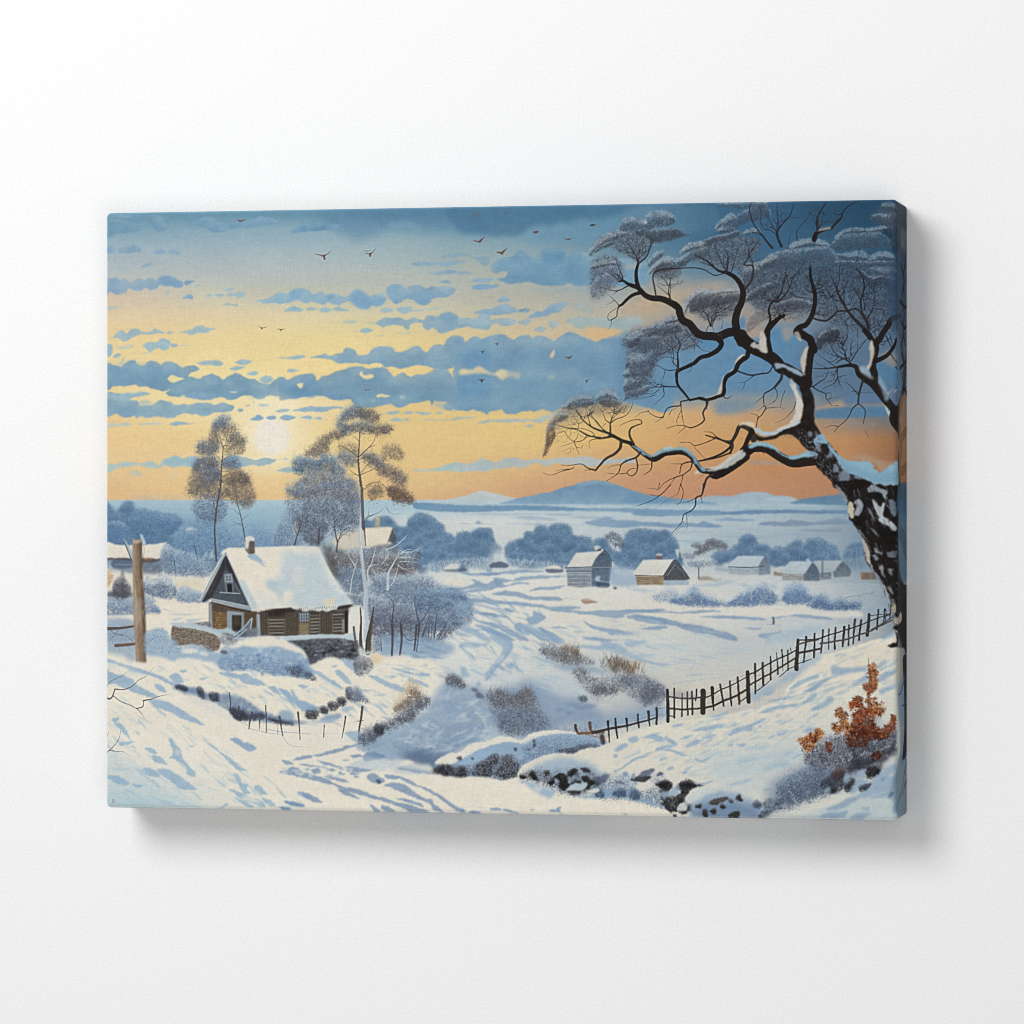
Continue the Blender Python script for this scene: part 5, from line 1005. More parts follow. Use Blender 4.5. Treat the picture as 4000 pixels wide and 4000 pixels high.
fill("-50,480 150,500 300,420 280,360 420,280 540,300 620,360 700,440 860,420 870,250 960,270 1040,275 1130,262 1200,280 1300,300 1440,330 1540,390 1560,440 1550,520 1440,570 1420,640 1280,660 1200,720 1060,800 960,890 840,940 700,1000 640,1010 300,900 220,880 0,640", CR, .96, soft=2.5, rough=3)
fill("850,250 900,262 960,268 940,330 860,345 840,320", (236,200,164), .7, soft=3)
view(400, 2450)
# the drifted mound
fill("1090,380 1110,280 1190,190 1260,148 1350,108 1450,88 1560,84 1680,104 1780,150 1860,190 1920,250 1950,340 1990,440 1940,480 1800,460 1650,448 1500,425 1380,402 1200,410", (148,178,210), .95, soft=2, rough=4)
fill("1195,192 1260,148 1350,108 1450,88 1560,84 1680,104 1780,150 1860,190 1910,235 1932,290 1880,250 1800,225 1740,200 1680,185 1600,175 1520,190 1440,185 1360,175 1300,180 1240,195", (238,228,214), .97, soft=1.5, rough=3)
for i in range(60):
    x, y = rng.uniform(1130, 1920), rng.uniform(190, 440)
    if y > 160 + abs(x - 1540) * .28: fill("%g,%g %g,%g %g,%g %g,%g" % (x, y, x + rng.uniform(15, 34), y - 18, x + rng.uniform(36, 60), y + 4, x + 20, y + rng.uniform(18, 40)), [(178,204,226), (198,212,226), (126,158,196), (110,142,182)][i % 4], .65, soft=1.4, rough=2, rs=5)
crown("1100,300 1250,240 1500,260 1800,280 1930,360 1980,450 1800,460 1600,440 1400,400 1150,400", (170,194,220), (128,156,192), (84,106,140), n=2600, rim=.1, base=.15, L=3, a=.4)
crown("1740,380 1850,360 1900,400 1990,440 2010,500 1900,480 1780,450", (120,136,164), (84,96,120), (62,68,84), n=900, rim=.1, base=.4, L=3)
fill("1115,215 1150,180 1190,170 1200,220 1170,250 1130,240", (178,190,202), .95, soft=1); fill("1115,225 1150,215 1185,230 1170,255 1125,245", (96,104,120), .8, soft=1.2)
# shadows and hollows, left slope
for s in ("34,290 100,310 200,350 300,370 420,410 560,460 660,510 760,540 860,590 940,600 920,620 820,600 700,560 600,520 480,460 360,430 240,400 120,340 34,330", "34,400 100,430 200,450 290,490 320,540 400,580 480,620 530,655 460,660 360,630 250,590 180,560 100,530 34,520",
          "440,690 540,680 640,710 740,770 840,830 940,890 960,920 860,895 760,855 660,810 560,770 500,750", "630,470 680,430 740,450 760,510 700,520", "730,405 760,395 800,410 760,425", "490,540 560,545 610,605 540,595", "910,475 1000,470 950,490",
          "1100,425 1180,420 1290,440 1350,430 1420,470 1500,500 1540,545 1440,545 1330,520 1280,480 1180,465", "1560,560 1620,555 1680,620 1690,640 1620,610", "1660,580 1720,580 1790,640 1830,690 1932,700 1960,790 1900,790 1830,740 1760,670"):
    fill(s, (150,182,214), .82, soft=1.4, rough=2.2, rs=7, var=8)
fill("34,330 150,350 300,400 420,470 300,460 120,400 34,400", (206,218,226), .5, soft=4); fill("100,380 200,375 250,405 200,420 120,415", (238,230,220), .9, soft=2); fill("240,335 330,325 430,345 400,380 300,370", (238,230,220), .9, soft=2)
# dark bank with stones and scrub
fill("660,560 740,540 800,560 900,570 950,600 1000,620 1100,620 1200,630 1320,660 1420,720 1500,780 1560,800 1640,830 1760,850 1860,880 1950,890 1880,910 1780,915 1640,890 1540,890 1400,870 1280,850 1220,820 1120,740 1000,690 900,660 820,640 720,600", (116,142,178), .9, soft=2.5, rough=4, tex=.3, vs=8)
for s in ("680,555 740,545 800,565 800,595 740,585", "890,575 940,570 965,640 960,680 920,650", "1010,620 1090,620 1100,680 1050,695 1010,660", "1200,760 1280,770 1380,820 1340,880 1240,850", "1400,830 1450,800 1520,810 1540,850 1480,870 1420,870", "1560,850 1680,870 1800,900 1780,915 1620,895"): 
    fill(s, (72,80,100), .8, soft=2, rough=4, tex=.5, vs=5); crown(s, (110,124,150), (78,86,106), (52,54,64), n=500, rim=.1, base=.2, L=3)
crown("1200,760 1320,760 1400,820 1380,880 1260,860", (104,116,142), (70,76,94), (46,46,54), n=900, rim=.1, base=.3, L=4, ang=-1.57)
fill("1665,800 1730,780 1790,800 1810,850 1760,880 1690,860", (150,180,204), .85, soft=2); fill("1650,850 1700,870 1800,890 1740,900", (96,110,136), .7, soft=1.5)
fill("800,620 960,680 1100,740 1200,820 1240,880 1150,860 1000,790 860,720", (226,224,222), .8, soft=3)
# near slope, left
fill("34,1180 150,1190 300,1280 500,1420 800,1560 900,1640 1000,1720 34,1720", (196,214,222), .6, soft=12); fill("34,1560 300,1560 700,1650 900,1720 34,1720", (176,206,222), .6, soft=10)
for s in ("100,860 165,850 120,895", "110,905 170,900 210,940 260,1050 180,975", "390,1130 450,1130 515,1170 490,1195 440,1170", "470,1205 540,1215 620,1290 560,1285 490,1260", "620,1050 660,1050 690,1100 740,1150 750,1200 780,1260 850,1330 885,1395 840,1400 790,1370 800,1330 740,1270 680,1240 620,1225 670,1190 650,1120",
          "370,1335 430,1320 510,1350 550,1395 480,1405 400,1370", "520,1330 640,1340 700,1380 790,1440 890,1525 800,1530 720,1510 640,1440 560,1390", "980,1090 1050,1110 1120,1170 1220,1240 1300,1310 1370,1350 1290,1340 1220,1290 1140,1210 1060,1140",
          "1245,1370 1290,1390 1320,1460 1385,1480 1360,1520 1400,1560 1330,1560 1300,1500 1240,1400", "1190,1520 1290,1545 1400,1600 1500,1625 1540,1690 1420,1660 1300,1610 1260,1570", "1250,1600 1350,1640 1440,1690 1380,1690 1290,1640", "34,1390 150,1400 250,1450 230,1480 130,1470 90,1430 34,1420", "270,1470 380,1485 330,1500",
          "1440,1480 1500,1500 1560,1570 1500,1570 1430,1510", "1500,1605 1580,1625 1640,1680 1570,1670", "1720,1630 1800,1640 1910,1670 1850,1685 1760,1670", "1660,1680 1780,1700 1720,1725", "1840,1550 1932,1590 1932,1610 1860,1580", "1030,1700 1110,1690 1170,1650 1190,1665 1110,1710", "810,1110 880,1110 840,1125", "180,1080 280,1070 250,1100 160,1110"):
    fill(s, (142,182,216), .72, soft=1.3, rough=2.2, rs=6, var=10)
fill("600,1080 680,1180 660,1150", (220,220,220), .5); fill("690,1150 740,1160 730,1200 690,1190", (214,218,220), .7, soft=1.5); fill("1310,1600 1390,1595 1500,1640 1420,1650 1340,1630", (228,226,220), .8, soft=1.5)
fill("1200,1050 1280,1045 1330,1080 1380,1085 1460,1140 1380,1165 1310,1120", (140,172,208), .85, soft=1.3, rough=2)
view(400, 2450); LB = [(150,184,214), (168,198,222), (190,210,224)]
flecks("60,700 400,640 900,900 1400,1300 1850,1600 1850,1700 900,1700 500,1500 60,1300", 90, .62, 20, 4.5, LB, .5); flecks("450,420 900,360 1500,520 1800,760 1500,740 1000,600", 40, .45, 16, 4, LB, .55); flecks("34,1250 500,1450 900,1690 34,1690", 26, .25, 26, 5, (170,202,222), .5)
flecks("1950,520 2250,440 2500,560 2750,720 2550,880 2100,900 1900,700", 46, .5, 16, 4, LB, .55); flecks("2500,330 2750,280 3150,320 3250,440 3100,560 2700,480", 40, .3, 16, 3.5, LB, .5)
# twigs poking in at the left edge
TW = (88,80,92)
for s, a, b in (("34,668 75,672 100,645 122,580", 18, 11), ("105,645 180,700 260,730 325,765", 10, 6), ("325,765 385,745 392,690", 12, 9), ("390,690 470,675 540,650 650,626", 14, 2), ("330,765 370,810 405,860", 8, 2), ("122,582 210,585 290,550 340,500 400,470 440,430 500,365", 11, 2), ("34,565 70,515 140,480 200,450 230,420", 7, 2),
                ("34,1180 70,1155 130,1095 165,1030 175,975", 9, 3), ("70,1158 140,1168 200,1170 260,1210", 8, 2), ("34,1040 55,990", 6, 3), ("45,1010 65,985", 4, 2), ("34,780 42,750", 4, 2)): stroke(s, a, b, TW, .88)
# little wire fence down in the dip
view(400, 2450)
for s, a, b in (("1200,620 1212,700 1206,800", 14, 12), ("1290,740 1288,880", 14, 13), ("1415,800 1395,880 1386,955", 22, 12), ("1485,865 1485,960", 12, 8), ("1542,735 1550,860 1550,990", 13, 11), ("1675,840 1690,940 1705,1020", 20, 10), ("1660,895 1655,1000", 6, 5)): stroke(s, a, b, (84,80,96), .9)
stroke("1848,800 1858,900 1868,1055", 20, 10, (92,78,74), .95); stroke("1200,620 1160,600", 8, 3, (90,90,110), .7)
for s in ("1400,955 1550,990 1650,1005 1700,1015", "1550,960 1700,985 1860,995 1960,1000", "1288,880 1390,930", "1700,1020 1740,1080 1790,1115 1900,1128"): stroke(s, 7, 4, (146,170,206), .75)
view(1100, 2450)
for s, a, b in (("405,920 400,1035", 12, 10), ("606,840 595,920 572,1045", 18, 8), ("765,750 752,860 735,960 728,1080", 24, 14)): stroke(s, a, b, (94,80,76), .95)
stroke("715,885 775,878", 8, 6, (94,80,76), .9); stroke("728,1080 722,980 716,960", 6, 3, (222,220,216), .7)
for s in ("180,905 300,920 390,930", "190,995 350,1015", "410,1000 560,1000 720,985", "170,880 400,890 600,905 740,880"): stroke(s, 4, 3, (150,168,196), .6)
# the dark bank's right arm: round bushes and the hollow
for s in ("235,780 290,745 345,770 350,830 300,865 240,850", "360,760 410,745 440,780 420,810 380,800", "440,720 490,700 540,740 500,780 455,770", "530,670 580,660 610,700 570,740 530,720", "615,580 650,565 670,620 650,680 620,660"):
    crown(s, (110,116,132), (78,82,98), (50,50,58), n=700, rim=.15, base=.85, L=3)
crown("640,580 720,560 780,640 830,700 740,700 660,690", (176,190,210), (124,140,170), (90,100,126), n=1400, rim=.2, base=.6, L=5)
fill("360,860 500,810 560,830 480,880 380,880", (136,164,198), .85, soft=2, rough=3); fill("240,900 400,870 520,850 420,900", (170,194,216), .7, soft=2)
fill("560,770 640,740 690,760 600,800", (160,186,212), .7, soft=2)
for s in ("290,400 370,420 440,470 520,520 580,580 520,560 440,510 360,460 300,430", "560,290 640,300 720,340 720,420 660,400 600,350", "500,410 560,400 640,490 660,535 600,520 540,460", "100,580 140,640 180,690 240,700 330,740 330,780 250,770 190,760 130,700 90,620", "0,580 60,610 100,680 140,770 90,720 20,640",
          "810,450 900,460 1000,510 1100,540 1180,585 1130,605 1030,570 940,530 870,490", "1030,380 1150,400 1260,440 1180,435", "1260,430 1400,440 1340,460", "1010,455 1080,455 1050,470", "740,590 850,595 790,605", "1180,480 1300,500 1400,560 1280,530", "150,540 250,550 200,575", "600,990 700,970 770,1000 780,1060 700,1070 640,1040", "940,840 1040,850 1000,870", "460,360 530,355 500,375"):
    fill(s, (148,182,214), .75, soft=1.4, rough=2.2, rs=6)
crown("690,300 780,280 860,330 840,400 760,450 700,430", (150,156,170), (112,116,130), (84,84,92), n=1200, rim=.15, base=.4, L=5)
# gully with brush and blue hollows
fill("1560,440 1640,420 1700,480 1760,560 1850,560 1932,620 2000,600 2300,500 2500,560 2600,640 2900,700 3000,800 3080,860 2900,900 2700,920 2500,960 2300,950 2100,990 1900,1060 1780,1120 1600,1280 1540,1380 1440,1370 1300,1280 1100,1270 900,1200 760,1100 800,1060 900,1000 1100,920 1250,860 1350,760 1420,680 1500,580", (146,170,200), .92, soft=8, rough=8, rs=16)
fill("900,1100 1000,960 1160,920 1300,900 1450,760 1600,640 1760,700 1900,800 2000,900 1900,1010 1700,1100 1500,1160 1250,1150 1050,1150", (170,192,214), .6, soft=10, rough=8)
fill("1130,1200 1200,1160 1300,1145 1400,1190 1480,1280 1530,1380 1430,1370 1330,1290 1200,1250", (100,124,156), .7, soft=10, rough=6); fill("1370,1160 1560,1160 1600,1240 1540,1370 1450,1280", (126,154,188), .8, soft=4)
for i in range(70):
    x, y = rng.uniform(850, 1950), rng.uniform(620, 1230)
    if 1500 - x * .55 < y + 60 and y < 1240 - (x - 900) * .12: fill("%g,%g %g,%g %g,%g %g,%g %g,%g" % (x, y, x + 40, y - 28, x + 110, y - 22, x + 150, y + 12, x + 70, y + 20), [(206,216,226), (148,176,206), (186,204,222), (164,178,206)][i % 4], .4, soft=3.5, rough=5, rs=9)
fill("1030,1100 1250,1080 1450,1100 1600,1150 1450,1165 1250,1140", (140,166,196), .6, soft=5); fill("920,1130 1000,1080 1060,1100 990,1150", (150,180,212), .6, soft=4); fill("1300,840 1420,830 1390,870 1310,870", (206,196,206), .4, soft=4); fill("1290,1030 1400,1020 1370,1060", (202,194,206), .4, soft=4)
for s, c in (("1180,930 1260,880 1380,840 1460,760 1560,650 1660,600 1780,670 1900,760 1800,840 1620,920 1480,970 1300,990", (150,174,204)), ("1500,1000 1620,900 1760,840 1880,850 1990,930 1920,1010 1760,1090 1600,1130 1500,1090", (136,162,194)), ("700,1130 760,1040 860,1000 950,955 1060,925 1140,940 1190,915 1260,905 1310,960 1240,1050 1140,1110 1000,1150 860,1160", (152,178,208)), ("1060,1090 1200,1010 1360,1000 1460,1060 1560,1110 1480,1170 1300,1160 1150,1160", (140,166,198)), ("800,1170 900,1120 1010,1110 1120,1150 1130,1230 1000,1250 860,1240", (150,178,210))):
    cloud(s, c, .8, soft=2.2, rough=4)
fill("1120,1240 1180,1170 1300,1140 1420,1170 1560,1190 1600,1260 1540,1380 1440,1380 1330,1310 1220,1290", (94,118,152), .6, soft=11, rough=9)
for s in ("620,1300 760,1250 900,1238 1000,1248 1090,1300 1000,1340 800,1340", "1060,1330 1110,1270 1160,1248 1230,1280 1290,1310 1380,1300 1450,1375 1300,1385 1120,1375"): cloud(s, (206,216,224), .85, soft=1.6, rough=3)
flecks("1000,1120 1200,900 1480,760 1650,560 1900,700 2050,900 1900,1030 1500,1160", 130, -.25, 17, 6, [(206,216,224), (148,176,206), (190,206,222), (136,164,198)], .5, .5)
crown("730,1040 790,960 880,930 930,900 1000,880 1080,830 1150,780 1230,700 1300,640 1380,650 1400,690 1280,800 1200,890 1060,930 950,1000 850,1080 780,1110", (150,160,180), (108,118,140), (72,74,86), n=4600, rim=.15, base=.5, L=5, grow=4)
crown("1050,770 1110,690 1170,640 1180,560 1230,520 1290,560 1320,640 1260,680 1160,760 1090,800", (206,186,160), (166,146,124), (112,98,86), n=1700, rim=.3, base=.3, L=7, ang=-1.9, grow=5)
crown("880,930 930,915 970,950 940,1010 890,990", (92,104,122), (66,74,90), (48,52,62), n=600, rim=.1, base=.6)
crown("1555,540 1560,470 1620,440 1680,470 1740,540 1760,560 1700,570 1620,560", (150,156,168), (116,120,134), (84,84,92), n=1200, rim=.1, base=.3, L=6, ang=-1.7)
stroke("1060,1115 1110,1135 1160,1170", 4, 2, (110,116,132), .6)
for s in ("1790,575 1840,575 1855,600 1815,605", "1830,620 1880,615 1910,660 1850,665"): fill(s, (96,106,128), .8, soft=1.5, rough=2)
# middle bank: tufts of dead grass
view(1800, 2450)
for s in ("0,-20 110,0 220,60 290,120 230,130 120,70 0,30", "0,140 150,140 280,150 200,175 0,185", "250,0 380,50 460,110 490,180 470,230 400,330 320,400 280,480 230,490 240,420 330,320 380,250 390,180 330,140 290,110", "340,30 450,100 480,160 440,140", "520,0 650,40 640,80 540,40", "560,-40 760,20 900,70 980,140 900,150 780,90 640,40", "0,360 60,400 90,460 40,470 0,450", "430,345 500,340 490,385 430,380", "150,510 190,520 180,550 150,540",
          "1060,180 1200,165 1300,180 1330,130 1280,95 1400,120 1500,160 1550,200 1620,260 1760,310 1932,350 1932,365 1760,335 1600,280 1480,240 1380,215 1240,205", "1390,62 1450,60 1430,75", "1150,90 1260,100 1290,120 1200,115", "1540,150 1640,130 1770,130 1680,160 1580,180", "1300,0 1500,40 1700,70 1560,65 1400,40"):
    fill(s, (148,180,212), .75, soft=1.5, rough=2.5, rs=7, asp=1.6)
for s in ("100,300 200,280 320,270 220,340 120,350", "380,260 420,280 400,330 340,350"): fill(s, (226,224,220), .5, soft=2)
fill("600,260 900,330 1300,330 1500,420 1350,420 1000,380 700,330", (190,206,220), .5, soft=6); fill("840,330 1000,350 1300,380 1400,430 1200,430 950,390", (130,156,190), .6, soft=4, rough=4)
DG = [(136,116,98), (104,88,78), (160,138,114), (84,76,76)]
fill("750,210 830,200 900,230 1000,250 1100,270 1240,310 1200,330 1000,335 900,300 820,260", (118,116,124), .4, soft=5, rough=6); grass("760,215 880,215 920,260 1000,230 1100,260 1230,315 1000,330 900,290 800,250", 700, 60, DG, .15, .36)
grass("960,250 1010,220 1080,240 1110,300 980,320", 500, 80, [(150,130,106), (124,106,86), (96,84,74)], .1, .42)
fill("1350,330 1420,330 1600,390 1650,440 1560,440 1420,410", (126,120,118), .4, soft=5, rough=6); grass("1350,340 1450,320 1560,360 1640,430 1500,440 1400,410", 700, 80, DG, .1, .4); grass("1630,400 1700,390 1710,460 1650,450", 200, 90, [(176,150,112), (140,112,80)], .1, .45)
fill("1060,420 1150,430 1260,500 1200,510 1100,470", (124,128,142), .4, soft=5, rough=4); grass("1070,430 1180,450 1260,500 1150,490", 400, 50, DG, .2, .45)
fill("1240,590 1320,560 1440,580 1450,610 1350,620 1250,630", (108,112,130), .5, soft=5, rough=6); grass("1250,590 1440,570 1450,620 1280,630", 500, 50, [(100,92,98), (76,74,86), (130,118,116)], .2, .5)
fill("1480,480 1700,480 1850,530 1932,600 1850,680 1760,700 1680,690 1760,600 1640,550 1500,520", (124,138,166), .7, soft=5, rough=7); crown("1490,490 1640,470 1660,540 1560,560", (130,140,164), (104,112,138), (80,84,104), n=600, rim=.1, base=.15, L=5, grow=5)
crown("1690,620 1740,560 1800,540 1880,580 1932,620 1880,660 1780,700 1750,740 1720,690", (116,126,152), (86,94,116), (60,64,80), n=1600, rim=.1, base=.25, L=6, grow=5)
crown("1110,660 1160,640 1195,670 1180,695 1130,695", (110,124,152), (84,98,124), (64,74,96), n=350, rim=.1, base=.6)
fill("1190,720 1290,655 1380,650 1350,700 1240,740", (200,190,204), .5, soft=4); fill("1560,620 1650,640 1720,690 1620,670", (176,168,190), .5, soft=4)
for s in ("890,765 940,755 970,775 930,795", "990,705 1060,700 1120,720 1050,745", "980,790 1080,795 1020,830", "1050,760 1200,720 1280,740 1150,780"): fill(s, (124,150,186), .6, soft=2.5, rough=3)
# brush in the hollow
fill("260,640 330,620 480,650 620,630 680,680 720,780 800,850 830,940 780,980 600,1010 420,1000 350,880 330,760", (104,122,152), .6, soft=9, rough=9); 
grass("265,650 340,640 480,700 620,640 680,690 640,780 520,790 400,780 310,710", 1500, 95, [(96,92,98), (122,112,110), (74,74,86), (146,136,130)], .05, .36); grass("560,640 670,640 670,760 580,760", 400, 90, [(136,120,108), (100,90,86)], .05, .5)
crown("350,800 500,760 700,770 790,860 820,940 740,980 560,1000 420,990", (150,172,200), (104,126,158), (70,84,112), n=3000, rim=.12, base=.25, L=5, grow=6)
stroke("690,790 740,830 770,880", 5, 2, (70,76,92), .6)
fill("560,1000 800,960 1060,960 1200,900 1600,800 1800,760 1932,760 1932,840 1500,930 1200,960 900,970 700,1040 580,1060", (146,176,212), .75, soft=6)
x, y = inside("1040,960 1900,790 1932,900 1500,1000 1330,1060", 500); needles(x, y, rng.uniform(3, 8, 500), rng.normal(-1.57, .3, 500), pick([(110,138,178), (190,206,222)], 500), np.full(500, .3))
flecks("-200,-250 300,-300 900,-100 1000,200 500,450 100,420 -100,100", 80, .5, 24, 4.5, [(132,164,198), (150,182,212), (168,194,218)], .6, .3)
for q in ("-120,-190 120,-150 330,-60 440,60 480,160 430,270 330,380 250,490", "-60,-240 260,-190 460,-80 560,40 640,120", "-300,-360 -60,-330 200,-280 420,-230 640,-210"): stroke(q, 26, 14, (140,172,206), .5, soft=4)
flecks("0,-20 500,-60 1000,200 1500,380 1500,700 900,600 300,600 0,400", 70, .35, 18, 4, [(158,186,214), (176,200,220), (196,212,224)], .5); flecks("560,-60 1900,-60 1932,380 1300,200", 40, .1, 22, 3.5, [(158,186,214), (180,202,220)], .5)
for q, n_, l_ in (("270,660 660,650 680,780 340,760", 90, 150), ("760,220 1230,300 1000,330 880,300", 70, 90), ("1350,340 1700,420 1640,450 1400,410", 80, 110), ("1690,600 1900,570 1880,680 1740,740", 70, 110), ("1240,600 1440,590 1430,630", 36, 80), ("1080,430 1260,500 1150,490", 24, 60)):
    X_, Y_ = inside(q, n_, 3)
    for k in range(len(X_)):
        th = rng.normal(-1.5, .32); g = px(l_) * rng.uniform(.4, 1); stroke(np.array([(X_[k], Y_[k]), (X_[k] + np.cos(th) * g * .5, Y_[k] + np.sin(th) * g * .5), (X_[k] + np.cos(th) * g + rng.normal(0, 2), Y_[k] + np.sin(th) * g)]), .8, .3, [(84,78,82), (120,104,90), (150,134,112), (66,66,78)][k % 4], .6, raw=True)
TC = [(92,98,118), (150,162,182), (70,72,84), (186,198,212), (120,112,108)]
for q, n_ in (("740,200 1000,230 1240,310 1240,350 1000,345 840,300", 700), ("1060,410 1260,480 1480,450 1720,450 1932,590 1890,730 1740,720 1500,600 1250,640 1100,480", 2600), ("250,640 480,640 680,620 760,780 850,900 820,990 600,1020 400,1000 320,820", 2600), ("560,1000 830,950 1200,960 1300,930 1330,1060 1000,1000", 500)): fill(q, (122,142,172), .28, soft=10, rough=10); lace(q, n_, TC, .34, 8)
fill("560,960 800,900 1000,870 1300,780 1600,700 1800,690 1900,720 1900,800 1500,900 1100,960 760,1010", (128,156,192), .4, soft=12, rough=8)
# snow-capped bank in the middle foreground
fill("-20,1180 60,1110 140,1080 240,1070 330,1030 420,1022 500,1035 580,1060 640,1010 720,985 800,970 900,965 1020,975 1090,995 1180,1020 1260,1040 1330,1060 1400,1090 1330,1130 1180,1180 1050,1190 880,1190 760,1230 640,1280 560,1330 540,1400 480,1410 400,1440 300,1410 160,1400 0,1420 -250,1390 -260,1330 -230,1260 -150,1210", (150,180,212), .97, soft=1.5, rough=3)
fill("-250,1275 -200,1230 -100,1180 -20,1175 60,1110 140,1080 240,1070 330,1030 420,1022 500,1035 580,1060 640,1010 720,985 800,970 900,965 1020,975 1090,995 1110,1008 1000,1000 900,1005 800,1015 720,1035 660,1065 600,1100 540,1085 460,1075 380,1085 280,1110 180,1150 80,1200 0,1240 -100,1290 -200,1290", (234,228,218), .97, soft=1.4, rough=2.5)
fill("80,1200 200,1160 280,1180 200,1230 120,1280 0,1290", (156,190,222), .7, soft=3)
crown("560,1110 700,1040 860,1010 1060,1010 1240,1050 1350,1080 1280,1140 1060,1190 880,1195 700,1240 580,1310 540,1280 600,1200", (170,192,216), (134,160,192), (88,104,132), n=4000, rim=.12, base=.2, L=3, a=.45)
crown("900,1160 1050,1130 1200,1100 1300,1110 1180,1170 1050,1190", (110,116,132), (80,84,98), (58,58,66), n=900, rim=.1, base=.4, L=4)
crown("-255,1390 -240,1300 -60,1300 120,1290 300,1230 480,1200 560,1270 540,1400 400,1440 160,1400", (150,164,186), (92,100,120), (50,50,56), n=5200, rim=.08, base=.45, L=3, a=.5)
for s in ("120,1380 160,1290 240,1240 320,1195 360,1210 340,1280 300,1300 280,1400 200,1410", "330,1380 380,1300 400,1220 480,1200 500,1260 540,1290 530,1380 460,1420 380,1410", "-260,1370 -240,1320 -160,1290 -100,1300 -40,1380 0,1310 50,1330 60,1390 0,1420 -150,1410"):
    crown(s, (98,98,104), (66,64,68), (36,34,38), n=1600, rim=.1, base=.8, L=3)
x, y = inside("100,1280 540,1180 540,1400 100,1410", 1000); needles(x, y, rng.uniform(1, 3, 1000), rng.uniform(0, 6, 1000), pick([(150,168,194), (176,192,212)], 1000), np.full(1000, .5))
for s in ("495,1130 530,1125 535,1165 500,1160", "680,1050 705,1060 690,1095", "620,1135 655,1140 640,1160", "680,1090 712,1095 700,1125 678,1115", "90,1220 120,1225 110,1245", "-30,1215 10,1220 0,1250 -30,1240"): fill(s, (86,84,92), .85, soft=1.2, rough=2)
# near right: the big snow shoulder
fill("540,1400 555,1330 600,1290 700,1240 800,1200 880,1185 960,1183 1060,1187 1140,1150 1200,1130 1300,1130 1400,1080 1500,1040 1600,985 1700,955 1800,930 1932,905 2100,870 2300,845 2600,800 2900,720 2990,690 3040,640 3080,560 3130,500 3200,430 3280,300 3360,270 3500,240 3700,180 4000,90 4140,60 4140,1449 4140,1790 3500,1790 2500,1770 2000,1700 1700,1630 1400,1610 1200,1610 1100,1560 900,1540 700,1480", (236,227,212), .985, soft=1.4, rough=2.5, col2=(224,220,212))
fill("2350,1050 3000,900 3600,700 4140,560 4140,1780 3200,1780 2500,1500 2100,1400", (190,204,216), .24, soft=26); fill("3000,1200 4140,900 4140,1500 3200,1600", (160,184,206), .26, soft=24)
fill("-400,1400 -100,1400 0,1415 160,1400 300,1420 400,1445 480,1415 540,1420 600,1470 720,1530 850,1560 1000,1590 1180,1610 1400,1600 1700,1635 1932,1700 2050,1780 -400,1770", (238,230,218), .97, soft=1.6, rough=2.5)
view(2400, 2450)
# ---- right shoulder: blue hollows, stones, fence, russet bush
view(2400, 2450); LB = [(146,180,212), (164,194,218), (186,206,220)]
flecks("60,1130 500,960 900,830 1300,720 1600,600 1900,500 1932,900 1500,1100 1000,1250 300,1280", 130, -.36, 17, 4, LB, .55); flecks("700,1250 1500,1000 1900,950 1900,1150 1400,1350 900,1440", 50, -.25, 22, 5, [(168,200,220), (184,206,220)], .45)
view(2900, 2450); flecks("560,600 800,340 1100,200 1450,140 1450,560 1200,520 900,700", 70, -.42, 17, 4.5, LB, .6); flecks("500,1780 900,1620 1200,1560 1440,1400 1440,1790", 40, -.35, 18, 4.5, LB, .6)
view(2400, 2450)
for s in ("0,1150 40,1110 100,1090 130,1110 70,1150 10,1165", "135,1060 170,1030 220,1025 225,1060 170,1090", "280,1040 340,1010 400,1005 465,1045 420,1070 340,1045", "470,1040 520,1040 590,1080 580,1110 520,1080", "610,1050 680,1025 750,1010 700,1040", "665,1120 720,1080 780,1050 840,1060 780,1090 700,1130",
          "830,1030 960,1005 940,1025 850,1050", "1070,1015 1120,970 1240,920 1340,880 1435,848 1400,885 1320,920 1300,965 1200,980 1120,1010", "735,965 850,930 1030,905 1020,925 880,965 780,975", "545,920 640,905 620,930 560,935", "1360,925 1385,922 1390,938 1365,940", "1450,1040 1510,1008 1500,1035 1460,1048", "1535,1000 1605,985 1600,1008 1550,1015",
          "1070,1105 1115,1090 1110,1115 1080,1120", "1150,1095 1240,1090 1220,1120 1180,1120", "0,1340 60,1320 140,1260 260,1200 380,1165 400,1130 540,1100 580,1110 440,1150 340,1190 220,1240 120,1300 40,1350 0,1370", "400,1150 500,1140 620,1170 690,1210 620,1200 500,1160", "755,1230 830,1245 900,1215 860,1260 790,1262", "0,1195 30,1195 30,1220 0,1225",
          "980,1210 1030,1205 1000,1216", "1150,1270 1240,1245 1350,1230 1280,1260 1180,1285", "490,1335 530,1305 565,1310 550,1335 500,1345", "75,1370 110,1355 130,1380 90,1400", "640,1360 690,1350 690,1370 650,1385", "660,1345 740,1300 700,1335", "1085,1480 1180,1440 1310,1412 1280,1445 1210,1470 1120,1490", "780,1470 860,1450 940,1432 880,1465 800,1490",
          "1390,1530 1480,1510 1440,1540", "1590,1200 1640,1175 1690,1175 1640,1200", "1665,1240 1740,1190 1800,1185 1730,1220", "1365,805 1450,760 1600,725 1730,725 1650,750 1520,770 1420,800", "1650,580 1750,500 1850,460 1932,440 1932,470 1800,520 1720,560", "1750,725 1830,660 1910,625 1880,680 1820,715", "1780,610 1860,570 1932,520 1932,560 1860,600", "1850,780 1932,730 1932,770", "1445,695 1560,665 1730,640 1600,680", "890,840 1000,815 1090,800 1000,835",
          "1410,615 1500,580 1505,600 1460,635 1420,640", "1640,580 1700,540 1740,500 1720,540"):
    fill(s, (146,178,212), .72, soft=1.3, rough=2, rs=6, var=10)
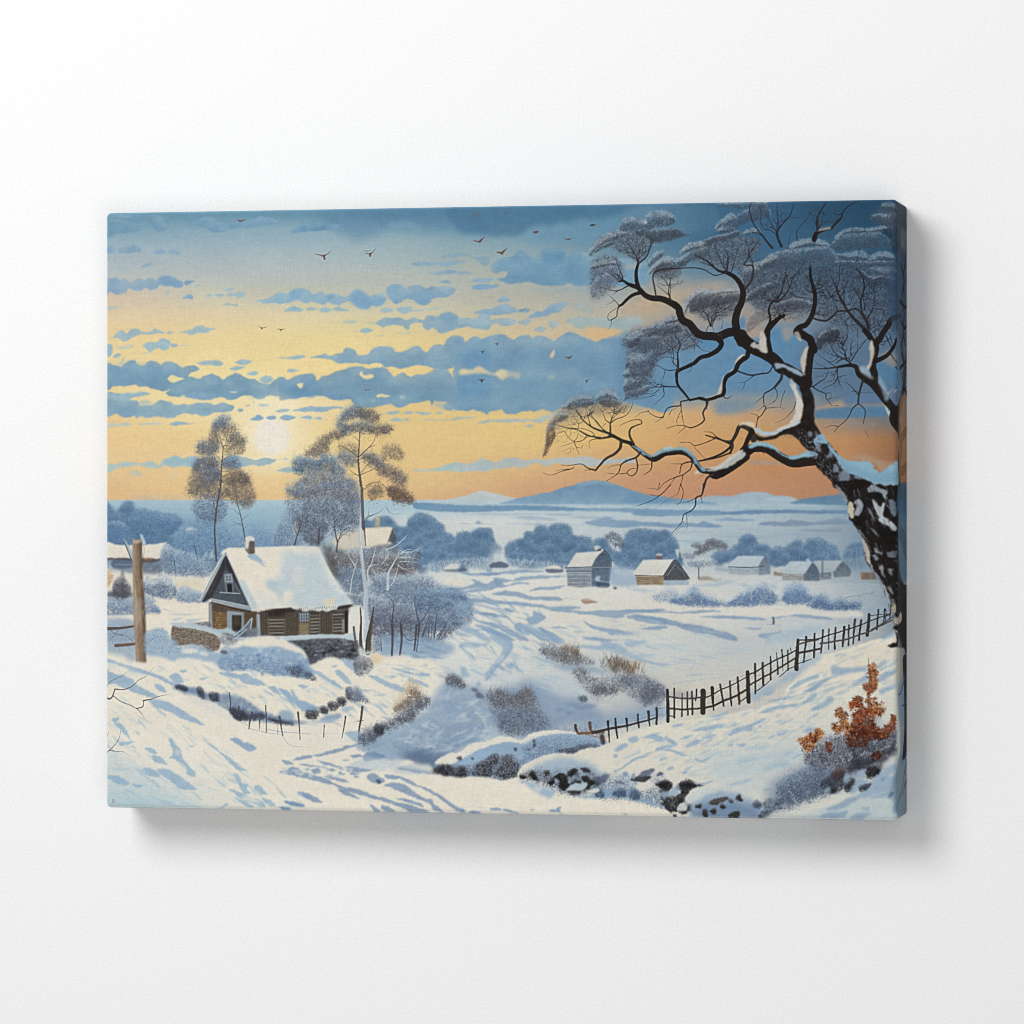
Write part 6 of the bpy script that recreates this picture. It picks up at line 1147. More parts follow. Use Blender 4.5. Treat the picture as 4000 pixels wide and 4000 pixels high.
fill("1260,610 1400,560 1560,500 1600,440 1720,380 1760,330 1932,240 1932,300 1800,400 1720,480 1600,520 1560,560 1420,640 1300,700", (158,184,212), .7, soft=4, rough=4)
fill("860,1290 1100,1200 1500,1130 1700,1120 1750,1250 1500,1350 1100,1420", (190,208,220), .6, soft=12); fill("1380,1340 1500,1290 1660,1265 1620,1300 1500,1330 1420,1350", (158,192,216), .7, soft=3)
fill("1000,1320 1300,1290 1500,1400 1400,1540 1300,1600 1000,1560", (200,212,220), .5, soft=10)
flecks("120,120 900,20 1150,300 700,520 200,380", 34, .12, 30, 3, [(176,200,220), (196,212,224), (160,188,214)], .5, .2)
for q in ("560,530 800,495 1000,470 1180,430", "100,200 300,320 520,350 700,330 900,370", "640,300 760,320 720,420 820,460"): stroke(q, 10, 3, (160,188,214), .5, soft=2)
# stones in the snow, brook bank
fill("-200,1440 -60,1450 0,1440 100,1400 200,1470 300,1540 420,1560 450,1660 300,1640 100,1600 -60,1600 -200,1540", (170,194,218), .7, soft=5, rough=5)
view(1800, 2450)
fill("700,1300 900,1230 1120,1250 1280,1300 1290,1350 1400,1390 1300,1420 1300,1500 1150,1560 1000,1560 860,1500 760,1440 650,1400", (152,182,214), .75, soft=5, rough=6)
fill("550,1430 650,1450 780,1500 900,1540 840,1600 740,1560 640,1500", (150,184,218), .8, soft=3, rough=3); fill("700,1500 770,1510 750,1545 700,1530", (214,218,222), .8, soft=1.5)
ST = (44,42,44)
def stone(s, c=ST, cap=True):
    fill(s, c, .93, soft=.9, rough=3, rs=5, var=20, vs=4)
    if cap: crown(s, (96,98,108), (64,60,60), (28,26,28), n=220, rim=.2, base=0, L=2, a=.5)
crown("560,1380 700,1330 900,1340 1100,1310 1220,1330 1330,1400 1320,1470 1180,1560 960,1560 820,1480 640,1430", (160,180,204), (112,124,146), (58,58,66), n=4200, rim=.1, base=.3, L=3, grow=4); crown("1260,1420 1420,1380 1640,1400 1800,1380 1932,1400 1932,1690 1640,1620 1300,1600", (176,196,216), (134,158,188), (78,86,106), n=3600, rim=.1, base=.2, L=3, grow=4)
for i in range(70):
    x, y = rng.uniform(820, 1340), rng.uniform(1360, 1560); a_ = rng.uniform(8, 26)
    if abs(y - 1450) < 90 - abs(x - 1060) * .18: fill("%g,%g %g,%g %g,%g %g,%g" % (x, y, x + a_, y - a_ * .6, x + a_ * 1.9, y, x + a_ * .9, y + a_ * .5), [(52,50,54), (96,100,114), (176,192,210), (70,66,66)][i % 4], .8, soft=.8, rough=2.5, rs=4)
for s in ("640,1390 660,1355 690,1360 720,1410 740,1445 690,1425", "560,1390 610,1400 620,1420 565,1420", "880,1400 940,1370 1000,1400 1010,1460 1040,1490 980,1535 920,1500 930,1440", "825,1450 870,1430 880,1460 850,1490", "1010,1390 1030,1350 1080,1325 1100,1350 1060,1390 1040,1410", "1140,1400 1200,1410 1250,1440 1300,1420 1310,1470 1250,1480 1220,1500 1160,1530 1190,1470 1150,1430", "1070,1440 1130,1450 1140,1480 1090,1460"): stone(s)
for s in ("1130,1330 1170,1318 1220,1340 1215,1370 1170,1370", "1015,1540 1080,1520 1130,1530 1120,1570 1050,1575", "790,1360 830,1350 835,1385 800,1395"): stone(s, (78,74,78))
fill("1260,1440 1330,1390 1400,1385 1380,1430 1300,1480", (96,108,134), .85, soft=2, rough=3)
fill("990,1530 1060,1470 1180,1460 1190,1490 1140,1530 1060,1530", (192,208,222), .9, soft=1.2, rough=1.5)
fill("1040,1570 1200,1590 1260,1550 1400,1530 1560,1540 1700,1600 1932,1680 1932,1700 1700,1640 1500,1600 1300,1610 1150,1605", (140,172,208), .8, soft=2.5, rough=3)
for s in ("1275,1540 1320,1520 1350,1560 1340,1600 1280,1590", "1430,1570 1480,1520 1540,1520 1560,1580 1500,1600", "1585,1580 1620,1520 1660,1520 1690,1570 1680,1620 1610,1620"): crown(s, (108,132,168), (82,102,134), (60,74,100), n=600, rim=.15, base=.7, L=3)
fill("1190,1540 1300,1515 1300,1550 1230,1560", (232,226,218), .85, soft=1.2); fill("1640,1500 1740,1435 1830,1475 1760,1530 1680,1530", (232,226,218), .85, soft=1.5, rough=1.5)
for s, c in (("1600,1430 1660,1400 1760,1390 1800,1410 1740,1450 1640,1450", (58,58,66)), ("1680,1400 1720,1350 1820,1325 1830,1350 1780,1390 1720,1405", (100,112,136)), ("1845,1385 1880,1362 1915,1370 1890,1400", (92,104,128)), ("1520,1380 1550,1355 1575,1375 1550,1400", (140,166,196)), ("1450,1440 1540,1460 1540,1480 1480,1465", (104,116,140)), ("1600,1400 1640,1370 1640,1420", (140,164,194))): fill(s, c, .88, soft=1.4, rough=2.5, var=12)
view(2400, 2450)
DK = (34,34,40)
for s in ("410,1480 440,1460 510,1455 540,1500 510,1560 460,1590 430,1540", "590,1500 640,1470 700,1450 760,1480 820,1490 740,1510 700,1560 650,1620 640,1560", "430,1590 500,1580 560,1600 640,1560 660,1620 600,1720 520,1730 470,1680", "650,1640 700,1660 740,1700 750,1730 690,1720", "610,1720 650,1700 680,1740 640,1760"): 
    fill(s, DK, .9, soft=1.3, rough=7, rs=6, var=18, vs=4, tex=.25)
    crown(s, (96,108,130), (58,60,70), (24,24,28), n=500, rim=.12, base=0, L=4, a=.5)
crown("390,1480 440,1450 520,1450 550,1490 460,1500", (70,72,80), (44,44,50), (28,28,32), n=400, base=0, L=6, ang=-2.2); crown("600,1480 700,1440 760,1470 840,1490 700,1500", (70,72,80), (44,44,50), (28,28,32), n=500, base=0, L=6, ang=-.5)
fill("440,1540 520,1540 600,1480 620,1540 560,1590 500,1590 460,1610", (158,182,212), .85, soft=1.5, rough=2)
for i in range(40):
    x, y = rng.uniform(440, 660), rng.uniform(1580, 1730); stroke("%g,%g %g,%g" % (x, y, x + rng.uniform(10, 30), y - rng.uniform(4, 20)), 5, 2, (128,144,170), .5)
fill("590,1710 620,1660 650,1640 690,1680 680,1720 620,1730", (216,222,222), .85, soft=1)
fill("720,1640 800,1600 960,1530 1080,1550 1200,1580 1330,1640 1500,1720 1440,1790 800,1790 720,1770", (148,176,208), .85, soft=4, rough=5); fill("760,1700 1000,1640 1300,1680 1360,1780 800,1785", (100,130,168), .6, soft=6, rough=6)
fill("660,1640 720,1560 820,1510 960,1500 1100,1520 960,1540 820,1600 740,1640 690,1680", (206,216,222), .8, soft=3, rough=3)
for s in ("890,1650 940,1620 1040,1600 1080,1610 1020,1640 940,1665", "1080,1620 1120,1640 1100,1645", "1140,1610 1180,1565 1215,1630 1170,1630", "765,1680 820,1665 820,1695 775,1698", "1000,1685 1020,1665 1055,1690 1025,1705", "835,1715 880,1730 880,1780 845,1790", "900,1730 960,1705 950,1755", "1070,1775 1100,1735 1170,1725 1185,1760 1160,1790 1090,1795", "600,1600 640,1590 650,1640 610,1650", "550,1770 580,1765 575,1785"): stone(s, (66,64,66))
fill("880,1655 960,1625 1060,1600 1050,1625 950,1660", (120,108,92), .6, soft=1.5)
crown("1310,1660 1350,1630 1390,1660 1370,1700 1320,1690", (120,130,150), (84,90,108), (54,58,72), n=400, rim=.1, base=.6); crown("1410,1650 1460,1610 1530,1640 1530,1690 1470,1720 1420,1700", (110,124,148), (78,86,104), (48,54,68), n=700, rim=.1, base=.6); crown("1360,1790 1400,1730 1480,1710 1520,1720 1440,1790", (92,110,138), (64,74,92), (40,46,58), n=500, rim=.1, base=.6)
# snow rise, bottom right corner
fill("1440,1800 1500,1740 1600,1690 1740,1660 1860,1620 1932,1600 2100,1560 2300,1540 2420,1500 2540,1380 2700,1300 2770,1280 2900,1200 3000,1100 3000,1820 1440,1830", (214,218,218), .97, soft=2, rough=2.5, col2=(188,204,214))
view(2900, 2450)
fill("200,1800 300,1740 420,1690 560,1630 700,1590 860,1560 1000,1560 1100,1590 1000,1640 800,1700 600,1760 400,1800", (226,222,212), .8, soft=5)
for s in ("720,1790 800,1740 900,1740 1000,1720 940,1790", "1020,1790 1080,1750 1210,1745 1170,1780 1100,1810 1030,1810", "1120,1700 1200,1690 1170,1720", "780,1700 900,1660 1000,1600 1100,1590 1060,1640 940,1700 840,1720", "1365,1600 1390,1555 1430,1550 1430,1580 1395,1615", "1420,1740 1450,1660 1480,1640 1470,1720", "1200,1600 1350,1550 1430,1480 1400,1560 1300,1600"):
    fill(s, (132,164,200), .7, soft=1.6, rough=2, rs=6)
fill("1310,1440 1325,1412 1356,1408 1350,1430 1325,1448", (72,82,104), .9, soft=1); fill("1380,1600 1400,1555 1432,1548 1425,1580", (96,120,150), .8, soft=1.2)
# hollow shadow under the bush
fill("300,1440 420,1380 560,1320 640,1240 700,1200 1000,1160 1120,1260 1120,1400 900,1500 700,1600 520,1660 360,1720 260,1700 240,1560", (122,142,172), .7, soft=10, rough=8)
crown("330,1470 420,1400 560,1330 720,1280 860,1400 860,1520 700,1600 540,1650 400,1700 300,1700 320,1580", (146,166,192), (104,122,152), (64,76,100), n=5200, rim=.12, base=.45, L=5, grow=5)
crown("590,1240 600,1180 680,1130 760,1060 860,1020 960,1010 1010,1080 1060,1160 1100,1260 1100,1330 980,1330 850,1330 720,1320 640,1290", (184,192,206), (120,128,150), (78,82,100), n=5000, rim=.15, base=.45, L=6, grow=5); lace("590,1240 760,1060 960,1010 1100,1260 850,1330", 1400, [(84,86,100), (196,202,210), (60,58,66)], .4)
crown("980,1060 1100,1010 1250,1020 1380,980 1450,940 1450,1130 1400,1180 1300,1220 1200,1300 1080,1330 1040,1200", (122,132,156), (78,84,104), (44,46,58), n=4600, rim=.1, base=.75, L=4)
fill("980,1300 1080,1250 1200,1210 1300,1180 1450,1140 1460,1180 1330,1270 1300,1380 1200,1400 1120,1340 1000,1380", (56,56,68), .8, soft=3, rough=6, tex=.4, vs=6)
crown("740,1450 800,1400 860,1340 950,1330 960,1420 940,1520 860,1560 780,1540", (120,138,166), (70,76,94), (44,46,56), n=2200, rim=.1, base=.7, L=4)
crown("960,1480 1000,1420 1060,1440 1040,1520 980,1550", (80,80,92), (52,50,58), (34,34,40), n=700, rim=.1, base=.8, L=3); crown("820,1520 860,1500 890,1530 850,1560", (90,80,80), (62,54,56), (40,38,40), n=260, base=.8, L=3)
crown("850,1370 900,1320 970,1340 950,1420 880,1440", (120,80,72), (94,62,58), (64,46,48), n=600, base=.3, L=3)
for s in ("950,1420 1000,1390 1020,1430 980,1470", "1100,1360 1150,1330 1190,1360 1150,1400 1110,1400", "1050,1460 1100,1430 1180,1440 1180,1480 1100,1520 1050,1560 1010,1550", "1220,1400 1300,1350 1420,1290 1450,1260 1440,1340 1360,1420 1260,1440", "1230,1040 1270,1030 1280,1070 1240,1090", "770,1530 820,1500 830,1540 790,1560", "1180,1470 1280,1420 1450,1400 1440,1500 1300,1560 1150,1600 1080,1590"):
    fill(s, (150,178,208), .8, soft=1.5, rough=2.5, rs=6)
crown("1110,1500 1180,1470 1220,1480 1160,1530 1120,1540", (80,80,96), (58,60,76), (42,44,56), n=400, base=.6, L=3)
crown("1180,1330 1280,1320 1300,1360 1190,1420", (52,50,58), (40,38,44), (26,26,30), n=900, rim=.05, base=.8, L=4)
# russet leaves
OR, OR2, OR3 = (186,94,40), (152,66,30), (90,44,30); TAN = (200,148,94)
def leaves(s, cols, n, L=5, base=.5, a=.62):
    """russet leaf sprays: spiky little stars, darker ones first"""
    if base: fill(s, np.array(cols[0]) * .8, base * .3, soft=2.5, rough=5, rs=5, var=22, vs=4, tex=.7)
    m = max(n // 6, 12); x, y = inside(s, m, 2.0); c = pick(cols + [(112,58,36), (96,48,34)], m, 24); c = c[np.argsort(c.sum(1) + rng.normal(0, 60, m))]
    th = rng.uniform(0, 6.28, m); k = rng.uniform(2.5, L + 2.5, m)
    for d in range(5): needles(x, y, k * rng.uniform(.5, 1, m), th + d * 1.257 + rng.normal(0, .25, m), c, np.full(m, a + .1), .2)
leaves("1185,345 1200,350 1255,350 1260,390 1240,420 1200,410", [OR, TAN, (206,120,60)], 260); leaves("1200,410 1270,420 1280,500 1250,560 1210,540 1195,460", [TAN, OR, (190,110,56), (150,96,60)], 600)
leaves("1165,540 1250,540 1260,580 1200,605 1160,580", [OR, OR2, (160,100,60)], 350); leaves("1180,610 1210,600 1220,700 1250,660 1270,760 1240,780 1200,760 1185,700", [(190,150,110), OR, (170,120,84)], 420, base=.35)
stroke("1192,290 1195,350 1205,420 1200,520 1190,620 1190,760", 8, 7, (120,72,46), .8)
leaves("1010,740 1040,690 1080,655 1120,660 1140,720 1100,760 1040,770", [OR, (186,80,36), OR2], 500, base=.8); leaves("1060,800 1140,760 1220,770 1260,830 1240,900 1160,910 1080,890 1050,920 1040,860", [(168,70,28), OR, OR2], 1300, base=.85)
leaves("1240,740 1330,720 1340,790 1300,830 1250,800", [OR, TAN, (150,84,50)], 500, base=.5); leaves("1045,900 1160,910 1250,900 1230,980 1120,1000 1040,980", [OR2, OR3, (120,48,24)], 1100, base=.8); leaves("980,960 1060,990 1060,1060 1000,1060", [OR, (190,96,40)], 300, base=.7)
leaves("1040,980 1200,980 1370,990 1360,1030 1300,1050 1200,1050 1080,1030", [OR3, (112,48,30), (74,44,36)], 1300, base=.7); leaves("1250,930 1380,960 1370,1020 1260,1010", [(130,70,46), OR3, OR], 500, base=.4)
leaves("880,830 900,770 940,760 960,800 1000,830 950,850", [TAN, OR, (170,120,84)], 420, base=.4); leaves("925,830 990,880 1010,960 970,970 940,890", [TAN, (190,130,80), (150,100,66)], 450, base=.35); leaves("865,930 890,900 960,940 940,980 880,980", [TAN, OR, (176,110,60)], 380, base=.45)
leaves("1400,880 1420,830 1450,880 1450,900 1400,910", [OR, (206,120,80)], 220); leaves("1350,930 1440,900 1440,960 1360,980", [(140,90,80), OR, (110,70,66)], 350, base=.3); leaves("1160,860 1190,850 1215,880 1190,915 1160,900", [(140,120,100), (120,100,84)], 200, base=.8)
leaves("550,1050 600,1040 640,1010 660,1040 700,1060 680,1120 620,1170 570,1110", [OR, TAN, (150,84,48), (196,116,60)], 800, base=.55); leaves("680,1020 700,970 720,955 755,980 760,1020 720,1045", [TAN, OR, (206,150,90)], 450, base=.5); leaves("640,1000 660,1010 700,1070 680,1085", [OR, OR2], 160); leaves("800,1100 830,1090 840,1140 820,1170", [OR, (120,70,60)], 220, base=.4)
stroke("700,1060 740,1120 765,1170", 7, 3, (110,84,80), .8)
leaves("980,1060 1100,1050 1200,1060 1130,1120 1000,1110", [(96,62,52), (120,70,44), (70,60,66)], 700, base=.3); leaves("1240,1190 1300,1170 1300,1220 1250,1230", [(84,56,50), OR3], 250, base=.5)
for s in ("1250,840 1300,830 1340,900 1320,950 1270,920",): fill(s, (190,198,206), .75, soft=1.8, rough=3)
for s in ("1010,860 1040,850 1045,880 1015,880",): fill(s, (206,206,204), .7, soft=1.4)
for s in ("1225,720 1225,780", "960,850 990,940", "1090,700 1120,850", "1200,680 1220,780 1180,900", "1130,900 1120,1050", "1300,800 1240,960"): stroke(s, 6, 4, (124,64,36), .6)
grow_twigs("1060,1330", "600,1240 700,1100 900,1000 1100,1000 1400,980 1440,1150 1200,1320 800,1330", 60, 9, (60,54,62), .6); grow_twigs("1180,1000", "880,800 1000,680 1250,700 1330,760 1250,960", 30, 8, (92,46,32), .6)
fill("840,350 920,370 1000,375 1150,360 1180,380 1160,410 1050,420 960,440 880,450 840,430", (144,174,208), .75, soft=2, rough=2.5)
for s in ("1270,360 1310,310 1350,300 1365,330 1300,380", "1290,480 1400,430 1450,390 1450,420 1360,480 1300,520", "1300,580 1400,560 1450,560 1360,600 1310,625", "1290,450 1440,400 1440,430 1330,470", "840,640 960,590 1100,500 1180,470 1180,500 1040,560 920,620", "640,780 760,700 830,640 860,680 800,740 700,770", "720,610 860,560 980,520 880,570 760,610", "580,600 680,540 780,480 840,470 760,530 660,590", "860,270 920,240 1000,250 920,270",
          "1300,90 1400,50 1450,45 1440,70 1340,110", "560,970 640,940 680,955 620,985"): fill(s, (142,172,206), .72, soft=1.5, rough=2.2, rs=6)
fill("740,410 800,340 860,300 1000,230 1200,180 1450,150 1450,300 1300,320 1200,350 1000,370 850,350", (226,218,204), .6, soft=6)
# ---- picket fence up the slope
FC, FC2 = (64,56,52), (88,78,70)
def pk(s, a, b, c=FC): stroke(s, a * rng.uniform(1, 1.35) + 1, b * rng.uniform(1, 1.3) + 1, tuple(np.array(c) * rng.uniform(.85, 1.2)), .95, jit=.35, soft=.5); 
view(1800, 2450)
pk("1085,925 1090,960 1110,1000", 26, 16); pk("1220,900 1225,950 1240,985", 32, 20, (104,80,66)); pk("1105,1000 1260,995 1340,985", 22, 26, (120,90,72)); pk("1250,990 1350,970 1450,950 1560,935 1680,905 1780,880 1850,860", 26, 12)
for s, a, b in (("1390,885 1398,960 1412,1080", 22, 10), ("1460,860 1470,950 1482,1040", 20, 16), ("1565,862 1570,920 1575,980", 20, 12), ("1672,820 1676,880 1685,942", 16, 14), ("1772,795 1776,860 1785,930", 22, 12), ("1848,762 1850,840 1850,912", 20, 16)): pk(s, a, b)
fill("1315,1020 1340,1005 1360,1040 1365,1095 1330,1095", (84,70,64), .95, soft=.8)
for s in ("1180,1010 1270,1030 1320,1045", "1640,880 1850,820 1932,830", "1850,770 1932,755"): stroke(s, 5, 3, (96,100,116), .7)
view(2400, 2450)
for s, a, b in (("505,590 508,730 508,885", 26, 28), ("840,600 840,700 840,800", 40, 48), ("1258,420 1262,550 1268,700", 28, 34), ("1735,118 1728,250 1722,390", 22, 40)): pk(s, a, b, (58,50,46))
for s, a, b in (("568,575 568,720 568,850", 12, 18), ("640,620 642,730 640,835", 8, 14), ("690,608 692,730 696,825", 12, 16), ("735,605 740,720 742,820", 14, 14), ("780,585 778,650 772,690", 14, 10), ("925,570 930,680 938,780", 26, 10), ("1000,538 1018,650 1030,740", 20, 16), ("1093,508 1103,620 1112,735", 16, 18), ("1165,470 1172,600 1178,720", 16, 20),
                ("1330,345 1335,480 1338,620", 16, 16), ("1402,335 1405,440 1410,548", 16, 18), ("1475,275 1482,390 1482,495", 14, 18), ("1532,240 1538,350 1540,440", 8, 14), ("1583,212 1588,310 1585,410", 12, 8), ("1642,215 1642,300 1640,400", 12, 14), ("1660,195 1675,230", 8, 6), ("1812,92 1805,210 1795,330", 16, 14), ("1890,60 1888,170 1882,285", 16, 18)): pk(s, a, b)
for s, a, b in (("510,650 570,662 640,672 740,672 830,660", 12, 14), ("520,765 570,770 640,775 740,770 830,765", 14, 14), ("850,665 925,640 1000,600 1100,560 1180,520 1258,475", 12, 10), ("860,755 940,735 1030,690 1110,660 1180,625 1260,575", 18, 16), ("1275,445 1340,420 1410,370 1480,330 1560,290 1640,250 1720,205", 12, 12), ("1275,545 1340,505 1410,465 1490,420 1560,380 1640,330 1720,280", 14, 14),
                ("1740,160 1812,140 1890,125 1932,115", 12, 14), ("1745,240 1812,230 1890,215 1932,205", 20, 18), ("1190,700 1250,660", 10, 10), ("1345,600 1410,550 1480,490", 8, 6), ("1560,465 1640,400 1720,360", 8, 8), ("520,830 570,845", 10, 8), ("1740,340 1860,300", 8, 6)): pk(s, a, b, (76,66,60))
for i in range(60):
    t = rng.random(); x = 860 + t * 1040; y = 700 - (x - 860) * .52 + rng.normal(0, 40); stroke("%g,%g %g,%g" % (x, y, x + rng.uniform(20, 60), y - rng.uniform(-20, 40)), 3, 2, (84,84,98), .5)
for s in ("410,770 500,755", "415,840 500,825", "850,640 1258,430", "870,720 1250,610"): stroke(s, 4, 3, (100,104,120), .6)
fill("545,610 620,600 740,620 760,680 560,660", (110,118,140), .3, soft=4)
view(2900, 1900)
for s, a, b in (("1285,1160 1280,1250 1275,1345", 14, 18), ("1345,1155 1340,1230 1330,1300", 12, 10), ("1358,1160 1350,1300", 8, 7), ("1400,1160 1395,1260", 10, 8), ("1200,1205 1190,1300 1178,1400", 24, 30), ("1125,1260 1112,1350 1102,1449", 16, 16), ("1065,1255 1055,1360 1045,1480", 18, 14), ("1008,1310 1005,1400 1000,1500", 14, 12), ("965,1325 955,1420 948,1500", 18, 18), ("882,1330 876,1440 875,1530", 14, 16), ("820,1345 820,1440 818,1540", 12, 12), ("765,1355 758,1460 745,1570", 16, 16), ("685,1388 683,1449", 18, 16), ("605,1420 603,1449", 16, 16)): pk(s, a, b)
for s, a, b in (("520,1449 700,1440 820,1400 960,1360 1110,1310 1200,1270 1290,1240 1400,1210", 12, 9), ("740,1480 880,1455 1000,1430 1110,1390 1200,1360 1290,1310 1420,1250", 14, 12), ("1210,1220 1290,1210 1390,1200", 6, 5), ("1220,1350 1330,1290 1420,1230", 10, 8)): pk(s, a, b, (80,72,70))
for i in range(40):
    t = rng.random(); x = 760 + t * 640; y = 1450 - (x - 760) * .33 + rng.normal(0, 28); stroke("%g,%g %g,%g" % (x, y, x + rng.uniform(20, 60), y - rng.uniform(-10, 34)), 3, 2, (96,96,112), .5)
# ---- foreground path, bottom centre
view(1100, 2450)
for s in ("0,1250 80,1260 110,1290 40,1285", "60,1320 120,1310 170,1330 130,1345 80,1340", "0,1350 150,1350 280,1375 380,1410 460,1440 470,1475 360,1450 240,1420 120,1395 0,1370", "330,1250 400,1260 500,1290 570,1320 500,1315 400,1285", "100,1250 170,1215 290,1200 280,1225 180,1245", "300,1205 420,1170 560,1130 690,1098 720,1105 600,1150 460,1190 350,1215",
          "440,1445 560,1490 680,1510 760,1530 860,1575 960,1600 1080,1640 1180,1660 1280,1690 1380,1720 1360,1745 1220,1745 1140,1700 1020,1655 880,1615 760,1580 620,1540 500,1490", "540,1515 640,1550 740,1610 640,1590 560,1555", "150,1540 240,1560 330,1600 390,1650 300,1640 220,1590", "20,1630 100,1640 220,1670 180,1690 80,1670", "0,1685 60,1695 80,1720 0,1720", "940,1670 1020,1690 1080,1740 1000,1742 950,1710", "840,1660 900,1700 930,1735 870,1735",
          "960,1480 1040,1460 1120,1465 1200,1500 1260,1550 1340,1600 1420,1620 1440,1660 1500,1700 1530,1745 1440,1720 1400,1660 1300,1620 1200,1580 1100,1540 1010,1500", "1080,1610 1200,1615 1300,1650 1340,1690 1240,1660 1130,1625", "970,1390 1040,1385 1120,1405 1080,1425 1010,1425", "1100,1400 1200,1430 1260,1470 1320,1500 1270,1500 1190,1460 1120,1425", "1310,1490 1420,1530 1520,1590 1620,1660 1720,1720 1740,1745 1660,1735 1560,1660 1450,1580 1340,1520", "1760,1735 1820,1730 1900,1752 1780,1752",
          "800,1400 860,1370 920,1400 980,1440 920,1470 840,1450", "640,1210 720,1195 780,1210 700,1225", "770,1210 830,1170 920,1180 990,1210 900,1240 790,1260", "580,1240 640,1250 600,1255", "1100,1330 1160,1295 1240,1300 1330,1330 1440,1370 1300,1370 1180,1345", "280,1340 330,1320 370,1345 310,1365", "420,1330 480,1325 520,1350 450,1350", "640,1370 690,1370 710,1385 660,1385", "540,1360 600,1375 560,1390", "160,1280 280,1290 380,1310 260,1310", "600,1310 760,1320 860,1340 780,1360 660,1345", "400,1395 520,1410 640,1450 560,1450 460,1425"):
    fill(s, (118,150,192), .72, soft=1.2, rough=2.2, rs=6, var=12)
for i in range(46):
    x, y = rng.uniform(-60, 700), rng.uniform(1270, 1440)
    if abs(y - (1300 + x * .14)) < 70: fill("%g,%g %g,%g %g,%g %g,%g" % (x, y, x + 25, y - 14, x + 55, y, x + 26, y + 14), [(206,214,224), (150,178,208), (228,224,218), (122,152,190)][i % 4], .65, soft=1.2, rough=1.5)
fill("890,1440 920,1430 945,1455 920,1475", (84,96,124), .85, soft=1.2); fill("1060,1240 1160,1245 1240,1270 1330,1290 1400,1290 1440,1350 1440,1380 1300,1350 1180,1330 1090,1300", (222,224,222), .7, soft=3)
fill("1150,1265 1200,1248 1260,1280 1200,1290 1120,1290", (234,228,218), .9, soft=1.5); fill("700,1260 900,1240 1060,1270 1100,1310 900,1340 760,1310", (206,216,224), .6, soft=4)
view(1800, 2450)
for s in ("0,1700 40,1720 20,1740 0,1740", "75,1740 130,1728 190,1752 100,1755", "275,1700 340,1695 390,1720 310,1722", "390,1712 460,1715 560,1755 480,1750", "835,1715 940,1715 900,1740 840,1735", "900,1700 950,1685 930,1730 975,1760 940,1755", "650,1712 700,1710 680,1720", "1510,1760 1570,1755 1560,1768"): fill(s, (124,156,198), .75, soft=1.2, rough=1.6)
stroke("0,1695 120,1690 240,1700", 4, 3, (170,190,210), .7)
# signature chop
view(390, 3040, 6.44)
RD = (168,112,104)
stroke("325,520 345,500", 12, 7, (150,100,96), .75); stroke("312,545 330,525 352,520 372,545", 14, 10, RD, .7); stroke("325,565 355,555 385,548", 11, 8, RD, .7); stroke("345,540 360,570 350,600", 12, 8, RD, .7); stroke("318,595 350,585 385,600 418,632", 13, 5, (158,110,104), .75); stroke("330,615 360,610", 9, 6, RD, .6); stroke("375,580 410,628", 9, 4, RD, .6)
# ---- the great tree
BK, BK2 = (42,36,34), (62,54,50)
SN, SNB = (196,204,212), (150,188,214)
def br(s, a, b, c=BK, al=.96, jit=.12): stroke(s, a, b, c, al, jit=jit, soft=.8)
def tw(lst, c=(58,52,54), al=.88):
    for s, a, b in lst: stroke(s, a, b, c, al, jit=.12)
MID, DKF, RIM = (96,112,132), (52,56,66), (178,192,204)
def cap(s, n=1500, snow=RIM, mid=MID, dark=DKF, rim=.35, base=.6, L=2.4, **k): crown(s, snow, mid, dark, n=int(n * 1.7), rim=rim, base=base, L=L, grow=k.pop('grow', 1.1), a=.42, clump=6, **k)
LC = [(66,70,82), (58,58,66), (120,136,156), (150,164,180)]
# hazy twig fans first
view(2300, 760)
for s, a in (("60,480 300,350 620,420 560,520 480,640 400,600 250,520", .3), ("1000,520 1200,420 1560,420 1620,500 1500,640 1340,720 1200,700 1050,640", .42), ("960,1000 1400,980 1400,1080 1200,1200 1050,1150 960,1080", .4), ("40,640 250,600 330,780 200,900 40,980", .35), ("620,720 820,690 860,760 700,800", .3),
             ("1380,660 1560,680 1700,620 1900,560 1932,1000 1700,1060 1480,1000 1440,800", .45), ("380,1340 840,1180 1000,1320 980,1449 380,1449", .45)):
    fill(s, (92,108,130), min(a + .12, .52), soft=6, rough=9, rs=9, tex=.6, vs=9); lace(s, int(len(tops(s)[0]) * 26), LC)
view(2900, 760)
fill("20,680 400,600 800,620 1200,680 1470,720 1480,1200 1250,1300 900,1250 700,1150 400,1120 100,1050", (74,92,116), .5, soft=7, rough=9, rs=9, tex=.6, vs=9); lace("20,680 400,600 800,620 1200,680 1470,720 1480,1200 1250,1300 900,1250 700,1150 400,1120 100,1050", 11000, [(44,50,62), (40,42,50), (92,112,138), (120,140,164)])
fill("700,1300 900,1260 1000,1449 700,1449", (82,90,108), .6, soft=6, tex=.5); fill("1230,150 1460,80 1465,300 1340,330 1260,260", (80,98,120), .7, soft=6, rough=6, tex=.5)
view(2100, 1300)
fill("850,40 1000,-40 1340,0 1340,140 1150,260 1080,420 1020,560 860,610 830,480 850,330", (94,112,138), .5, soft=6, rough=7, tex=.6, vs=9); lace("850,40 1000,-40 1340,0 1340,140 1150,260 1080,420 1020,560 860,610 830,480 850,330", 5000, LC); fill("150,820 300,640 480,600 560,640 700,560 780,660 740,760 500,780 300,860 160,920", (104,110,124), .5, soft=6, rough=6, tex=.5)
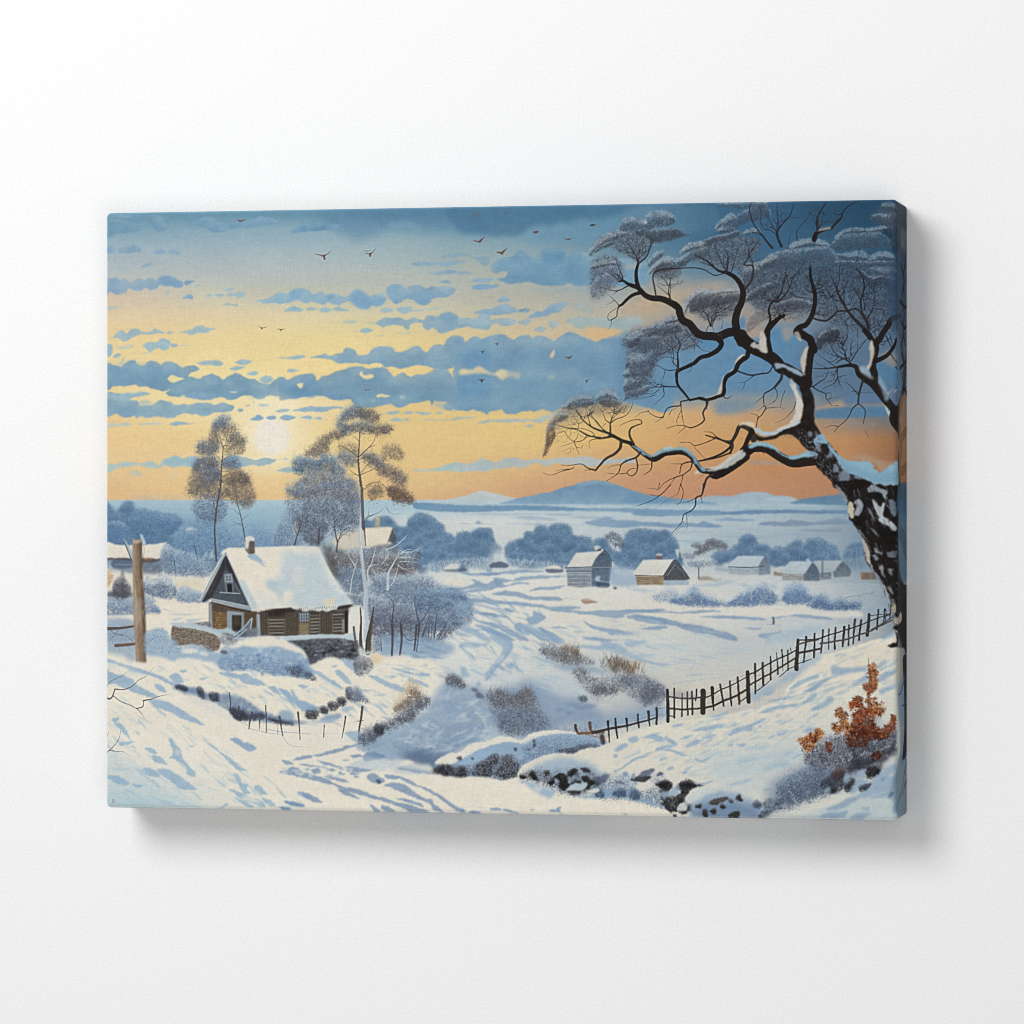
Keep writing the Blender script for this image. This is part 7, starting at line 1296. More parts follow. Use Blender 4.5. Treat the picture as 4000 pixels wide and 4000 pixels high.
# twig nets
view(2300, 760)
N1 = (70,68,78)
grow_twigs("470,650", "60,480 300,340 620,330 880,370 640,460 560,560 300,560", 57, 11, N1, .6); grow_twigs("330,825", "30,650 250,600 320,760 150,820 30,930", 44, 9, N1, .6); grow_twigs("770,990", "620,760 820,760 900,820 700,900", 17, 8, N1, .6)
grow_twigs("1310,745", "880,560 1130,470 1400,420 1600,460 1560,600 1420,680 1050,620", 85, 11, N1, .65); grow_twigs("1150,1250", "960,980 1100,920 1380,930 1390,1060 1250,1160 1000,1130", 57, 11, N1, .65)
grow_twigs("1550,700", "1400,380 1620,300 1640,460 1500,560", 17, 9, N1, .6); grow_twigs("900,1200", "380,1340 700,1210 850,1180 850,1300 500,1449 380,1420", 51, 9, N1, .5)
grow_twigs("1250,1090", "1000,1080 1200,1000 1380,1020 1330,1100", 20, 8, N1, .6)
view(2900, 760)
grow_twigs("680,950", "480,700 640,680 900,700 860,900 760,960 560,900 420,820", 68, 12, N1, .7); grow_twigs("960,1050", "700,720 900,690 1150,700 1100,900 900,980 720,960", 57, 11, N1, .7); grow_twigs("1150,1100", "980,720 1160,720 1300,850 1450,900 1400,1100 1200,1000 1050,900", 68, 11, N1, .7)
grow_twigs("300,1020", "40,960 160,780 350,740 500,820 460,1000 200,1010", 57, 11, N1, .7); grow_twigs("350,1140", "100,1060 250,1020 400,1010 640,1040 500,1200 200,1160", 51, 10, N1, .65); grow_twigs("660,1150", "680,1100 860,1020 900,1120 800,1180", 20, 8, N1, .6)
grow_twigs("1230,1380", "1040,1200 1250,1150 1300,1260 1180,1300", 17, 10, N1, .6); grow_twigs("960,1430", "700,1330 880,1260 980,1300 1000,1380 760,1440", 37, 10, N1, .65); grow_twigs("340,400", "80,90 330,80 480,100 440,240 300,330 120,280", 27, 10, N1, .6); grow_twigs("720,340", "600,180 880,80 1100,70 960,240 780,300", 17, 10, N1, .65)
view(2100, 1300)
grow_twigs("1325,330", "840,220 1000,60 1320,20 1300,150 1100,260 860,400", 74, 10, N1, .55); grow_twigs("1250,512", "830,480 1020,440 1200,480 1100,560 850,600", 44, 9, N1, .55); grow_twigs("700,970", "120,840 300,680 480,620 560,660 480,820 200,920", 57, 11, N1, .65); grow_twigs("685,880", "540,640 640,580 760,640 900,660 800,780 600,740", 37, 10, N1, .65)
grow_twigs("600,990", "80,1000 200,900 380,900 330,1000 150,1080", 20, 7, N1, .5)
view(2800, 1300)
grow_twigs("1270,310", "960,180 1000,20 1180,-20 1380,60 1280,240 1080,300", 57, 11, N1, .7); grow_twigs("1140,340", "900,360 1050,380 1200,420 1180,520 980,480", 17, 8, N1, .55); grow_twigs("1500,120", "1380,-60 1640,-60 1700,60 1600,140", 17, 11, N1, .65)
# snowy canopy pads
view(2300, 760)
cap("0,575 20,510 60,460 110,425 160,385 220,357 290,345 340,355 365,378 300,410 220,450 130,490 60,545 20,585", 1300, rim=.6); cap("60,540 130,490 230,450 250,465 150,510 70,555", 500, rim=.05, base=.3)
cap("290,320 330,235 400,218 470,235 510,255 550,195 640,163 740,170 805,212 815,262 760,300 640,320 560,345 420,345 320,350", 2600, rim=.3, base=.75, snow=(184,196,206)); cap("440,350 540,340 700,340 840,328 890,370 965,380 880,402 800,432 700,452 620,460 560,420 480,388", 2000, rim=.02, base=.6, mid=(76,78,88), dark=(50,50,58)); fill("520,275 530,255 552,262 548,285 528,288", (196,206,214), .8, soft=.8)
cap("20,692 80,640 160,628 240,632 265,660 200,680 120,700 60,712", 700, rim=.55); cap("60,720 200,680 300,720 330,780 240,790 120,780", 800, rim=.1, base=.4, mid=(124,144,172), dark=(86,96,116)); cap("20,950 30,860 110,770 200,760 280,800 160,840 60,900", 900, rim=.2, base=.4, mid=(124,146,176), dark=(92,104,126))
cap("560,755 590,700 640,640 700,600 760,592 800,620 770,660 700,680 650,700 600,740", 1000, rim=.6); cap("600,592 640,550 705,538 700,580 640,640 570,690 555,660", 700, rim=.4); cap("630,700 700,640 760,640 835,690 720,742 640,745 610,790", 1000, rim=.05, base=.6, mid=(84,88,102)); cap("790,640 850,610 900,600 950,620 900,680 830,690", 500, rim=.4)
cap("865,562 900,508 960,468 1050,455 1110,460 1090,510 980,530 900,560", 900, rim=.6, snow=(208,210,208)); cap("830,650 900,590 980,540 1100,500 1150,520 1100,600 960,640 900,680", 1500, rim=.15, base=.6); cap("1080,450 1180,405 1290,385 1400,350 1425,378 1330,430 1180,460 1120,500", 1300, rim=.12, base=.7, mid=(90,98,114))
cap("1195,345 1215,285 1280,232 1340,190 1385,205 1370,250 1300,290 1260,310", 1000, rim=.55); cap("1215,360 1260,310 1340,300 1380,340 1320,370", 600, rim=.5); cap("1260,310 1380,220 1500,150 1640,100 1700,140 1700,220 1560,260 1420,300 1400,340", 2200, rim=.08, base=.65, mid=(84,104,130), dark=(54,62,78)); cap("1200,100 1300,82 1500,70 1700,75 1680,130 1500,140 1300,130", 900, rim=.3, base=.4, mid=(110,124,144)); cap("1460,380 1500,345 1580,325 1615,360 1560,380", 400, rim=.6, base=.5)
cap("870,1110 900,1040 950,970 1000,920 1060,895 1120,900 1160,930 1060,950 980,1010 930,1080 900,1150", 1400, rim=.7, snow=(178,194,210)); cap("1100,930 1240,910 1400,895 1420,920 1250,945 1120,960", 800, rim=.6, snow=(186,198,208)); cap("960,1000 1060,950 1250,950 1420,930 1420,1000 1300,1040 1150,1060 1020,1100 960,1120", 2400, rim=.04, base=.7, mid=(82,88,104), dark=(48,50,60))
cap("360,1350 400,1318 500,1270 600,1228 700,1200 740,1215 700,1260 560,1290 440,1330 380,1390", 1200, rim=.65, snow=(170,190,212)); cap("710,1205 760,1150 830,1140 850,1190 790,1230", 500, rim=.6); cap("440,1340 600,1280 760,1230 850,1220 880,1290 760,1320 600,1340 480,1400 400,1449 370,1420", 2400, rim=.08, base=.7, mid=(96,108,132)); cap("880,1180 920,1190 910,1230 870,1230", 200, rim=.5)
view(2100, 1300)
cap("840,60 880,20 960,-10 1010,40 940,110 880,140 850,110", 900, rim=.45, snow=(176,194,212)); cap("850,230 900,200 1000,210 1040,280 960,330 880,350 830,330", 1200, rim=.45, snow=(176,194,212)); cap("810,385 860,340 920,350 980,400 900,430 830,430", 700, rim=.5, snow=(176,194,212)); cap("815,490 850,430 930,420 1000,440 960,520 880,570 830,580", 1100, rim=.35, snow=(176,194,212)); cap("880,300 1040,230 1100,120 1180,90 1150,240 1060,380 1000,440 900,430", 2400, rim=.05, base=.55, mid=(98,114,140)); cap("820,640 850,560 960,540 1060,500 1010,590 880,620", 700, rim=.1, base=.3); cap("940,90 1060,40 1180,60 1100,160 1000,200", 1000, rim=.05, base=.5, mid=(100,116,142))
cap("225,700 260,670 300,630 360,600 430,588 500,605 525,640 440,650 340,680 260,720", 1100, rim=.6); cap("545,620 590,565 650,542 720,560 765,620 740,640 660,620 590,650", 1000, rim=.55); cap("580,650 660,620 740,640 800,670 730,700 640,700", 900, rim=.05, base=.6, mid=(92,96,110)); cap("300,680 440,650 530,650 500,690 380,710 300,730", 800, rim=.05, base=.5, mid=(96,102,118)); cap("95,870 140,810 220,760 300,790 200,850 120,920", 1100, rim=.25, base=.6, mid=(104,112,128)); cap("55,1175 80,1030 90,900 150,890 170,960 130,1060 90,1130", 1000, rim=.02, base=.45, mid=(126,100,90), dark=(92,68,62), L=5); cap("720,700 840,680 820,740 740,760", 250, rim=.02, base=.2, mid=(150,126,112))
view(2900, 760)
cap("440,500 500,452 600,428 700,430 780,450 830,490 760,500 640,490 520,520 470,540", 1500, rim=.6); cap("230,600 300,560 420,530 560,520 760,500 830,510 900,620 880,690 760,640 620,640 520,700 400,720 280,700 180,720", 5200, rim=.1, base=.75, mid=(92,112,138), dark=(52,62,78)); cap("110,660 180,640 240,600 330,590 300,660 200,710 130,700", 1000, rim=.4)
cap("860,470 890,400 960,345 1050,325 1160,330 1250,320 1340,305 1350,340 1260,370 1120,370 980,390 900,450", 1600, rim=.5, snow=(166,186,202)); cap("850,480 960,390 1150,370 1300,370 1400,440 1440,500 1320,500 1200,520 1060,530 900,540", 3200, rim=.05, base=.75, mid=(86,108,132), dark=(48,60,74))
cap("890,570 1000,558 1120,540 1200,590 1210,640 1100,640 980,620", 1300, rim=.5, snow=(150,176,200)); cap("1210,610 1250,565 1330,545 1410,568 1440,620 1340,630 1280,640 1230,650", 1100, rim=.55, snow=(160,184,204)); cap("880,640 1100,640 1280,640 1430,640 1450,700 1300,690 1180,700 1000,690", 2200, rim=.05, base=.7, mid=(82,104,130), dark=(50,60,76)); cap("1200,700 1320,690 1440,700 1470,780 1380,790 1280,770", 900, rim=.45, snow=(130,162,192)); cap("1110,720 1200,780 1330,780 1450,800 1460,920 1400,930 1330,840 1240,900 1200,880", 1900, rim=.04, base=.6, mid=(66,80,102), dark=(38,46,58))
cap("20,680 100,660 160,720 100,820 20,840", 900, rim=.4); cap("320,1060 400,1005 500,990 600,1010 690,1050 640,1080 560,1070 480,1100 400,1110", 1500, rim=.12, base=.65, mid=(88,98,118), dark=(50,54,66)); cap("20,1020 80,930 160,880 260,840 300,870 240,930 120,990", 1500, rim=.12, base=.65, mid=(88,100,122)); cap("100,1120 200,1090 330,1110 330,1160 200,1200 60,1300 40,1240", 900, rim=.05, base=.35, mid=(110,112,124), dark=(74,74,84)); cap("700,1390 740,1330 790,1290 880,1265 925,1310 870,1380 780,1400 740,1460 700,1449", 1600, rim=.05, base=.7, mid=(66,72,88), dark=(40,44,54))
cap("1310,130 1340,90 1400,80 1460,110 1465,180 1400,170", 700, rim=.4, snow=(140,156,172)); cap("1230,210 1300,190 1340,200 1460,190 1470,330 1380,310 1330,300 1300,270 1240,245", 1500, rim=.15, base=.65, mid=(88,104,124), dark=(54,62,74)); cap("1330,330 1480,320 1480,560 1440,560 1400,430", 1200, rim=.05, base=.7, mid=(52,68,88), dark=(28,36,48))
# darker twigs in front of the pads
view(2300, 760)
N1 = (54,50,56)
grow_twigs("470,650", "60,480 300,340 620,330 880,370 640,460 560,560 300,560", 61, 13, N1, 0.72); grow_twigs("330,825", "30,650 250,600 320,760 150,820 30,930", 45, 11, N1, 0.72); grow_twigs("770,990", "620,760 820,760 900,820 700,900", 18, 9, N1, 0.72)
grow_twigs("1310,745", "880,560 1130,470 1400,420 1600,460 1560,600 1420,680 1050,620", 91, 13, N1, 0.77); grow_twigs("1150,1250", "960,980 1100,920 1380,930 1390,1060 1250,1160 1000,1130", 61, 13, N1, 0.77)
grow_twigs("1550,700", "1400,380 1620,300 1640,460 1500,560", 18, 11, N1, 0.72); grow_twigs("900,1200", "380,1340 700,1210 850,1180 850,1300 500,1449 380,1420", 54, 11, N1, 0.62)
grow_twigs("1250,1090", "1000,1080 1200,1000 1380,1020 1330,1100", 19, 9, N1, 0.72)
view(2900, 760)
grow_twigs("680,950", "480,700 640,680 900,700 860,900 760,960 560,900 420,820", 122, 15, N1, 0.88); grow_twigs("960,1050", "700,720 900,690 1150,700 1100,900 900,980 720,960", 103, 14, N1, 0.88); grow_twigs("1150,1100", "980,720 1160,720 1300,850 1450,900 1400,1100 1200,1000 1050,900", 122, 14, N1, 0.88)
grow_twigs("300,1020", "40,960 160,780 350,740 500,820 460,1000 200,1010", 103, 14, N1, 0.88); grow_twigs("350,1140", "100,1060 250,1020 400,1010 640,1040 500,1200 200,1160", 91, 13, N1, 0.85); grow_twigs("660,1150", "680,1100 860,1020 900,1120 800,1180", 32, 10, N1, 0.80)
grow_twigs("1230,1380", "1040,1200 1250,1150 1300,1260 1180,1300", 30, 13, N1, 0.80); grow_twigs("960,1430", "700,1330 880,1260 980,1300 1000,1380 760,1440", 66, 13, N1, 0.85); grow_twigs("340,400", "80,90 330,80 480,100 440,240 300,330 120,280", 45, 13, N1, 0.80); grow_twigs("720,340", "600,180 880,80 1100,70 960,240 780,300", 30, 13, N1, 0.85)
view(2100, 1300)
grow_twigs("1325,330", "840,220 1000,60 1320,20 1300,150 1100,260 860,400", 79, 12, N1, 0.67); grow_twigs("1250,512", "830,480 1020,440 1200,480 1100,560 850,600", 45, 11, N1, 0.67); grow_twigs("700,970", "120,840 300,680 480,620 560,660 480,820 200,920", 61, 13, N1, 0.77); grow_twigs("685,880", "540,640 640,580 760,640 900,660 800,780 600,740", 39, 12, N1, 0.77)
grow_twigs("600,990", "80,1000 200,900 380,900 330,1000 150,1080", 19, 8, N1, 0.62)
view(2800, 1300)
grow_twigs("1270,310", "960,180 1000,20 1180,-20 1380,60 1280,240 1080,300", 61, 13, N1, 0.80); grow_twigs("1140,340", "900,360 1050,380 1200,420 1180,520 980,480", 18, 9, N1, 0.67); grow_twigs("1500,120", "1380,-60 1640,-60 1700,60 1600,140", 18, 13, N1, 0.77)
# limbs
view(2300, 760)
br("1600,1470 1540,1440 1480,1400 1420,1345", 125, 95); br("1440,1370 1390,1308 1320,1308 1230,1345 1150,1340 1080,1335 1020,1305 980,1258 950,1222 890,1190 860,1130 850,1080 810,1040", 84, 64); br("830,1060 760,1020 680,990 600,985 540,960 500,920 465,880", 64, 44); br("470,885 400,862 365,845 330,822 285,830", 46, 14); br("330,822 300,790 240,750", 14, 5)
br("1440,1400 1405,1310 1385,1230 1385,1160 1410,1080 1440,1020 1452,940 1440,880 1400,812 1350,770 1290,742", 82, 36, jit=.2); br("1300,745 1230,728 1190,700 1120,640 1060,610 1000,580", 26, 6)
br("1700,1470 1672,1390 1680,1320 1710,1240 1760,1200 1800,1170 1840,1150", 66, 30); br("1700,1250 1715,1180 1700,1100 1720,1040 1770,1010", 26, 12)
br("500,930 420,955 360,1000 320,1040 290,1058", 36, 22); br("470,880 452,810 448,740 465,665", 42, 26)
tw([("465,665 540,600 575,530 600,450 610,400", 18, 5), ("470,660 478,570 475,470", 14, 4), ("462,650 440,570 400,500 360,450", 10, 3), ("478,560 500,480", 6, 2), ("330,822 310,750 280,690 260,600", 12, 4), ("285,830 240,770 160,730", 9, 3), ("370,870 280,915 200,910 130,885", 14, 4), ("280,915 230,950", 8, 3), ("290,1055 240,1000 160,930", 10, 3), ("245,1005 190,1040 160,1040", 6, 2), ("290,1058 270,1110 265,1155 210,1190 185,1180 195,1130 280,1070", 13, 5), ("215,1195 212,1240 180,1285", 7, 2),
    ("640,975 622,880 608,800 625,745 700,715 850,705 1000,700 1090,715 1150,750 1200,770 1290,748", 16, 10), ("640,980 620,900", 14, 8), ("780,1010 755,940 762,870 780,790", 18, 4), ("750,950 690,900 630,850", 9, 3), ("760,880 720,810 680,770", 8, 3), ("1300,742 1255,650 1215,560 1180,480", 12, 4), ("1305,740 1318,650 1310,570 1280,480", 12, 4), ("1345,755 1365,670 1390,590 1410,490", 10, 4), ("1210,725 1160,640 1130,560", 9, 3), ("1200,700 1100,660 1040,640", 8, 3), ("1440,1060 1330,1100 1280,1060", 6, 2),
    ("1480,895 1530,830 1552,750 1548,680 1470,670 1510,600 1520,560 1600,450", 22, 8), ("1510,560 1515,520", 8, 3), ("1500,610 1590,535", 6, 2), ("1160,1250 1120,1160 1070,1080", 12, 4), ("1150,1250 1130,1180 1135,1100", 12, 4), ("1165,1240 1200,1150 1220,1020", 12, 4), ("1170,1245 1185,1300", 8, 3), ("1200,1130 1290,1090 1350,1040", 8, 3), ("1210,1120 1240,1080", 6, 2), ("1255,1270 1270,1190", 8, 3), ("1100,1330 1130,1250 1150,1240", 10, 4), ("1010,1300 960,1330 900,1400", 10, 3), ("920,1290 980,1370 1050,1449", 10, 4), ("940,1340 880,1320", 6, 2), ("1240,1380 1250,1440", 22, 20)])
view(2900, 760)
br("675,1470 660,1420 640,1370 590,1345 530,1320 510,1300 540,1262 600,1235 640,1185 668,1120 690,1020 685,930 665,860 645,780 640,700", 76, 24, jit=.15); br("240,1470 205,1370 240,1290 300,1220 350,1170 390,1150", 60, 34)
br("680,435 700,375 760,345 845,325", 46, 28); fill("700,355 740,330 840,312 850,330 760,348", (190,196,198), .7, soft=1)
tw([("285,512 240,460 200,405 160,360 100,270 70,150 90,80", 22, 7), ("205,405 130,370 60,360", 8, 3), ("370,495 350,450 330,390 340,345 390,275 450,210 490,100", 28, 7), ("330,390 260,345 215,335 180,280 180,180 165,100", 9, 4), ("350,330 335,220 330,90", 11, 5), ("455,230 540,230", 6, 3), ("325,370 270,270 240,200", 8, 3), ("520,440 515,360 560,300 620,230 640,170", 9, 3), ("430,520 450,420 460,330", 7, 3),
    ("712,345 702,270 725,190 780,100 790,80", 20, 8), ("730,185 800,205", 7, 3), ("765,170 770,205", 6, 3), ("845,325 880,285 930,235 950,175 1010,110 1100,65", 24, 5), ("870,290 905,240 950,220", 9, 4), ("940,190 880,200 860,150", 8, 3), ("1080,640 1105,540", 7, 3),
    ("320,1020 370,920 400,820 420,700", 18, 6), ("320,1020 260,1000 200,930", 10, 3), ("340,1020 410,950 460,860 480,800 560,740", 16, 5), ("460,940 520,970 600,980 680,1000", 9, 6), ("440,880 420,760", 8, 3), ("460,800 540,720 600,620", 9, 3), ("680,900 760,880 800,820", 10, 4), ("680,890 740,790 760,700", 9, 3), ("670,870 620,800 560,720", 8, 3),
    ("655,1165 720,1190 800,1195 870,1140 900,1110 990,1105 1060,1085 1110,1115 1150,1180 1190,1255", 20, 14), ("690,1010 760,1040 840,970 920,920", 8, 4), ("740,960 830,970 870,1030 905,1100", 8, 5), ("840,960 780,880 720,860", 8, 3), ("900,930 940,900 960,880", 8, 4), ("800,1190 880,1150 1000,1110", 6, 5),
    ("1235,1385 1190,1310 1110,1230 1040,1160 970,1060 910,950 890,880", 44, 14), ("895,890 920,790 915,680", 9, 4), ("890,880 840,780 830,700", 9, 3), ("970,1050 960,940 1000,800 1040,720", 8, 3), ("960,1045 1020,1040 1050,960 1110,900", 8, 4), ("1190,1265 1175,1190 1130,1110 1120,1010 1150,900 1140,800 1080,700", 24, 12), ("1120,1000 1060,900 1040,820", 10, 3), ("1180,1180 1230,1090 1250,970 1240,900", 14, 5), ("1150,900 1200,840", 9, 3), ("1100,1225 1040,1240 900,1235", 6, 3), ("1030,1150 980,1200 1000,1300 960,1430", 10, 5), ("920,1160 970,1200", 6, 3), ("1250,1080 1340,1100 1310,1200 1290,1250", 9, 4), ("1330,1110 1400,1080", 6, 3), ("1285,1210 1300,1245 1350,1230", 7, 3), ("1245,1130 1250,1250", 5, 3), ("1090,1290 1095,1430", 6, 3), ("1190,1360 1080,1449", 6, 3), ("1380,1240 1350,1150 1320,1110", 7, 3)], (50,46,50))
view(2800, 1300)
# right hand stem
br("1725,960 1700,830 1690,760 1640,690 1600,640 1540,565 1470,480 1400,430", 70, 82, jit=.2); br("1420,440 1350,400 1325,340 1300,318 1240,312 1150,328", 60, 24); tw([("1160,326 1050,342 960,345 890,338", 20, 8), ("1050,340 960,300 900,260", 6, 2)])
br("1490,490 1490,400 1475,320 1490,230 1508,150 1495,90", 72, 52); br("1500,270 1560,245 1620,205 1680,120 1700,60", 48, 24); br("1490,100 1440,40 1395,-15", 46, 40); br("1500,110 1545,60 1570,10 1620,-60 1690,-140 1740,-170", 56, 46)
tw([("1300,320 1220,260 1150,225 1105,180 1080,120 1060,60", 16, 5), ("1230,270 1210,180 1185,130 1200,50", 14, 5), ("1270,270 1330,180 1430,50", 12, 4), ("1275,220 1265,140 1280,80", 9, 3), ("1150,230 1060,200 1000,150", 8, 3), ("1120,325 1030,260 970,220 940,200", 9, 3), ("1150,235 1090,280 1040,270", 8, 3), ("1180,250 1110,300", 7, 3), ("1210,180 1140,110 1120,40", 7, 3), ("1330,170 1335,60", 6, 3)], (50,46,50))
tw([("1385,450 1355,540 1340,620 1338,675", 24, 14), ("1338,675 1285,715 1260,770 1220,830 1150,890 1108,940", 13, 6), ("1340,675 1385,710 1405,760 1385,860", 12, 8), ("1150,890 1090,878 1010,905", 9, 3), ("1335,585 1280,520 1215,465", 13, 5), ("1330,560 1270,555", 7, 3), ("1345,572 1480,570", 5, 3), ("862,508 905,512 980,465 1030,430 1060,360", 16, 6), ("905,512 960,550 1030,580 1035,620 1060,650 1090,690 1155,688", 14, 4), ("1030,580 1075,570 1080,620 1050,640", 7, 4), ("1140,350 1140,430 1095,490 1000,535", 14, 4), ("1140,430 1165,490 1195,530", 9, 3), ("1140,430 1190,410 1235,405", 8, 3), ("1080,375 1130,370", 9, 4), ("870,425 960,440", 5, 2), ("1060,625 1200,605", 4, 2), ("1400,930 1450,1010", 4, 2), ("1515,420 1570,500", 7, 3), ("1600,650 1640,580 1700,520", 22, 14), ("1640,200 1690,270 1715,320", 14, 8)])
fill("1415,330 1450,250 1440,150 1450,80 1475,90 1485,180 1470,260 1440,345", (206,196,184), .9, soft=1.2, rough=2); fill("1340,335 1400,320 1450,390 1480,440 1440,430 1380,395", (160,178,200), .85, soft=1.5, rough=2); fill("1530,400 1580,480 1620,560 1660,540 1700,520 1700,550 1640,590 1600,650 1560,560 1520,460", (150,178,204), .7, soft=2, rough=2.5); fill("1585,690 1620,720 1650,790 1620,780", (206,204,198), .8, soft=1.2)
# dark boughs wrapping round the edge
br("1725,1480 1722,1200 1735,1050 1715,900 1705,790 1725,700 1745,600 1760,480 1770,380 1782,200", 230, 110, jit=.1); br("1730,1050 1755,960 1790,880", 110, 90); br("1722,1310 1760,1290 1788,1230", 110, 80); br("1760,480 1785,560", 80, 50); br("1770,380 1755,220 1740,60 1755,-60", 90, 60); tw([("1690,330 1715,420 1705,560", 12, 8), ("1715,220 1700,330", 10, 5), ("1740,60 1770,-40 1760,-140", 9, 6), ("1600,30 1640,120 1670,160 1640,40", 12, 6)], (34,30,32))
# the main stem, snow and bark
br("310,110 380,165 460,205 520,240 560,275 610,335", 105, 110, jit=.2); br("240,20 270,70 330,130", 90, 105); br("590,330 660,350 730,395 790,430 840,470", 100, 130, jit=.2)
fill("690,420 760,470 790,560 815,650 805,760 780,840 700,890 640,905 560,955 480,985 400,975 365,960 370,1010 440,1020 540,1000 640,960 720,975 760,1010 830,1080 900,1160 930,1250 1010,1330 1080,1400 1140,1470 1520,1470 1420,1400 1330,1340 1240,1270 1150,1160 1080,1070 1000,980 950,900 922,830 922,700 910,600 870,510 850,450 800,410", BK, .985, soft=.9, rough=2, var=10, vs=8)
br("350,1010 335,940 300,905 240,882 212,895 185,960 145,1035 130,1085", 60, 24, BK2); br("130,1085 70,1130 0,1165 -110,1200 -170,1210", 24, 12); br("335,930 300,1000 265,1080 235,1110", 48, 36); br("130,1050 60,1020 0,1000 -100,970", 20, 14)
br("960,1200 860,1210 760,1228 690,1222 620,1190 550,1150 490,1112 420,1095 360,1095 300,1110", 100, 66, jit=.2); br("330,1095 260,1150 180,1225 100,1275 20,1330 -20,1340", 84, 92)
br("860,440 868,350 878,250 902,150 890,80 830,30 770,-10", 76, 66, jit=.15); br("505,225 490,150 475,60 482,-20", 70, 56, jit=.15)
fill("690,495 740,480 768,560 812,650 800,770 775,835 715,880 690,850 735,760 750,640 722,545", (212,206,198), .96, soft=1.2, rough=2.5); fill("690,470 705,430 730,470 720,510", (170,178,186), .8, soft=1.2)
fill("545,290 600,290 680,320 760,350 815,400 800,410 720,380 640,330 600,335 560,340", (160,182,208), .92, soft=1.2, rough=2); fill("320,130 350,90 390,110 420,60 445,10 465,60 470,150 480,190 440,190 380,150", (196,196,196), .9, soft=1.2, rough=2.5); fill("410,0 445,0 470,130 475,190 430,180 405,80", (204,198,190), .85, soft=1.2, rough=2)
fill("790,240 830,150 865,135 850,230 842,320 820,400 800,330", (202,190,178), .92, soft=1.2, rough=2.5); fill("730,10 770,-5 800,60 790,90 750,40", (190,186,180), .8, soft=1.2)
fill("350,915 385,902 460,935 550,925 640,890 770,835 790,850 700,895 640,912 560,955 480,972 400,960", (176,200,218), .95, soft=1.1, rough=2.5); fill("560,915 640,880 780,830 700,885 600,920", (210,206,200), .8, soft=1.2)
fill("205,875 240,848 340,848 358,890 320,890 260,872 220,880", (216,204,182), .92, soft=1.1); fill("300,1075 340,1040 420,1032 500,1048 560,1088 620,1140 680,1165 780,1150 860,1120 900,1112 965,1150 900,1165 820,1178 720,1200 640,1175 570,1122 490,1085 400,1070 330,1090", (142,188,214), .96, soft=1.1, rough=2.5)
fill("0,1260 60,1220 150,1150 245,1100 230,1160 150,1230 60,1270 -20,1300 -200,1330 -160,1290", (206,204,202), .9, soft=1.2, rough=2)
fill("925,990 1000,965 1050,1035 1100,1095 1150,1155 1230,1205 1330,1212 1440,1222 1500,1285 1545,1320 1620,1265 1705,1215 1712,1430 1640,1440 1500,1425 1420,1395 1330,1350 1250,1330 1190,1290 1130,1190 1060,1100 1000,1040 930,1050", (140,186,214), .97, soft=1.2, rough=3.5, rs=6); fill("1150,1190 1300,1260 1500,1330 1700,1300 1700,1420 1500,1420 1330,1350 1200,1290", (116,162,196), .6, soft=4)
fill("930,920 960,960 1000,1000 985,1030 940,990", (130,160,190), .8, soft=1.5, rough=2)
x, y = inside("760,900 930,980 1060,1100 1200,1300 1400,1400 1500,1470 1150,1470 1000,1310 900,1180 800,1040", 420); needles(x, y, rng.uniform(2, 7, 420), rng.normal(.9, .4, 420), pick([(104,114,136), (150,162,180), (72,64,62)], 420), np.full(420, .55), .3)
for s in ("930,1040 990,1060 1010,1110 960,1120", "1010,1130 1080,1110 1090,1180 1050,1190", "1100,1250 1140,1240 1150,1310 1110,1310", "860,940 890,930 900,970 870,985", "1160,1330 1230,1290 1260,1380 1200,1440 1150,1449", "1300,1330 1360,1360 1390,1400 1320,1400"): fill(s, (138,152,178), .8, soft=1.3, rough=3, rs=4)
for s in ("980,1060 1040,1050 1060,1120 1030,1160 990,1120", "1050,1180 1120,1200 1100,1240"): fill(s, BK, .9, soft=1.3, rough=3, rs=4)
for i in range(70):
    t = rng.random(); xs, ys = 350 + t * 560, 985 + rng.normal(0, 14); stroke("%g,%g %g,%g" % (xs, ys, xs + rng.uniform(14, 40), ys + rng.normal(0, 10)), 5, 2, (92,72,62), .3)
tw([("190,362 250,385 330,405 420,392 490,380 525,330", 18, 14), ("360,405 300,450 250,475 180,480", 9, 3), ("265,480 250,530 210,555", 7, 2), ("620,385 608,440 570,490 545,520", 30, 22), ("545,520 500,550 450,580 445,640 450,690", 16, 10), ("450,600 400,640 360,670", 8, 3), ("545,520 570,560 570,610 540,665", 12, 4), ("450,690 440,700 380,742", 8, 3), ("450,690 468,715 430,780 395,812 378,895", 12, 10), ("395,812 378,780 318,760", 9, 4), ("468,718 540,708 600,706 640,722", 8, 3), ("650,545 620,620 602,705", 7, 4), ("748,655 730,720 690,770 640,815 550,855", 9, 3), ("560,640 500,680 470,690", 5, 2), ("445,1140 435,1120", 10, 8)])
br("300,190 285,235 215,280 195,330 170,370 110,410 85,440 65,500 55,570", 46, 36, BK); br("60,560 0,610 -90,635 -170,622", 36, 26); tw([("60,570 75,615 110,625 145,598", 14, 5), ("0,60 30,20 50,100 10,180 -20,200", 34, 26)])
fill("-130,620 -40,600 0,575 30,500 60,425 130,370 170,310 190,255 240,205 262,215 250,245 210,280 190,330 165,365 100,405 75,445 60,500 50,560 0,600 -90,628", (200,196,190), .92, soft=1.2, rough=2)
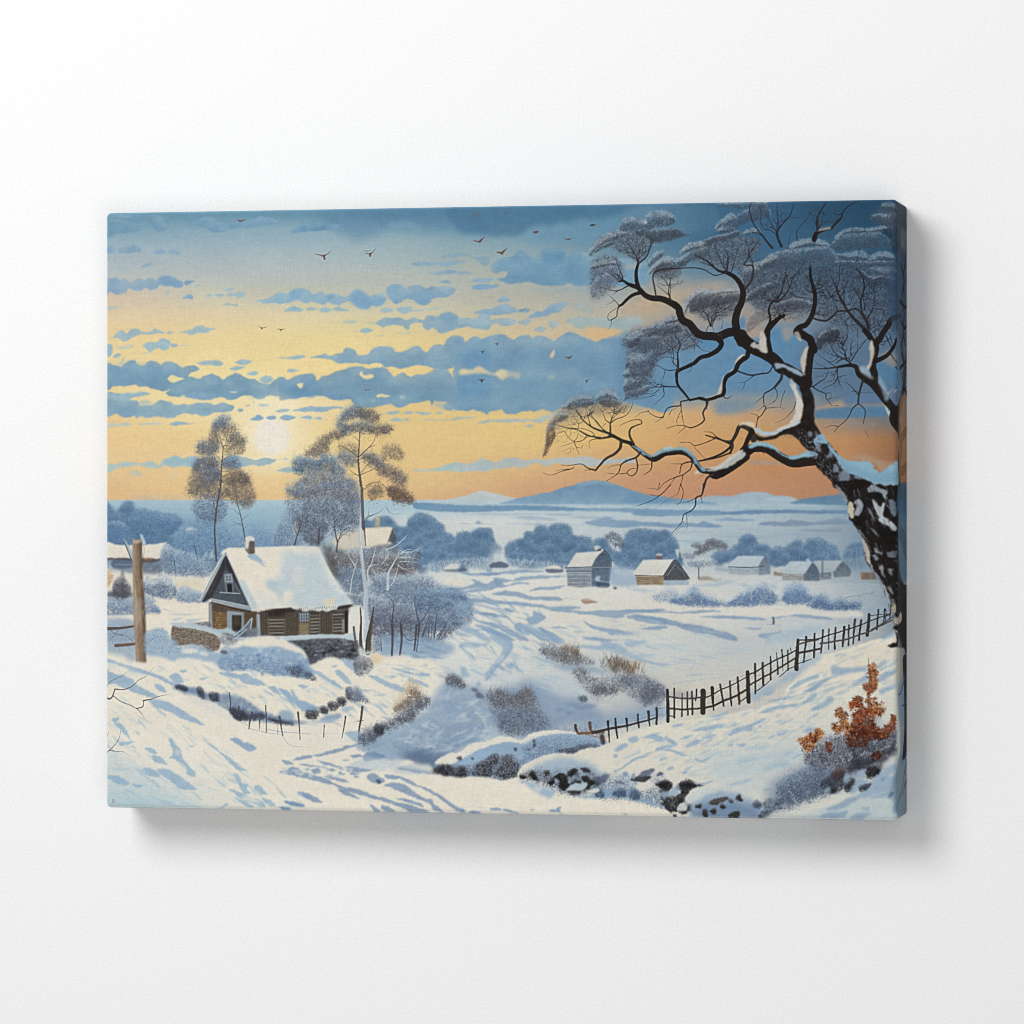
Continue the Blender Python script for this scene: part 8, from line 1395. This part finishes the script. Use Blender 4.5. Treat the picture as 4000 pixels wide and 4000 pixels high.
# left boughs
view(2100, 1300)
br("1960,1170 1860,1245 1760,1310 1690,1345", 90, 80); br("1740,1330 1680,1320 1600,1310 1550,1305", 70, 40); br("1600,1310 1550,1300 1520,1265 1480,1205 1430,1155 1360,1130 1260,1135 1190,1145", 46, 52, jit=.15); br("1200,1140 1130,1185 1090,1195 1040,1170 960,1115 910,1078 870,1042 800,1020 740,988 680,968", 56, 26, jit=.15)
fill("885,1065 950,1085 1020,1130 1085,1152 1140,1110 1210,1085 1300,1092 1380,1080 1440,1115 1490,1180 1530,1255 1590,1290 1560,1312 1500,1245 1440,1165 1360,1115 1250,1120 1170,1135 1090,1172 1010,1152 940,1108", (130,176,200), .92, soft=1, rough=2.5); fill("1180,1100 1240,1075 1290,1092 1220,1105", (186,206,210), .7, soft=1); fill("1590,1292 1700,1268 1800,1220 1932,1125 1960,1150 1860,1235 1750,1285 1640,1305", (200,202,202), .9, soft=1.2, rough=2)
br("1700,60 1738,110 1700,170 1620,218 1540,240 1480,292 1400,332 1325,370 1318,430 1332,500 1380,560 1445,640", 50, 20, jit=.2)
br("1440,640 1540,622 1600,637 1700,608 1760,578 1762,490 1785,420 1860,372 1895,300 1950,250", 22, 46, jit=.12)
tw([("1325,370 1328,280 1325,200 1350,110 1300,30", 26, 6), ("1325,200 1250,140 1190,70", 9, 3), ("1330,260 1240,235 1150,240", 8, 3), ("1310,355 1230,360 1140,320 1050,290", 12, 3), ("1205,362 1190,420 1160,480", 8, 3), ("1332,515 1250,512 1160,515 1080,520 1020,550", 16, 5), ("1150,540 1090,580 1010,575", 9, 3), ("1190,530 1195,590 1160,630 1100,680", 10, 3), ("1120,515 1050,470 1010,430", 8, 3), ("1120,590 1000,620 860,640", 7, 2), ("1370,170 1480,120 1560,170 1640,185", 8, 4), ("1480,180 1490,60", 7, 3), ("1460,300 1440,370 1380,380", 6, 2), ("1560,100 1480,40 1400,20", 8, 4),
    ("1610,640 1595,700 1562,760 1572,830 1510,880 1440,900 1380,882 1300,885 1220,910", 22, 5), ("1400,890 1320,960", 8, 3), ("1420,640 1355,655 1350,690 1260,705 1220,730 1190,800", 16, 10), ("1190,800 1130,800 1060,760 1045,735", 10, 6), ("1050,745 980,760 920,805", 8, 3), ("1190,800 1110,850", 8, 3), ("1245,775 1265,740 1310,715", 8, 4), ("1355,690 1365,780 1382,880", 10, 6), ("1355,740 1315,830 1325,880", 7, 3), ("1330,800 1360,800", 5, 2), ("1590,640 1600,720", 12, 10),
    ("690,975 690,920 685,860 645,825 615,740", 20, 5), ("685,860 745,820 830,790 880,730 905,650", 12, 4), ("645,860 600,900", 6, 2), ("785,1015 710,970 650,945 560,915 500,885 430,830 390,770 350,720", 30, 6), ("690,985 590,1000 540,985 470,970 380,920 300,905 190,872", 22, 6), ("545,985 515,940 420,905 350,905", 9, 5), ("590,1000 520,1010 490,1040 495,1095", 10, 4), ("500,885 485,820 460,720 430,690", 10, 3), ("505,880 480,790 520,740", 8, 3), ("470,970 440,1010 390,1030 345,1030 290,990 262,940", 10, 5), ("345,1030 378,990 385,955", 8, 3), ("345,1030 370,1090 395,1152", 10, 4), ("372,1085 415,1090 432,1060", 7, 3), ("330,1040 260,1065 190,1080", 6, 2), ("350,1100 310,1090 200,1130", 5, 2), ("315,1100 310,1130 250,1150", 6, 2), ("380,915 390,860 340,800", 8, 3), ("390,860 440,850", 6, 2), ("300,900 270,940", 6, 2), ("250,935 150,960", 6, 2),
    ("790,1030 782,1090 730,1145 650,1190 590,1255 550,1302", 32, 18), ("550,1302 480,1280 410,1240 300,1255 220,1250", 16, 4), ("530,1290 445,1302", 9, 3), ("340,1270 330,1285 230,1310 130,1345 50,1325", 10, 4), ("330,1285 170,1305", 8, 3), ("910,1055 872,975 880,910 930,880 985,862", 26, 10), ("985,850 970,825 890,832 800,870 780,890", 12, 3),
    ("975,1130 930,1180 840,1212 790,1250 770,1310 735,1350 655,1400", 22, 5), ("930,1180 945,1250 938,1310 890,1355 845,1325 880,1290 940,1280", 16, 6), ("790,1250 720,1255 665,1280", 8, 3), ("845,1328 740,1335 650,1325", 8, 3), ("945,1255 1068,1240", 6, 4), ("1082,1200 1072,1290 1005,1345", 16, 6), ("1470,1215 1370,1242 1345,1330", 16, 9), ("1462,1220 1440,1290 1370,1345", 16, 10), ("1370,1345 1290,1370 1200,1420 1150,1480", 12, 5), ("1375,1345 1355,1440", 10, 5), ("1360,1240 1260,1240", 6, 3), ("1300,1372 1240,1449", 7, 3), ("1655,1340 1600,1375 1575,1449 1560,1500", 26, 16), ("1590,1320 1500,1390", 4, 2), ("1480,1085 1580,1190", 7, 4), ("1820,1135 1700,1180 1530,1215", 18, 14), ("1830,1030 1840,1080 1822,1140", 36, 22), ("1830,1030 1760,1020 1690,985 1650,945 1575,935", 18, 5), ("1690,995 1600,1035 1490,1068 1440,1038 1345,1040", 12, 5)])
fill("835,1200 850,1205 845,1225 828,1220", (70,80,96), .8, soft=.6)
view(2500, 1900)
tw([("605,-20 598,40 580,85 532,108 522,180 480,232 412,268 392,340 340,400 298,440", 20, 5), ("575,88 590,155", 9, 5), ("440,265 448,330 447,400", 7, 4), ("400,340 440,320", 4, 2), ("530,110 450,148 320,172", 8, 3), ("385,-20 372,40 362,75", 8, 5), ("385,-20 410,50 395,130 350,180", 10, 4), ("360,75 260,130 150,210", 4, 2), ("290,-10 200,80 100,142 -40,190", 12, 4), ("100,80 160,90 215,72", 7, 3), ("190,-30 170,30 130,20 70,25", 9, 3), ("395,375 330,440", 4, 2)])
# trunk: body, bark and snow
view(2900, 1900)
fill("850,-40 900,20 955,90 990,160 1000,230 1010,300 1045,350 1085,410 1140,490 1152,600 1165,700 1235,790 1300,890 1345,1000 1392,1060 1412,1150 1440,1220 1445,1330 1462,1449 1470,1520 1700,1520 1700,920 1540,940 1500,860 1480,700 1474,520 1500,560 1530,700 1545,690 1545,520 1515,400 1480,330 1476,20 1440,-5 1400,-20 1350,5 1300,-25 1250,-15 1200,-45 1120,-70 1000,-60", (38,33,32), .985, soft=.9, rough=2.5, var=10, vs=6)
TSN = [("880,-20 960,60 1000,150 975,150 930,80", (150,158,168)), ("1000,160 1020,145 1050,170 1050,290 1020,300 1000,270", (216,206,182)), ("1050,150 1100,120 1130,140 1130,220 1090,280 1060,250 1080,180", (172,178,196)), ("1220,-20 1290,10 1360,40 1360,120 1380,160 1340,110 1300,60 1200,60 1180,30", (160,172,190)), ("1230,120 1270,160 1300,200 1330,150 1345,200 1330,270 1380,310 1450,370 1455,410 1410,420 1380,370 1300,340 1285,290 1250,210", (196,206,214)),
       ("1140,500 1180,550 1200,620 1215,720 1240,800 1180,720 1155,640", (206,194,184)), ("1120,330 1180,360 1230,420 1290,480 1260,420 1200,380", (128,130,140)), ("1085,400 1140,470 1200,560 1170,500 1120,420", (150,150,158)), ("1180,200 1220,240 1250,330 1220,290", (130,138,156)), ("1380,130 1450,150 1450,280 1400,240", (120,132,152)), ("1230,650 1260,640 1280,690 1250,690", (150,158,172)), ("1290,750 1330,740 1330,800 1350,860 1310,820", (158,160,170)), ("1240,580 1300,610 1320,640 1260,620", (150,152,160)), ("1370,620 1460,610 1450,670 1380,660", (112,120,136)), ("1370,780 1400,770 1420,840 1400,830", (140,142,152)),
       ("1235,790 1290,850 1340,960 1390,1050 1340,1000 1290,900", (150,164,186)), ("1310,920 1350,940 1390,1060 1350,1020", (176,176,184)), ("1370,940 1400,950 1420,1010 1400,1000", (150,152,160)), ("1400,1060 1450,1090 1440,1240 1410,1140", (140,134,134)), ("1415,1130 1450,1120 1440,1200 1420,1180", (206,196,168)), ("1435,1240 1470,1230 1490,1190 1500,1250 1480,1340 1450,1380", (206,196,176))]
for s, c in TSN: fill(s, c, .9, soft=1.1, rough=2.5, rs=5, var=16, vs=5)
for i in range(260):
    t = rng.random(); yy_ = -40 + t * 1480; xl = np.interp(yy_, [-40, 160, 490, 700, 1000, 1449], [870, 1000, 1140, 1165, 1345, 1462]); xr = 1472
    xs = xl + rng.random() * (xr - xl) * .95
    stroke("%g,%g %g,%g" % (xs, yy_, xs + rng.uniform(6, 40), yy_ + rng.uniform(20, 90)), rng.uniform(3, 8), 2, [(88,84,90), (20,17,17), (130,132,144), (64,52,46)][i % 4], .6)
for s in ("1200,60 1300,60 1310,120 1240,110", "1080,280 1140,300 1170,360 1100,380 1070,330", "1300,380 1440,430 1420,560 1330,520", "1210,640 1230,700 1220,760"): fill(s, (30,25,24), .85, soft=2, rough=5, rs=5)
# the strip that folds round the right edge
view(3505, 760, 2.415)
fill("2,60 90,110 90,620 60,560 30,600 2,560", (70,80,92), .8, soft=4, rough=4, tex=.4); fill("30,330 60,290 80,350 80,460 50,520 30,450", (110,124,134), .8, soft=2, rough=3, tex=.4)
fill("0,560 90,640 90,1300 0,1300", (58,84,116), .7, soft=5); fill("20,1300 90,1250 90,1700 20,1700", (84,94,112), .5, soft=5)
fill("20,1960 90,1960 90,2700 20,2700", (190,132,92), .7, soft=4); fill("10,2760 90,2740 90,3060 10,3060", (52,98,138), .85, soft=2); fill("10,3060 90,3060 90,3600 20,3600", (84,122,154), .8, soft=3)
for s, a, b in (("30,640 60,800 40,960 60,1100 50,1250 70,1400", 10, 8), ("80,560 50,760 60,900", 8, 6), ("20,1000 70,1040 90,1000", 9, 6), ("30,1180 60,1240 90,1200", 9, 6), ("60,1300 30,1450 60,1600 40,1750", 9, 7), ("20,1640 70,1560 85,1480", 8, 5)): stroke(s, a * 5, b * 5, (22,22,28), .85)
view(3505, 2450, 2.415)
fill("0,-20 92,-20 92,420 88,420 80,330 62,220 40,130 10,60", (30,26,26), .97, soft=1, rough=2)
fill("5,120 60,300 84,450 80,800 60,1000 10,900", (166,168,164), .6, soft=5); fill("5,560 70,520 76,900 20,900", (120,152,182), .7, soft=4); fill("5,1260 90,1280 90,1800 5,1800", (104,134,158), .75, soft=4); fill("48,300 92,380 92,1180 86,1200 66,1260 44,1262 50,1180 60,1020 62,860 58,600", (30,28,30), .93, soft=1.2, rough=1.5)
for s, a, b in (("70,480 30,620 10,640", 14, 6), ("86,1300 60,1420 40,1560 10,1640", 12, 8), ("88,1480 60,1540 50,1640", 14, 5), ("60,660 70,740 40,760", 16, 6)): stroke(s, a * 3, b * 3, (60,88,118), .7)
DESAT, GAIN, ALB = .19, 1.0, .82
# ---------------------------------------------------------------- finish of the print
img += .55 * (img - np.stack([blur(np.ascontiguousarray(img[..., k]), 2) for k in range(3)], -1)); img = np.clip(img, 0, 255)      # crisp inkjet edges
lum = (img @ np.array([.3, .59, .11], np.float32))[..., None]
img += (lum - img) * DESAT
img = np.clip(img * GAIN * np.array([.975, .98, .966], np.float32), 0, 255)
img = np.clip((img - 140) * 1.08 + 138, 0, 255)
img[..., 2] *= 1 - .012 * np.clip((lum[..., 0] - 150) / 90, 0, 1)          # slightly less blue in the pale tones
g = noise(PH, PW + PE, 2.2, 2); img = np.clip(img * (1 + .035 * g[..., None]), 0, 255)
def to_lin(c):
    c = c / 255.0
    return np.where(c <= .04045, c / 12.92, ((c + .055) / 1.055) ** 2.4)

# ---------------------------------------------------------------- the canvas: one sheet, rolled over its stretcher edges
def build_canvas():
    R = .0024; ax, az = CW / 2 - R, CH / 2 - R; LM = R * math.pi / 2 + CT - R        # corner radius, flat half sizes, length of the turned-down strip
    def axis(a, fine, side):
        roll = np.linspace(0, R * math.pi / 2, 9)[1:]; down = np.linspace(R * math.pi / 2, LM, side)[1:]
        e = np.concatenate([roll, down]); return np.concatenate([-(a + e[::-1]), np.linspace(-a, a, fine), a + e])
    xs, zs = axis(ax, 1330, 60), axis(az, 1010, 14)
    X, Z = np.meshgrid(xs, zs)
    sx = np.maximum(np.abs(X) - ax, 0); sz = np.maximum(np.abs(Z) - az, 0); L = np.hypot(sx, sz); Lc = np.minimum(L, LM)
    ph = np.minimum(Lc / R, math.pi / 2); out = R * np.sin(ph); dep = R * (1 - np.cos(ph)) + np.maximum(Lc - R * math.pi / 2, 0)
    k = np.where(L > 0, out / np.maximum(L, 1e-12), 0)
    PX = np.clip(X, -ax, ax) + np.sign(X) * sx * k; PZ = np.clip(Z, -az, az) + np.sign(Z) * sz * k; PY = -CT + dep
    slack = (np.exp(-((np.abs(X) - ax) / .05) ** 2) + np.exp(-((np.abs(Z) - az) / .05) ** 2)) * 0
    co = np.stack([PX, PY + slack, PZ], -1).reshape(-1, 3)
    # dye at each point: picture on the front, carried on round the right edge, mirrored round the others
    u = (X + CW / 2) * PW / CW; v = (CH / 2 - Z) * PH / CH
    u = np.where(u < 0, -u, u); v = np.where(v < 0, -v, v); v = np.where(v > PH - 1, 2 * (PH - 1) - v, v); u = np.clip(u, 0, PW + PE - 1.001); v = np.clip(v, 0, PH - 1.001)
    iu, iv = u.astype(int), v.astype(int); fu, fv = (u - iu)[..., None], (v - iv)[..., None]
    iu1 = np.minimum(iu + 1, PW + PE - 1); iv1 = np.minimum(iv + 1, PH - 1)
    lin = to_lin(img.astype(np.float64)) * ALB
    C = (lin[iv, iu] * (1 - fu) + lin[iv, iu1] * fu) * (1 - fv) + (lin[iv1, iu] * (1 - fu) + lin[iv1, iu1] * fu) * fv
    C = np.concatenate([C, np.ones(C.shape[:2] + (1,))], -1).reshape(-1, 4).astype(np.float32)
    h, w_ = X.shape
    i = np.arange(h * w_).reshape(h, w_)
    q = np.stack([i[:-1, :-1], i[:-1, 1:], i[1:, 1:], i[1:, :-1]], -1).reshape(-1, 4)
    Lq = L.reshape(-1)[q]
    keep = Lq.min(1) < LM - 1e-9
    side = Lq.max(1) > R * math.pi / 2 * .62
    root = bpy.data.objects.new('canvas_print', None); S.collection.objects.link(root); root.location = (-.0008, 0, -CH / 2); root.empty_display_size = .05
    root['label'] = 'stretched canvas print of a snowy village at sunset hanging on the white wall'; root['category'] = 'canvas print'
    mt = canvas_mat()
    for name, sel, lab in (('printed_front', keep & ~side, None), ('wrapped_edge', keep & side, None)):
        f = q[sel]; used, inv = np.unique(f, return_inverse=True); f = inv.reshape(-1, 4).astype(np.int32)
        me = bpy.data.meshes.new(name); n = len(f)
        me.vertices.add(len(used)); me.vertices.foreach_set('co', co[used].astype(np.float32).ravel())
        me.loops.add(n * 4); me.loops.foreach_set('vertex_index', f.ravel())
        me.polygons.add(n); me.polygons.foreach_set('loop_start', np.arange(0, n * 4, 4, dtype=np.int32)); me.polygons.foreach_set('loop_total', np.full(n, 4, np.int32))
        me.update(calc_edges=True)
        ca = me.color_attributes.new('print', 'FLOAT_COLOR', 'POINT'); ca.data.foreach_set('color', C[used].ravel())
        me.shade_smooth(); me.materials.append(mt)
        o = bpy.data.objects.new(name, me); S.collection.objects.link(o); o.parent = root; o.location = (0, 0, CH / 2)
build_canvas()
